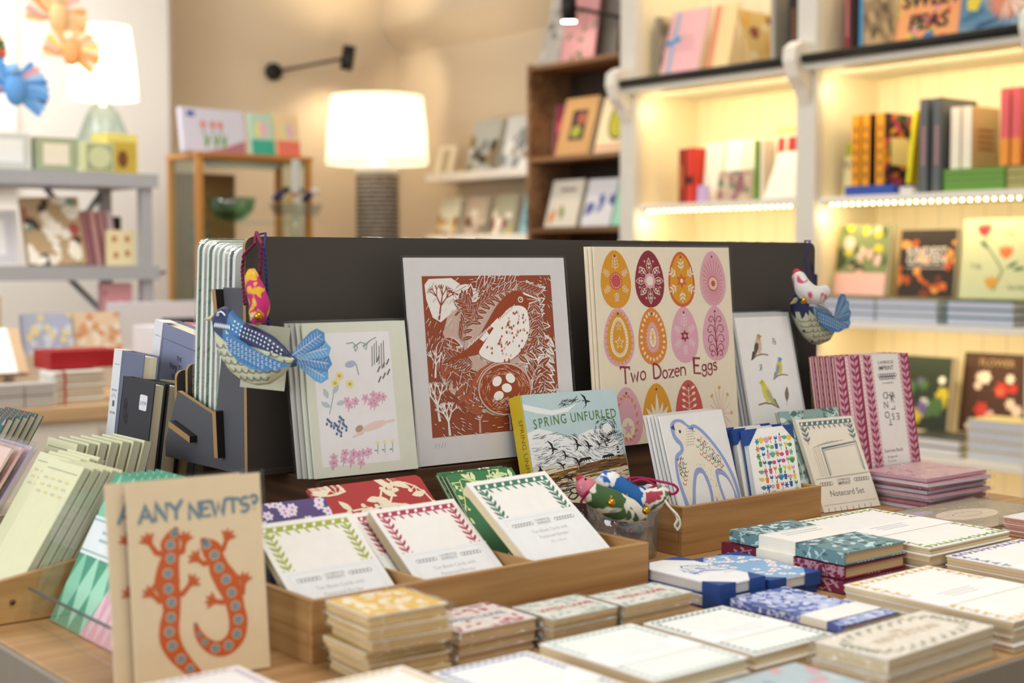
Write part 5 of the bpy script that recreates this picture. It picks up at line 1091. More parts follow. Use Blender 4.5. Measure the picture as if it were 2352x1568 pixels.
def cornerbook(label, M, art=None, w=.100, h=.137, t=.011, group=None, cover='#f3f2ee', flat=False):
    r = thing('notebook', label, 'notebook', group, M); NV = c('#24498f')
    m = MB().box(0, w, 0, .0015, 0, h, c(cover)); a = Art(m, front(), (0, 0, w, h), .00008); art and art(a, w, h); obj('cover', m, r); obj('back_cover', MB().box(0, w, t - .0015, t, 0, h, NV), r)
    obj('page_block', MB().box(.001, w - .001, .0015, t - .0015, .001, h - .001, pages('#dcdcda', 1)), r)
    for px, s1 in ((0, 1), (w, -1)):
        for pz, s2 in ((0, 1), (h, -1)):
            if flat: q = [(px - s1 * .0006, pz - s2 * .0006), (px + s1 * .024, pz - s2 * .0006), (px - s1 * .0006, pz + s2 * .024)]
            else: q = [(px - s1 * .0006, pz - s2 * .0006), (px + s1 * .020, pz - s2 * .0006), (px - s1 * .0006, pz + s2 * .020)]
            obj('corner', MB().prism(q, lambda u, v, e: (u, e, v), -.0008, t + .0006, NV), r, label='navy blue corner')
    return r
for k in (2, 1, 0):
    cornerbook(['front blue cornered notebook with a colourful garden pattern', 'middle blue cornered notebook of the upright three', 'rear blue cornered notebook of the upright three'][k], FR(1.396 - .006 * k, 1.205 + .0145 * k, ZT + .0056, 2, 12), garden if k == 0 else None, .093, .136, .011, 'upright blue cornered notebooks')

# notecard set and what stands behind it
def noteset(a, w, h):
    G1, K = c('#5f7478'), c('#4a4f52'); a.L([(.008, h * .58), (.008, h - .010)], .0001, G1)
    leafborder(a, .005, .004, w - .004, h - .004, G1, .012, .26)
    for i in range(4): a.L([(.016 + .004 * i, .052), (.016 + .004 * i, .096 + .001 * i), (.05 + .01 * i, .104)], .0005, G1 if i % 2 else c('#b9a888'), 3)
    a.L([(.034, .052), (.034, .094), (w - .008, .100), (w - .008, .056)], .0018, G1, 3); a.L([(.037, .054), (.037, .091), (w - .011, .096), (w - .011, .058)], .0006, G1, 3)
    a.R(0, 0, w, .049, c('#efe8d8'), 4); a.L([(.004, .049), (w - .002, .052)], .0006, K, 5)
    chain(a, .008, .036, .041, .0032, K); chain(a, w - .036, w - .006, .043, .0032, K); a.T('CAMBRIDGE', w / 2, .0435, .0048, K, 6); a.T('IMPRINT', w / 2, .0375, .0068, K, 6, bold=.01)
    a.T('Notecard Set', w / 2, .022, .0125, K, 6); a.L([(.004, .010), (w - .004, .011)], .0005, K, 5)
    for i in range(8): a.R(.010 + .012 * i, 0, .011 + .012 * i, .006, K, 5)
patbook('teal leaf patterned sleeve standing behind the cream notecard set', .118, .150, '#86a09a', vines(['#c9dcd4', '#4f6a68'], 4, 22, .022, .0016, False), FR(1.587, 1.292, ZT + .001, -6.7, 23), 'pattern_card', None)
sheet('cream pack labelled Notecard Set with grey leaf border', .113, .140, .007, '#efe7d5', FR(1.604, 1.272, ZT + .001, -6.7, 25.4), noteset, 'notecard_pack', 'notecard pack', slv=.10)
STR1, STR2, STR3 = c('#97304f'), c('#d3a0b2'), c('#ecd2d0')
def charles(a, w, h):
    a.R(0, 0, w, h, STR1, 1); x = .0
    xs = [(.0, .024), (.031, .058), (.065, .085), (.152, .174)]
    for x0, x1 in ((.024, .031), (.058, .065), (.083, .087), (.148, .152)):
        a.R(x0, 0, x1, h, STR3, 2)
        for i in range(30): a.E((x0 + x1) / 2, .003 + i * .0062, .0011, .0011, c('#c8506a'), 3, 0, 6)
    for x0, x1 in xs:
        xm = (x0 + x1) / 2; a.R(x0 + .0005, 0, xm - .0005 if x1 - x0 > .021 else xm, h, STR2, 2)
        for i in range(17):
            y = .002 + i * .0112; a.leaf(xm - .0008, y, 128, .0125, .0050, STR1, 3); a.leaf(xm + .0008, y + .005, 52, .0125, .0050, STR2, 3)
    a.R(.087, 0, .148, h, c('#efeae4'), 4); K = c('#3c3c3e')
    a.T('CAMBRIDGE', .1175, .164, .0068, K, 6); a.T('IMPRINT', .1175, .1545, .0095, K, 6, bold=.012); chain(a, .096, .139, .146, .0035, K); chain(a, .098, .139, .1425, .0035, K); a.T('PATTERNMAKERS', .1175, .133, .0032, K, 6)
    for s_, x, y, g in (('C', .109, .110, 0), ('H', .1165, .110, 0), ('A', .124, .110, 0), ('N', .109, .0955, 0), ('R', .1225, .1035, 0), ('L', .1255, .0955, 90), ('O', .109, .080, 0), ('T', .1135, .0790, 180), ('S', .120, .0765, 0), ('E', .129, .0865, 180)): a.T(s_, x + (x - .1175) * .25, y, .0150, K, 6, rot=g)
    a.T('Exercise Book', .113, .028, .0075, K, 6); a.T('48 pages lined', .108, .0195, .0042, K, 6); a.T('21 x 15 cm', .106, .013, .0042, K, 6)
for k in (4, 3, 2, 1, 0):
    patbook(['front pink striped exercise book with a lettered cream band', 'second pink striped exercise book', 'third pink striped exercise book', 'fourth pink striped exercise book', 'rearmost pink striped exercise book'][k] + ' standing by the rack end', .174, .179, '#97304f', charles if k == 0 else (lambda a, w, h: charles(a, w, h)), FR(1.718 - .0035 * k, 1.320 + .0078 * k, ZT + .0365, -2.6, 9.5), 'exercise_book', 'pink striped exercise books', n=.0050)
patbook('dark notebook with a faint pale motif between the rack and the pink exercise books', .10, .205, '#2e2a22', vines(['#6a6450', '#8a836a'], 6, 5, .02, .0012), FR(1.745, 1.395, ZT + .001, -3, 5), 'notebook', None)
sheet_cols = ['#c98a9a', '#d8a0b0', '#dcc0c8', '#c4808c', '#e2c8cc', '#cf98a4', '#c9768a', '#dab4bc']
tag(obj('carton', MB().box(0, .17, 0, .044, 0, .035, c('#c9b0b4'))), 'flat pinkish box under the pink striped exercise books', 'carton', None, FL(1.718, 1.326, ZT + .001, -2))
for i in range(8):
    z = ZT + .001 + i * .0058; r = thing('wrapped_pack', ['bottom', 'second', 'third', 'fourth', 'fifth', 'sixth', 'seventh', 'top'][i] + ' pink exercise pack of the flat stack before the striped books', 'stationery pack', 'pink wrapped packs lying flat', FL(1.727 + .006 * (i % 3), 1.186 + .003 * ((i * 2) % 3), z, 2 * ((i % 3) - 1)))
    m = MB().box(0, .15, 0, .112, 0, .0046, c(['#d5cce0', '#c98088', '#dcd4e4', '#cfa8b4'][i % 4])); a = Art(m, top(.0046), (0, 0, .15, .12)); a.R(0, 0, .15, .112, c(sheet_cols[i]), 1); i == 7 and vines(['#c9708a', '#eccdd2'], 3, 8, .014, .001)(a, .15, .12)
    obj('packet', m, r); obj('wrapping', MB().box(-.006, .156, -.004, .116, .0001, .0052, film(.3, .7, 30)), r)

# jar of stuffed birds
r = thing('plastic_jar', 'clear plastic tumbler holding stuffed patterned cloth birds', 'jar', None, FL(1.188, 1.247, ZT + .0005))
JF = film(.5, .02, 5, (.97, .98, .98), .035); jp = [(.038, 0), (.041, .001), (.0455, .070), (.0443, .070), (.0395, .003), (.001, .003)]; obj('wall', MB().lathe(jp, JF, 40, cap=False), r)
obj('rim', MB().lathe([(.0442, .0695), (.0462, .0695), (.0462, .0715), (.0442, .0715), (.0442, .0695)], film(.95, 0, 5, (1, 1, 1), .2), 40, cap=False), r)
def ballbird(name, label, pts, radii, mat, beak=None, bell=None, cord=None, eye=None, head=None, group=None, cordc='#a3194f', bells=()):
    """soft sewn bird: one swelling body along a curved spine"""
    o = Vector(pts[0]); t = thing(name, label, 'cloth bird', group, Matrix.Translation(o)); L_ = lambda p: Vector(p) - o
    P = [L_(p) for p in pts]; sp = []; rr = []; n = len(P) - 1
    for i in range(n * 6 + 1):
        u = i / 6; k = min(int(u), n - 1); f = u - k; p0, p1, p2, p3 = P[max(k - 1, 0)], P[k], P[k + 1], P[min(k + 2, n)]
        sp.append(.5 * ((2 * p1) + (-p0 + p2) * f + (2 * p0 - 5 * p1 + 4 * p2 - p3) * f * f + (-p0 + 3 * p1 - 3 * p2 + p3) * f ** 3)); rr.append(radii[k] + (radii[k + 1] - radii[k]) * (f * f * (3 - 2 * f)))
    obj('body', MB().tube(sp, rr, mat, 18), t)
    hd = t
    if head: k = head[0]; hd = obj('head', MB().tube(sp[:k], [x * 1.03 for x in rr[:k]], head[1], 18), t)
    if beak: obj('beak', MB().tube([L_(beak[0]), (L_(beak[0]) + L_(beak[1])) / 2, L_(beak[1])], [beak[2], beak[2] * .8, .0006], beak[3], 10), hd)
    if eye: obj('eye', MB().ball(L_(eye), .0016, BLACK, 8), hd)
    for b in bells: m = MB().ball(L_(b), .0048, c('#c9952a', .25, .05, 60, 0, 1), 12).tube([L_(b) + Vector((0, 0, .0045)), L_(b) + Vector((0, 0, .008))], .0009, c('#c9952a', .3), 6); obj('bell', m, t, label='small brass bell')
    for cd in (cord or []):
        cc, pp = cd[0], [L_(p) for p in cd[1:]]; full = []
        for i in range(len(pp) - 1):
            for j in range(8):
                f = j / 8; p0, p1, p2, p3 = pp[max(i - 1, 0)], pp[i], pp[i + 1], pp[min(i + 2, len(pp) - 1)]
                full.append(.5 * ((2 * p1) + (-p0 + p2) * f + (2 * p0 - 5 * p1 + 4 * p2 - p3) * f * f + (-p0 + 3 * p1 - 3 * p2 + p3) * f ** 3))
        full.append(pp[-1]); m = MB(); r0 = .0011; dense = []
        for i in range(len(full) - 1):
            for j in range(3): dense.append(full[i].lerp(full[i + 1], j / 3))
        for s_ in (0, pi): m.tube([p + Vector((cos(i * 1.1 + s_), sin(i * 1.1 + s_) * .4, sin(i * 1.1 + s_) * .8)) * r0 * .8 for i, p in enumerate(dense)], r0, cc, 6)
        obj('cord', m, t)
    return t
def PV(x, y, d):
    """place on the table by its direction and distance from where the shop is seen"""
    return V0 + (FW + RT * ((x - 1176) / 3267) - UPV * ((y - 784) / 3267)) * d
aa, pp_ = rad(50.9), rad(3.31); V0 = Vector((0, 0, 1.16)); FW = Vector((cos(aa) * cos(pp_), sin(aa) * cos(pp_), -sin(pp_))); RT = Vector((sin(aa), -cos(aa), 0)); UPV = RT.cross(FW)
BLU = patch('#1f62a8', '#e6e8ea', 42, .52); GRN = patch('#3f5f33', '#dcd8c8', 40, .50); RED = patch('#a53a48', '#e6e0da', 42, .5, cc='#5a7a4a'); PNK = patch('#cf7488', '#e0a0a8', 120, .6)
B1 = ballbird('cloth_bird', 'blue and white patterned cloth bird lying across the top of the jar', [PV(1378, 1090, 1.66), PV(1396, 1108, 1.66), PV(1425, 1132, 1.665), PV(1455, 1148, 1.67), PV(1488, 1136, 1.68), PV(1520, 1126, 1.69)], [.0085, .0155, .0185, .0185, .0125, .006], BLU, bells=(PV(1440, 1150, 1.645),), cord=[(c('#a3194f', .8), PV(1438, 1110, 1.66), PV(1445, 1098, 1.66), PV(1475, 1097, 1.67), PV(1510, 1104, 1.67), PV(1545, 1112, 1.67), PV(1557, 1124, 1.67), PV(1545, 1134, 1.67), PV(1520, 1124, 1.67), PV(1480, 1102, 1.665), PV(1450, 1108, 1.66))], group='cloth birds in the jar')
ballbird('cloth_bird', 'green and white patterned cloth bird with a pink spotted head in the jar', [PV(1332, 1100, 1.62), PV(1345, 1118, 1.62), PV(1368, 1138, 1.62), PV(1402, 1155, 1.625), PV(1440, 1172, 1.63), PV(1478, 1186, 1.64)], [.006, .0115, .0135, .0165, .0150, .0075], GRN, eye=PV(1345, 1100, 1.606), beak=(PV(1335, 1100, 1.62), PV(1322, 1098, 1.62), .0052, c('#b0283a')), head=(9, PNK), bells=(PV(1404, 1154, 1.595), PV(1484, 1172, 1.61)), cord=[(c('#a3194f', .8), PV(1352, 1128, 1.607), PV(1342, 1140, 1.61), PV(1334, 1154, 1.61))], group='cloth birds in the jar')
ballbird('cloth_bird', 'white cloth bird end with red and green print at the right of the jar rim', [PV(1478, 1160, 1.665), PV(1495, 1148, 1.67), PV(1512, 1138, 1.675), PV(1530, 1126, 1.68)], [.009, .0145, .0135, .009], RED, cord=[(c('#e2dccb', .9), PV(1528, 1150, 1.655), PV(1540, 1166, 1.652), PV(1552, 1178, 1.65), PV(1560, 1190, 1.65), PV(1562, 1205, 1.65), PV(1556, 1216, 1.65), PV(1550, 1206, 1.65), PV(1556, 1192, 1.65), PV(1545, 1172, 1.652))], group='cloth birds in the jar')
ballbird('cloth_bird', 'navy and cream cloth bird seen through the left wall of the jar', [PV(1392, 1205, 1.705), PV(1402, 1195, 1.705), PV(1414, 1184, 1.71)], [.007, .0105, .008], patch('#22355e', '#d8d6cc', 44, .5), group='cloth birds in the jar')
ballbird('cloth_bird', 'blue flowered cloth bird seen through the right wall of the jar', [PV(1425, 1216, 1.71), PV(1442, 1214, 1.715), PV(1462, 1217, 1.72), PV(1475, 1222, 1.72)], [.010, .0135, .0135, .010], patch('#5f86a0', '#8fa9b8', 60, .52, cc='#b0405a'), group='cloth birds in the jar')
ballbird('cloth_bird', 'sage green cloth bird at the bottom of the jar', [PV(1410, 1248, 1.71), PV(1428, 1247, 1.715), PV(1448, 1248, 1.72), PV(1462, 1250, 1.72)], [.009, .0125, .0125, .009], patch('#8fa89a', '#c6d2ca', 50, .5), group='cloth birds in the jar')

# ---------------------------------------------------------------- painted tin birds hanging from the rack corners
def tinbird(label, origin, yaw, s, tagc=True, tail_g=0, tilt=0, cords=()):
    """profile drawn in a side view, inflated to a folded shell"""
    t = thing('tin_bird', label, 'bird ornament', 'painted bird ornaments', Matrix.Translation(origin) @ Matrix.Rotation(rad(yaw), 4, 'Z') @ Matrix.Rotation(rad(tilt), 4, 'Y') @ Matrix.Scale(s, 4))
    NAVY, BL, LBL, CRE, GRY_, WH = c('#28355e', .5), c('#3f7ab0', .5), c('#5c97c4', .5), c('#d5d9bb', .6), c('#9aa5a0', .6), c('#dfe6ea')
    tp = [(-.0, .040), (.006, .0495), (.014, .053), (.022, .050), (.028, .042), (.040, .034), (.055, .029), (.070, .022), (.085, .010), (.098, -.004)]
    bt = [(-.0, .040), (.002, .028), (.006, .012), (.012, -.006), (.022, -.020), (.036, -.030), (.052, -.034), (.068, -.032), (.084, -.022), (.098, -.004)]
    itp = lambda T, x: next((T[i][1] + (T[i + 1][1] - T[i][1]) * (x - T[i][0]) / (T[i + 1][0] - T[i][0]) for i in range(len(T) - 1) if T[i][0] <= x <= T[i + 1][0]), 0)
    def inf(u, v, e, T=.017):
        a_, b_ = itp(tp, min(max(u, 0), .098)), itp(bt, min(max(u, 0), .098)); hz = max((a_ - b_) / 2, .0005); zc = (a_ + b_) / 2; q_ = max(0, 1 - ((v - zc) / hz) ** 2)
        return (u, -T * min(1, u / .012 + .3) * min(1, (.1 - u) / .03) * math.sqrt(q_) * 1 - e, v)
    m = MB(); N, K = 30, 16; V = []
    for i in range(N + 1):
        x = .098 * i / N; a_, b_ = itp(tp, x), itp(bt, x); ring = []
        for k in range(K):
            g = 2 * pi * k / K; z = (a_ + b_) / 2 + (a_ - b_) / 2 * cos(g); y = inf(x, z, 0)[1]; ring.append((x, y if g <= pi else -y, z))
        V += ring
    for i in range(N):
        x = .098 * (i + .5) / N
        for k in range(K):
            z = (V[i * K + k][2] + V[i * K + (k + 1) % K][2]) / 2; mt = NAVY if x < .024 and z > .024 else (BL if z > .026 - x * .20 and x < .04 else (NAVY if z > .018 - (x - .04) * .35 else CRE))
            m.add([V[i * K + k], V[i * K + (k + 1) % K], V[(i + 1) * K + (k + 1) % K], V[(i + 1) * K + k]], [(0, 1, 2, 3)], mt, True)
    A_ = Art(m, lambda u, v, e: inf(u, v, e + .0006), None, .00025); K_ = c('#2a3040')
    for j in range(6):
        for i in range(11):
            x = .008 + i * .0085 + (j % 2) * .004; z = .012 - j * .0085 - abs(x - .05) * -.05 - .004
            if itp(bt, min(x, .098)) + .003 < z < itp(tp, min(x, .098)) - .004 and z < .018 - x * .18: A_.ring(x, z + .003, .0046, .0052, .0007, K_, 2, 6, 185, 355)
    for i in range(9): A_.leaf(.010 + i * .0022, .030 - .0003 * i, 75 + 4 * i, .006, .0016, WH, 3)
    for i in range(40):
        x = .030 + (i % 14) * .0042; z = itp(tp, x) - .003 - (i // 14) * .0042
        A_.leaf(x, z, -60, .0028, .0016, WH, 3)
    A_.L([(.011, .0455), (.0145, .0475), (.018, .0455), (.0205, .043)], .0014, WH, 4); A_.E(.0125, .0435, .0018, .0012, WH, 4); A_.E(.0125, .0435, .0008, .0008, NAVY, 5)
    bd_ = obj('body', m, t)
    obj('beak', MB().add([(.002, -.003, .045), (.002, .003, .045), (.002, 0, .036), (-.013, 0, .037), (.002, -.004, .040), (.002, .004, .040)], [(0, 3, 1), (0, 4, 3), (4, 2, 3), (1, 3, 5), (5, 3, 2)], c('#cfc79a')), bd_, label='cream pointed beak')
    wf = [(.022, .024), (.034, .022), (.050, .014), (.066, .004), (.084, -.003), (.102, -.010), (.088, -.014), (.072, -.016), (.056, -.014), (.040, -.006), (.028, .006)]
    for sd in (-1, 1):
        m = MB(); w_ = lambda u, v, e, sd=sd: (u, sd * (.0185 + .004 * sin((u - .02) * 35) + e), v)
        m.prism(wf, w_, 0, .0008, BL); A_ = Art(m, lambda u, v, e, sd=sd: w_(u, v, .0008 + e), None, .0002); q = random.Random(2)
        for i in range(15):
            for j in range(5):
                x = .028 + i * .0048; z = .018 - i * .0021 - j * .0052
                if z > -.013 + max(0, .05 - x) * .8 and x < .094: (A_.ring(x, z, .0014, .0014, .0007, WH, 2, 6, 60, 300) if j < 3 else A_.E(x, z, .0008, .0012, LBL, 2, 0, 6))
        obj('wing', m, t)
    m = MB()
    for k, g in enumerate((34, 13, -8, -28)):
        g += tail_g; pts = [(0, 0), (.018, .0065), (.036, .0095), (.044, .0085), (.049, 0), (.044, -.0085), (.036, -.0095), (.018, -.0065)]; R_ = lambda u, v: (.092 + u * cos(rad(g)) - v * sin(rad(g)), -.002 + u * sin(rad(g)) + v * cos(rad(g)))
        m.prism([R_(*p) for p in pts], lambda u, v, e, k=k: (u, e + .0012 * k, v), 0, .0008, [BL, LBL][k % 2]); A_ = Art(m, lambda u, v, e, k=k: (u, -e + .0012 * k, v), None, .0002); A_.L([R_(.004, 0), R_(.045, 0)], .0006, WH, 2)
        for i in range(9):
            for sd in (1, -1): A_.L([R_(.008 + .004 * i, 0), R_(.0115 + .004 * i, sd * .0062)], .0004, WH, 2)
    obj('tail', m, t); return t
TB = PV(492, 812, 1.575)
BIRD1 = tinbird('large blue painted bird ornament hanging at the left corner of the rack', TB, -56, 1.0)
TR = PV(1830, 752, 2.17)
BIRD2 = tinbird('smaller blue painted bird ornament hanging at the right corner of the rack', TR, 2, 1.02, tail_g=16, tilt=-6)
def twist(par, pts, col, r0=.0010):
    m = MB(); D = []; P = [Vector(p) for p in pts]
    for i in range(len(P) - 1):
        n = max(2, int((P[i + 1] - P[i]).length / .0022))
        for j in range(n): D.append(P[i].lerp(P[i + 1], j / n))
    o = D[0].copy()
    for s_ in (0, pi): m.tube([p - o + Vector((cos(i * 1.3 + s_), sin(i * 1.3 + s_), 0)) * r0 * .8 for i, p in enumerate(D)], r0, col, 6)
    ob = obj('cord', m, par); ob.matrix_basis = par.matrix_basis.inverted() @ Matrix.Translation(o); return ob
CB = 1.188
twist(BIRD1, [(.805, 1.462, 1.14), (.808, 1.460, CB), (.812, 1.447, CB + .002), PV(606, 570, 1.575), PV(612, 640, 1.575), PV(617, 752, 1.575)], c('#272a6a', .8))
twist(BIRD2, [PV(1874, 675, 2.24), PV(1868, 615, 2.25), PV(1855, 590, 2.25), (1.782, 1.458, CB + .001), (1.780, 1.446, CB + .001), PV(1848, 590, 2.215), PV(1858, 650, 2.2), PV(1870, 690, 2.19), PV(1868, 735, 2.18)], c('#272c62', .8), .0010)
MG = patch('#c22a72', '#e0b424', 62, .52, cc='#e9c9d0')
CB1 = ballbird('cloth_bird', 'pink and yellow cloth bird hanging head down at the left rack corner', [PV(577, 617, 1.57), PV(580, 640, 1.57), PV(588, 670, 1.565), PV(596, 700, 1.565), PV(592, 725, 1.565), PV(582, 742, 1.565)], [.004, .0085, .0105, .0115, .0105, .005], MG, bells=(PV(593, 726, 1.549),))
ballbird('cloth_bird', 'white cloth bird with red print above the right painted bird', [PV(1828, 622, 2.15), PV(1836, 640, 2.14), PV(1850, 666, 2.13), PV(1874, 678, 2.13), PV(1898, 668, 2.14)], [.005, .011, .0145, .0145, .010], patch('#d5d0cd', '#c04a62', 26, .56), head=(5, c('#b5303c', .8)), bells=(PV(1846, 690, 2.105),))
twist(CB1, [PV(562, 700, 1.60), PV(556, 620, 1.62), PV(560, 585, 1.62), PV(585, 560, 1.60), (.803, 1.452, CB + .003), PV(601, 560, 1.58), PV(598, 610, 1.58), PV(596, 655, 1.58)], c('#7a1440', .8), .0013)
tag(obj('price_tag', MB().box(-.028, .022, 0, .0008, -.072, 0, c('#cfd2bb'))), 'pale paper tag hanging behind the left painted bird', 'tag', None, Matrix.Translation(PV(622, 748, 1.60)) @ Matrix.Rotation(rad(-36), 4, 'Z') @ Matrix.Rotation(rad(6), 4, 'Y'))
# ---------------------------------------------------------------- flat packs on the table
def flat(label, x0, y0, x1, y1, z0, z1, n, art, base='#f3f2ef', yaw=0, name='notecard_pack', cat='notecard pack', group=None, wrap=0, block='#e2cfa8', layers=True):
    """pack lying flat: top card, block of cards below; optional clear wrapping"""
    w, d, h = x1 - x0, y1 - y0, z1 - z0; r = thing(name, label, cat, group, FL(x0, y0, z0, yaw))
    m = MB().box(0, w, 0, d, h - .0012, h, c(base)); a = Art(m, top(h), (0, 0, w, d), .00007); art and art(a, w, d); obj('top_card', m, r)
    q = random.Random(label); B = MB(); k = max(1, n); hh = (h - .0012) / k
    for i in range(k): o1, o2 = q.uniform(-.0016, .0016), q.uniform(-.0016, .0016); B.box(.001 + o1, w - .001 + o1, .001 + o2, d - .001 + o2, i * hh, (i + 1) * hh - .0003, pages(block, 2, 1500))
    obj('card_block', B, r)
    if wrap: obj('wrapping', MB().box(-.004, w + .004, -.004, d + .004, 0, h + .0006, film(wrap * .9, 1.0, 60)), r)
    return r
def ivy(col, band=True, leafw=.0105, edge=.008, txt=False):
    def f(a, w, d):
        m = c(col); q = random.Random(3); sp = leafw * 1.12
        for (xa, ya, xb, yb) in ((edge, d - edge, w - edge, d - edge), (edge, edge, edge, d - edge), (w - edge, edge, w - edge, d - edge), (edge, edge, w - edge, edge)):
            n = int(math.hypot(xb - xa, yb - ya) / sp)
            for i in range(n + 1):
                x, y = xa + (xb - xa) * i / n, ya + (yb - ya) * i / n; g = q.uniform(0, 360)
                for t_ in (0, 120, 240): a.leaf(x, y, g + t_, leafw * .62, leafw * .42, m, 2)
        if band:
            a.R(0, d * .38, w, d * .62, c('#f7f6f4'), 3); a.L([(0, d * .38), (w, d * .38)], .0005, c('#d9c9a8'), 4); a.L([(0, d * .62), (w, d * .62)], .0005, c('#e6e2da'), 4)
            for i in range(3): a.R(w * (.26 + .02 * i), d * (.555 - .035 * i), w * (.66 - .02 * i), d * (.567 - .035 * i), c('#c6c6ca'), 4)
    return f
def dash(col, band=True, bw=.0095):
    def f(a, w, d):
        m = c(col); e = .0045
        for i in range(int((w - 2 * e) / (bw * .8))):
            x = e + i * bw * .8
            for y, s_ in ((d - e - bw * .5, 1), (e, -1)): a.leaf(x, y + bw * .1, 50 * s_ + (0 if s_ > 0 else 40), bw * .8, bw * .36, m, 2); a.leaf(x + bw * .3, y + bw * .4, -50, bw * .7, bw * .3, m, 2)
        for i in range(int((d - 2 * e) / (bw * .8))):
            y = e + i * bw * .8
            for x in (e, w - e - bw * .5): a.leaf(x, y, 50, bw * .8, bw * .34, m, 2); a.leaf(x + bw * .4, y, 130, bw * .8, bw * .34, m, 2)
        if band: a.R(0, d * .34, w, d * .60, c('#f7f7f6'), 3); a.L([(0, d * .34), (w, d * .34)], .0005, c('#dcc8a0'), 4); [a.R(w * (.2 + .03 * i), d * (.53 - .05 * i), w * (.8 - .03 * i), d * (.542 - .05 * i), c('#cdd3d6'), 4) for i in range(3)]
    return f
# stack of yellow wrapped packs
for i in range(6):
    z = ZT + .001 + i * .0102; k = i == 5
    def yl(a, w, d):
        a.R(0, 0, w, d, c('#e6bf58'), 1); q = random.Random(1)
        for j in range(46): a.leaf(q.uniform(0, w), q.uniform(0, d), q.uniform(0, 360), .012, .007, c('#f6ead0'), 2)
    flat(['bottom', 'second from bottom', 'third from bottom', 'third from top', 'second from top', 'topmost'][i] + ' yellow patterned pack in the wrapped stack by the long tray', .645 + .003 * (i % 2), .983 + .002 * (i % 3), .725 + .003 * (i % 2), 1.060, z, z + .0095, 2, yl if k else (lambda a, w, d: a.R(0, 0, w, d, c('#e6bf58'), 1)), yaw=-6 + 2 * (i % 3), group='yellow patterned card packs', wrap=.30, block='#ddc08a')
def love(bg, leaf_, txt):
    def f(a, w, d):
        a.R(0, 0, w, d, c(bg), 1); q = random.Random(5)
        for j in range(60):
            x, y = q.uniform(0, w), q.uniform(0, d)
            if abs(y - d / 2) > d * .17: a.leaf(x, y, q.uniform(0, 360), .010, .005, c(leaf_), 2)
        a.T('WITH LOVE', w / 2, d * .42, .0125, c(txt), 4, bold=.03)
    return f
for (x0, y0, x1, y1, n, bg, lf, tx, ds, yw) in ((.745, .992, .834, 1.066, 3, '#f3eae4', '#c0506a', '#7f9fb8', 'pink', 0), (.8395, .975, .921, 1.036, 3, '#e9ece4', '#b9c6ba', '#d4584e', 'left grey-green', 0), (.925, .971, 1.018, 1.024, 3, '#e9ece4', '#b9c6ba', '#d4584e', 'right grey-green', 0)):
    for i in range(n):
        z = ZT + .001 + i * .0098; flat(['bottom', 'middle', 'top'][i] + ' pack of the ' + ds + ' small card stack', x0 + .001 * i, y0, x1 + .001 * i, y1, z, z + .0095, 2, love(bg, lf, tx) if i == n - 1 else None, bg, group=ds + ' small packs', wrap=.32, block='#dcbf90')
def many(ds, x0, y0, x1, y1, z1, n, art, group, yaw=0, **k):
    hh = (z1 - ZT - .001) / n
    for i in range(n):
        z = ZT + .001 + i * hh; w_ = 'top' if i == n - 1 else ['bottom', 'second', 'third', 'fourth', 'fifth'][i]
        flat(f'{w_} of the {ds}' if n > 1 else ds, x0 + .0022 * ((i * 7) % 3 - 1) * (i < n - 1), y0 + .002 * ((i * 5) % 3 - 1) * (i < n - 1), x1, y1, z, z + hh - .0004, 2, art if i == n - 1 else None, group=group if n > 1 else None, yaw=yaw, **k)
many('notecards with a pale mint border, front centre', .791, .793, .902, .936, .825, 2, dash('#a9cfc6'), 'pale mint bordered packs')
many('notecards with a dark teal border, right of the pale mint ones', .919, .800, 1.027, .937, .822, 2, dash('#4f8a80'), 'dark teal bordered packs')
many('notecards with a lavender blue border at the bottom edge', .656, .765, .757, .911, .830, 2, dash('#5f74ba'), 'lavender blue bordered packs')
many('notecards with a mustard yellow border at the bottom edge', .552, .795, .651, .943, .830, 2, dash('#dcb03a'), 'mustard bordered packs')
many('notecards with a soft plum border at the bottom left edge', .464, .880, .547, 1.027, .830, 2, dash('#b89ab4'), 'plum bordered packs')
many('large cards with a gold ivy border at the right', 1.164, .705, 1.308, .897, .830, 4, ivy('#dfae3e'), 'gold ivy bordered packs', block='#dcc49a')
many('large cards with a violet ivy border at the right edge', 1.368, .712, 1.519, .915, .830, 3, ivy('#7d76b8'), 'violet ivy bordered packs', block='#dcc49a')
many('large cards with a green ivy border beside the pink packs', 1.346, .920, 1.505, 1.120, .840, 5, ivy('#85a03c'), 'green ivy bordered packs', block='#dcc49a')
def inv(a, w, d):
    a.R(0, 0, w, d, c('#f6f0e4'), 1); q = random.Random(4)
    for i in range(90):
        g = i * 4; x, y = w / 2 + (w / 2 - .010) * max(-1, min(1, 1.15 * cos(rad(g)))), d / 2 + (d / 2 - .009) * max(-1, min(1, 1.15 * sin(rad(g)))); a.leaf(x, y, g + 60 + 50 * (i % 3), .009, .004, c(['#8f9a86', '#b9b29a', '#a6ab8f'][i % 3]), 2)
    a.T('AN', w / 2, d * .60, .012, c('#d8c29a'), 4); a.T('INVITATION', w / 2, d * .42, .017, c('#d2b890'), 4)
many('wrapped invitation cards with a grey-green wreath in the right foreground', .975, .705, 1.140, .780, .829, 2, inv, 'wrapped invitation packs', yaw=2, wrap=.45)
def pastel(a, w, d): a.R(0, 0, w, d, c('#b9ccd4'), 1); [a.E(random.Random(i).uniform(0, w), random.Random(i + 9).uniform(0, d), .012, .006, c(['#d8b0b8', '#9fb8c6', '#c9d6d8'][i % 3]), 2, 40 * i) for i in range(16)]
many('pastel blue and pink wrapped card at the front edge of the table', .800, .702, .955, .787, .812, 1, pastel, None, wrap=.2, name='greeting_card', cat='card')
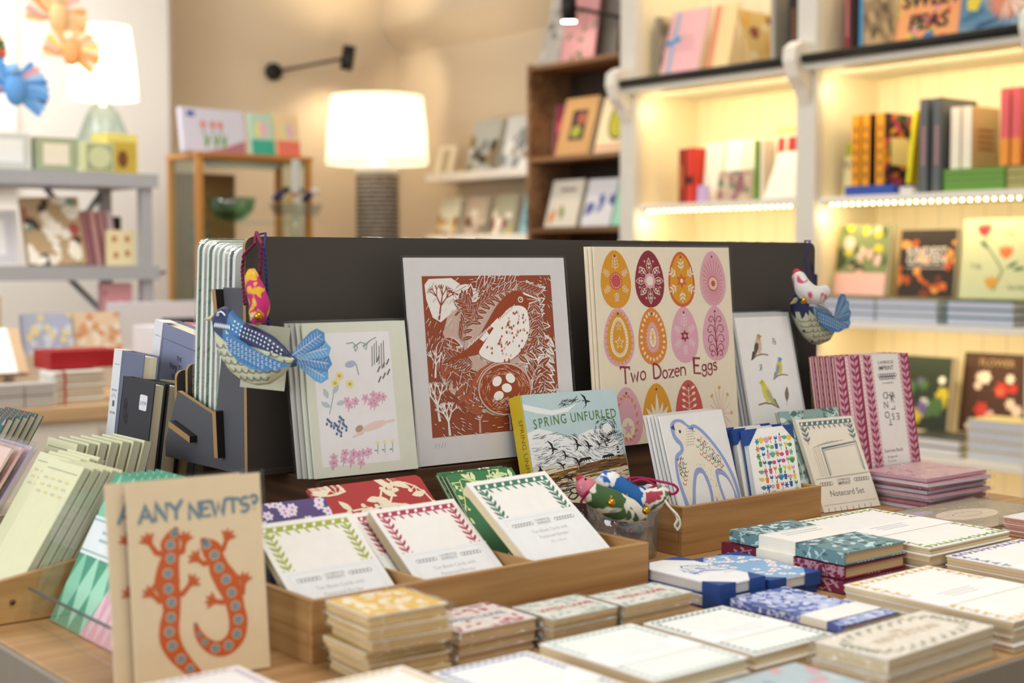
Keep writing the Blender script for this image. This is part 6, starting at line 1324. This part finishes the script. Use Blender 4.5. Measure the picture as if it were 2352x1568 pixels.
# three stacked leaf pattern notebooks
def hard(label, x0, y0, w, d, z, t, cover, cols, seed, group, band=.0, yaw=0, art2=None, top_art=True, pg='#dbbf92'):
    r = thing('notebook', label, 'notebook', group, FL(x0, y0, z, yaw)); cv = MB(); k = .0016
    cv.box(0, w, 0, d, t - k, t, c(cover)).box(0, w, 0, d, 0, k, c(cover)).box(-.0005, .0015, 0, d, 0, t, c(cover))
    vines(cols, seed, 42 if top_art else 2, .019, .0013, False, False)(Art(cv, top(t), (0, 0, w, d), .00007), w, d)
    vines(cols, seed + 1, 16, .011, .0010, False, False)(Art(cv, lambda u, v, e: (-.0005 - e, u, v), (0, 0, d, t), .00007), d, t)
    vines(cols, seed + 2, 3, .006, .0006, False, False)(Art(cv, lambda u, v, e: (u, -e, v), (0, 0, w, k), .00007), w, k); vines(cols, seed + 3, 3, .006, .0006, False, False)(Art(cv, lambda u, v, e: (u, -e, v), (0, t - k, w, t), .00007), w, t)
    obj('cover', cv, r); obj('page_block', MB().box(.0015, w - .002, .002, d - .002, k, t - k, pages(pg, 2, 1500)), r)
    if band:
        b0, b1 = band; m = MB().box(-.0012, w + .0004, b0, b1, t + .0008, t + .0013, c('#f3f1ec')).box(-.0014, -.0008, b0, b1, 0, t + .0013, c('#efe9d8'))
        if art2:
            A_ = Art(m, top(t + .0013), (0, b0, w, b1), .00007); G_ = c('#a9adb2'); A_.L([(.006, b1 - .004), (w - .006, b1 - .004)], .0005, G_); [A_.R(w * .2, b1 - .014 - .008 * i, w * .8, b1 - .012 - .008 * i, G_) for i in range(2)]
        obj('belly_band', m, r)
    return r
hard('upper blue-green leaf patterned notebook with a white band on the burgundy pair', 1.234, .950, .106, .168, ZT + .0306, .0135, '#6a8f94', ['#c3dde0', '#4a6a72'], 3, None, (.068, .122), -1, True)
hard('upper burgundy leaf patterned notebook of the stacked pair', 1.232, .948, .108, .178, ZT + .0157, .0135, '#75203a', ['#b98a98'], 8, 'burgundy notebooks', (.070, .124), 0, False, False)
hard('lower burgundy leaf patterned notebook of the stacked pair', 1.228, .946, .110, .183, ZT + .001, .0135, '#75203a', ['#b98a98'], 14, 'burgundy notebooks', None, 0, False, False)
def flatcorner(label, x0, y0, w, d, z, art, yaw, group):
    M = Matrix.Translation((x0, y0, z)) @ Matrix.Rotation(rad(yaw), 4, 'Z') @ Matrix(((1, 0, 0, 0), (0, 0, 1, 0), (0, -1, 0, .0125), (0, 0, 0, 1)))
    return cornerbook(label, M, art, w, d, .0125, group, '#eef0f2', True)
def figure(a, w, h):
    m = c('#5f7fc4'); q = random.Random(2)
    for i in range(60): x = .02 + q.uniform(0, .05); y = .06 + q.uniform(-.004, .03) * (1 - abs(x - .045) * 14); a.L([(x, y), (x + q.uniform(-.004, .008), y - q.uniform(.004, .012))], .0006, m, 2)
    a.L([(.02, .055), (.04, .06), (.055, .05), (.075, .046)], .0022, m, 3); a.L([(.03, .082), (.036, .09), (.044, .086)], .0018, m, 3); a.R(.05, .040, .085, .0405, m, 3)
def daisies(a, w, h):
    a.R(0, 0, w, h, c('#8db4dc'), 1); q = random.Random(6)
    for i in range(40): x, y = q.uniform(0, w), q.uniform(0, h); a.flower(x, y, .0052, c('#f3f2f2'), 2, 6, c('#d96a6a'))
    for i in range(9): x, y = q.uniform(0, w), q.uniform(0, h); a.leaf(x, y, q.uniform(0, 360), .015, .006, c('#eceef2'), 4)
flatcorner('lower blue cornered notebook under the white one with a blue figure sketch', 1.068, .978, .070, .128, ZT + .001, None, 0, 'blue cornered notebooks lying flat')
flatcorner('white blue cornered notebook with a blue ink figure sketch lying flat', 1.0685, .979, .069, .125, ZT + .015, figure, 0, 'blue cornered notebooks lying flat')
flatcorner('sky blue floral notebook with navy corners lying flat', 1.143, .976, .077, .125, ZT + .0098, daisies, -3, 'blue cornered notebooks lying flat')
tag(obj('notebook', MB().box(0, .073, 0, .118, 0, .0075, c('#24498f'))), 'thin navy notebook beneath the sky blue floral one', 'notebook', None, FL(1.145, .978, ZT + .001, -3))
hard('periwinkle blue leaf notebook with a white band in the right foreground', 1.074, .828, .084, .141, ZT + .0085, .007, '#5a6cb0', ['#b3bfe6', '#d0d8f0'], 5, 'periwinkle notebooks', (.018, .050), 0, False)
hard('dark underside notebook beneath the periwinkle one', 1.074, .829, .084, .140, ZT + .001, .007, '#262c54', ['#8a8ec0'], 7, 'periwinkle notebooks', None, 0, False, False)
# bagged items at the right edge
many('clear bag with a beige sketch card beyond the green ivy cards', 1.62, 1.035, 1.826, 1.177, .812, 1, lambda a, w, d: (a.R(0, 0, w, d, c('#b3a58f'), 1), a.E(w * .4, d * .5, .06, .03, c('#e8d8c4'), 2), a.E(w * .15, d * .8, .03, .012, c('#c4b4cc'), 2), a.ring(w * .4, d * .5, .03, .012, .0008, c('#8a7a70'), 3)), None, wrap=.5, name='bagged_card', cat='card')
many('salmon edged packs at the right rim of the table', 1.66, .925, 1.82, 1.025, .825, 3, None, 'salmon edged packs', wrap=.2, block='#d79a84')
for i in range(3):
    tag(obj('blue_box', MB().box(0, .10, 0, .10, 0, .022, c('#1f2c58')), None, .001), ['bottom', 'middle', 'top'][i] + ' dark blue box cut by the right edge of the view', 'box', 'dark blue boxes', FL(1.834, 1.0 - .002 * i, ZT + .001 + .0235 * i))

# ---------------------------------------------------------------- left foreground
ORG, TQ, BG = c('#d2622a'), c('#86a0aa'), c('#f0dcb8')
def newts(a, w, h):
    K = c('#7a93a0'); wob = lambda x, y: (x, y + .0007 * sin(x * 300) + x * .03)
    x = a.SF('ANY', .010, .137, .0140, .0030, K, gap=.20, serif=.10, fn=wob); a.SF('NEWTS?', x + .0035, .1355, .0122, .0028, K, gap=.17, serif=.09, fn=wob)
    def newt(spine, rad_, legs, toe, eye, k=3):
        # smooth the spine
        P = []; R_ = []; n = len(spine)
        for i in range(n - 1):
            p0, p1, p2, p3 = spine[max(i - 1, 0)], spine[i], spine[i + 1], spine[min(i + 2, n - 1)]
            for j in range(5):
                f = j / 5; P.append(tuple(.5 * (2 * p1[z] + (-p0[z] + p2[z]) * f + (2 * p0[z] - 5 * p1[z] + 4 * p2[z] - p3[z]) * f * f + (-p0[z] + 3 * p1[z] - 3 * p2[z] + p3[z]) * f ** 3) for z in (0, 1))); R_.append(2.4 * (rad_[i] + (rad_[i + 1] - rad_[i]) * f))
        P.append(spine[-1]); R_.append(2 * rad_[-1]); a.L(P, R_, ORG, k); a.E(P[0][0], P[0][1], R_[0] / 2, R_[0] / 2, ORG, k)
        for lg in legs:
            a.L(lg, (.0056, .0034), ORG, k + 1); ex, ey = lg[-1]; g = math.degrees(math.atan2(ey - lg[-2][1], ex - lg[-2][0]))
            a.E(ex, ey, .0034, .0030, ORG, k + 1)
            for t_ in (-62, -22, 18, 55): a.leaf(ex, ey, g + t_, .0088, .0034, ORG, k + 2)
        L2 = 0; nxt = .004
        for i in range(1, len(P)):
            L2 += math.hypot(P[i][0] - P[i - 1][0], P[i][1] - P[i - 1][1])
            if L2 > nxt and R_[i] > .004:
                r_ = min(.0044, R_[i] * .34); a.E(*P[i], r_, r_, c('#e9cfb0'), k + 3); a.E(*P[i], r_ * .74, r_ * .74, TQ, k + 4); a.ring(*P[i], r_ * .74, r_ * .74, .0005, c('#4a5a60'), k + 5, 10); nxt = L2 + r_ * 2.6
        a.E(*toe, .0022, .0026, TQ, k + 5, eye); a.ring(toe[0], toe[1], .0022, .0026, .0005, c('#4a3a38'), k + 6, 10)
    newt([(.041, .1290), (.0385, .124), (.0355, .1165), (.036, .109), (.033, .098), (.031, .084), (.0335, .073), (.0335, .060), (.031, .048), (.031, .036), (.036, .024), (.045, .012), (.054, .002)], [.0018, .005, .0072, .0058, .0078, .0095, .0070, .0062, .0072, .0075, .0066, .0052, .004],
         [[(.033, .108), (.023, .111), (.017, .121)], [(.039, .108), (.046, .110), (.048, .119)], [(.031, .072), (.024, .070), (.017, .077)], [(.036, .072), (.044, .074), (.052, .082)]], (.0405, .1275), 0)
    newt([(.064, .1175), (.067, .1135), (.0715, .108), (.075, .100), (.078, .090), (.084, .079), (.088, .067), (.0905, .055), (.092, .043), (.089, .031), (.080, .0235), (.070, .0235), (.061, .030), (.0555, .039), (.0535, .048)], [.0018, .0052, .0075, .0062, .0078, .0090, .0074, .0066, .0070, .0068, .0062, .0052, .0040, .0028, .0010],
         [[(.074, .103), (.082, .108), (.086, .117)], [(.073, .099), (.064, .097), (.058, .102)], [(.090, .066), (.097, .068), (.099, .078)], [(.087, .063), (.078, .062), (.071, .064)]], (.0655, .1158), 30)
for k in (1, 0):
    yo = -.0125 * k
    sheet(['front kraft cream card lettered Any Newts with two spotted orange newts', 'second newt card showing its left strip behind the front one'][k], .119, .171, .0022, BG, FR(.495 - .010 * k, 1.108 + .012 * k, ZT + .001, -8, 6.1, -.4) if k == 0 else FR(.481, 1.118, ZT + .001, -8, 6.1, -.4), newts, group='newt cards', slv=.08)
# green diamond notebooks on a clear stand
G1, G2, G3 = c('#55a083'), c('#a6dcc0'), c('#e0a9ba')
def diamonds(a, w, h):
    a.R(0, 0, w, h, G1, 1)
    for i in range(-1, 9):
        for j in range(-1, 5):
            cx, cy = i * .030 + (.015 if j % 2 else 0), j * .040; j % 2 and a.P([(cx, cy - .040), (cx + .015, cy), (cx, cy + .040), (cx - .015, cy)], G2 if i % 3 else c('#8fcdb0'), 2)
    a.P([(.075, -.001), (w, -.001), (w, .07), (.15, .06), (.10, .05)], G3, 3)
    for i in range(7): a.P([(.09 + .018 * i, -.002), (.099 + .018 * i, .022), (.094 + .018 * i, .05), (.086 + .018 * i, .022)], c('#eccad2'), 4)
    a.R(0, .072, w, .112, c('#eaf0f2'), 5); a.R(0, .107, w, .109, c('#9fc4b8'), 6); a.R(0, .075, w, .077, c('#9fc4b8'), 6)
    for i in range(2): a.R(.03, .088 + .008 * i, .09 - .01 * i, .091 + .008 * i, c('#a9c0bc'), 6)
for k in (5, 4, 3, 2, 1, 0):
    patbook(['front green diamond patterned notebook with a pale label band', 'second green diamond notebook', 'third green diamond notebook', 'fourth green diamond notebook', 'fifth green diamond notebook', 'rearmost green diamond notebook'][k] + ' on the clear stand', .205, .158, '#55a083', diamonds if k in (0, 2, 4) else (lambda a, w, h: diamonds(a, w, h)), FR(.525 + .0088 * k, 1.378, ZT + .001, -90, 27.2), 'notebook', 'green diamond notebooks', n=.0052)
r = thing('clear_stand', 'clear acrylic stand gripping the green diamond notebooks', 'stand', None, FL(0, 0, 0))
obj('front_lip', MB().box(.506, .508, 1.165, 1.382, ZT + .001, ZT + .034, film(.25, .02, 4)), r); obj('lip_edge', MB().box(.5055, .5085, 1.165, 1.382, ZT + .034, ZT + .0355, c('#56595c', .3)), r)
obj('end_plate', MB().add([(.508, 1.384, ZT + .002), (.508, 1.386, ZT + .002), (.60, 1.384, ZT + .002), (.60, 1.386, ZT + .002), (.60, 1.384, ZT + .13), (.60, 1.386, ZT + .13), (.54, 1.384, ZT + .12), (.54, 1.386, ZT + .12)], [(0, 2, 4, 6), (1, 7, 5, 3), (0, 1, 3, 2), (2, 3, 5, 4), (4, 5, 7, 6), (6, 7, 1, 0)], film(.25, .02, 4)), r)
# wooden sloped box at the left with list pads
r = thing('sloped_box', 'wooden sloping sided box of list pads at the left edge', 'box', None, FL(0, 0, 0))
fxz2 = lambda u, v, e: (u, e, v)
obj('side_board', MB().prism([(.462, ZT + .001), (.466, ZT + .042), (.60, ZT + .062), (.60, ZT + .001)], fxz2, 1.388, 1.397, BAMBOO), r, .001); obj('side_board', MB().prism([(.462, ZT + .001), (.466, ZT + .042), (.60, ZT + .062), (.60, ZT + .001)], fxz2, 1.590, 1.597, BAMBOO), r, .001)
obj('back_board', MB().box(.600, .606, 1.397, 1.59, ZT + .001, ZT + .018, BAMBOO_Y), r); obj('bottom_board', MB().box(.463, .600, 1.397, 1.59, ZT + .001, ZT + .004, BAMBOO), r)
for x, col in ((.475, '#d9c7a4'), (.492, '#5a3f28')): obj('screw', MB().tube([(x, 1.3865, ZT + .022), (x, 1.389, ZT + .022)], .0028, c(col, .4), 12), r)
def listart(a, w, h):
    a.L([(.006, h - .010), (w - .006, h - .010)], .0008, c('#8f8f7a'), 2)
    for i in range(3):
        for j in range(4): a.R(.010 + j * .019, h - .022 - .008 * i, .021 + j * .019, h - .0195 - .008 * i, c(['#c4c4a8', '#d8cd8a'][(i + j) % 2]), 2)
def listpad(label, x, y, z, w, h, lean, grp, n=.007, art=True, yaw=-90, cv='#dfdfb8'):
    r = thing('list_pad', label, 'list pad', grp, FR(x, y, z, yaw, lean)); m = MB().box(0, w, 0, .001, 0, h, c(cv)); art and listart(Art(m, front(), (0, 0, w, h)), w, h); obj('cover', m, r)
    obj('page_block', MB().box(.0004, w - .0004, .001, n, .0004, h - .0004, pages('#c6c8ae', 1)), r); obj('back_card', MB().box(0, w, n, n + .0008, 0, h, c('#7d816e')), r); return r
ORD = ['front', 'second', 'third', 'fourth', 'fifth', 'sixth', 'seventh', 'eighth']
for k in range(5): listpad(ORD[k] + ' pale yellow list pad of the nearest row in the sloped box', .484 + .0112 * k, 1.492, ZT + .0045, .092, .168 - .002 * k, 32, 'nearest row of list pads', .0075, k == 0)
for k in range(4): listpad(ORD[k] + ' pale yellow list pad of the middle row in the sloped box', .516 + .0108 * k, 1.588, ZT + .0045, .090, .160, 31, 'middle row of list pads', .0075, k == 0)
for k in range(7): listpad(ORD[k] + ' pale yellow list pad of the far upright row by the dark notebook', .622 + .0125 * k, 1.688 - .003 * k, ZT + .0605, .090, .088, 16, 'far row of list pads', .0095, k < 2)
tag(obj('pad_riser', MB().box(.592, .70, 1.592, 1.668, ZT + .0045, ZT + .0595, c('#cfcbb2'))), 'plain block raising the far row of list pads', 'block', None, FL(.022, 0, 0))
for k in range(3):
    r = thing('stationery_bag', ORD[k] + ' rosy paper sheet in a clear bag leaning left of the list pads', 'stationery bag', 'rosy sheets in clear bags', FR(.478 + .012 * k, 1.730, ZT + .001, -90, 33)); w, h = .125, .172
    m = MB().box(0, w, 0, .003, 0, h, c(['#f2d3c8', '#f0c8c4', '#d8cbe6'][k])); A_ = Art(m, front(), (0, 0, w, h)); A_.E(w * .5, h * .36, .018, .024, c('#e8eef2'), 2); A_.E(w * .5, h * .36, .008, .010, c('#9fb0b8'), 3); obj('sheet', m, r); obj('bag', MB().box(-.005, w + .005, -.002, .005, 0, h + .006, film(.3, .7, 20)), r)
tag(obj('violet_card', MB().box(0, .11, 0, .004, 0, .150, patch('#a893c8', '#cfc2e0', 60, .5))), 'lilac patterned card below the checked notebooks at the left edge', 'card', None, FR(.50, 1.86, ZT + .001, -90, 32))
for k in range(5):
    def chk(a, w, h):
        a.R(0, 0, w, h, c('#2f6a62'), 1)
        for i in range(12):
            for j in range(16): (i + j) % 2 and a.P([(i * .010, j * .010), (i * .010 + .005, j * .010 - .002), (i * .010 + .010, j * .010), (i * .010 + .005, j * .010 + .010)], c(['#c8404e', '#ecd9d0', '#d8848c'][(i * 3 + j) % 3]), 2)
    patbook(ORD[k] + ' notebook with a red, white and green checked cover at the left edge', .12, .15, '#2f6a62', chk, FR(.575 + .012 * k, 1.955 + .006 * k, ZT + .025, -90, 30), 'checked_notebook', 'checked notebooks', n=.008)
tag(obj('plain_riser', MB().box(.55, .69, 1.86, 1.99, ZT + .001, ZT + .0235, c('#b9ae98'))), 'low riser under the checked notebooks', 'riser', None, FL(0, 0, 0))
# upright books at the left end of the rack
def bandbook(label, M, w, h, t, cover, band=True, art=None, pg='#e9e2c6', grp=None, nm='notebook'):
    r = thing(nm, label, 'notebook' if nm == 'notebook' else 'book', grp, M); k = .0018
    m = MB().box(0, w, 0, k, 0, h, c(cover, .7)).box(0, w, t - k, t, 0, h, c(cover, .7)).box(-.0008, k, 0, t, 0, h, c(cover, .7)); art and art(Art(m, front(), (0, 0, w, h)), w, h); obj('cover', m, r, .0006); obj('page_block', MB().box(k, w - .003, k, t - k, .002, h - .003, pages(pg, 1)), r)
    if band:
        bm = MB().box(-.0016, .024, -.001, -.0004, .0, h + .0004, c('#e6e7ea')).box(-.0016, .024, -.001, t * .6, h + .0002, h + .0008, c('#e6e7ea')); A_ = Art(bm, lambda u, v, e: (u, -.001 - e, v), (0, 0, .024, h)); K = c('#4a4b4e')
        y0 = h * .55; A_.R(.009, y0, .012, y0 + .008, K); A_.R(.0125, y0, .0155, y0 + .008, K)
        for g in (30, 60, 90, 120, 150): A_.L([(.0122 + .006 * cos(rad(g)), y0 + .010 + .004 * sin(rad(g))), (.0122 + .009 * cos(rad(g)), y0 + .010 + .008 * sin(rad(g)))], .0006, K)
        A_.T('SELF HELP', .0122, y0 + .021, .0038, K); A_.T('SECTION', .0122, y0 - .010, .0042, K); A_.R(.004, h - .02, .020, h - .0194, K); [A_.R(.005, .02 + .008 * i, .019, .0205 + .008 * i, K) for i in range(4)]
        obj('paper_band', bm, r)
    return r
def tired(a, w, h):
    K = c('#2a2f44'); a.L([(.028, .02), (.028, h - .02), (w - .014, h - .02), (w - .014, .02), (.028, .02)], .0007, K); a.T('THE', w * .52, h - .042, .0085, K); a.T('Very Tired', w * .52, h - .056, .0125, K); a.T("Woman's", w * .56, h - .070, .0125, K)
bandbook('grey-blue hardback about a tired woman with a white paper band, tallest of the upright books', FR(.850, 1.880, .866, -90, 4, 8), .160, .212, .036, '#8288a4', True, tired, '#efe9d2', None, 'book')
bandbook('pink and red book standing behind the grey-blue hardback', FR(.892, 1.880, .866, -90, 4, 8), .150, .208, .024, '#d99aa8', False, lambda a, w, h: a.R(0, 0, w * .35, h, c('#b8303c'), 2), '#efe4d0', None, 'book')
bandbook('slate blue notebook with a white paper band behind the black notebook', FR(.788, 1.860, .866, -90, 6, 2), .092, .172, .022, '#6f768e', True)
def blk(a, w, h):
    K = c('#1b1b1e'); a.L([(.0, .03), (w, .03)], .0006, K)
    for i in range(9): a.ring(.018 + .004 * cos(i * 2), h - .045 + .012 * sin(i * 1.7), .004, .006, .0005, K, 2, 8)
    a.P(rrect(w * .60, h - .038, w * .84, h - .018, .003), c('#e4e4ea'), 3); a.T('£19.99', w * .72, h - .031, .0068, c('#55565c'), 4)
bandbook('black notebook with a white price sticker', FR(.763, 1.775, .866, -90, 7, 2), .094, .142, .016, '#3a3b40', False, blk)
bandbook('second black notebook with cream pages right of the stickered one', FR(.782, 1.764, .866, -90, 7, 1), .086, .138, .022, '#2c2d33', False)
r = bandbook('olive notebook with a silver pen in a black elastic loop', FR(.808, 1.760, .866, -90, 8, 0), .082, .136, .014, '#8f8b66', False)
pn = obj('pen', MB().tube([(.084, .004, .05), (.084, .004, .150)], .0042, c('#a9a58a', .3, .05, 60, 0, 1), 14), r); obj('pen_cap', MB().tube([(.084, .004, .136), (.084, .004, .152)], .0048, c('#c9c9c6', .2, .02, 60, 0, 1), 14), pn); obj('elastic_loop', MB().box(.074, .090, -.003, .012, .085, .103, BLACK), r, .001)

# loose feet: every leaning sheet or book is cut square to the surface it stands on
for o, M in LEAN:
    for ch in [o] + list(o.children):
        if ch.type != 'MESH' or ch.data.name.startswith(('pen', 'elastic')): continue
        for v in ch.data.vertices:
            h_ = v.co.x * M[2][0] + v.co.y * M[2][1] + v.co.z * M[2][2]
            if h_ < .0003: v.co.z += (.0003 - h_) / M[2][2]
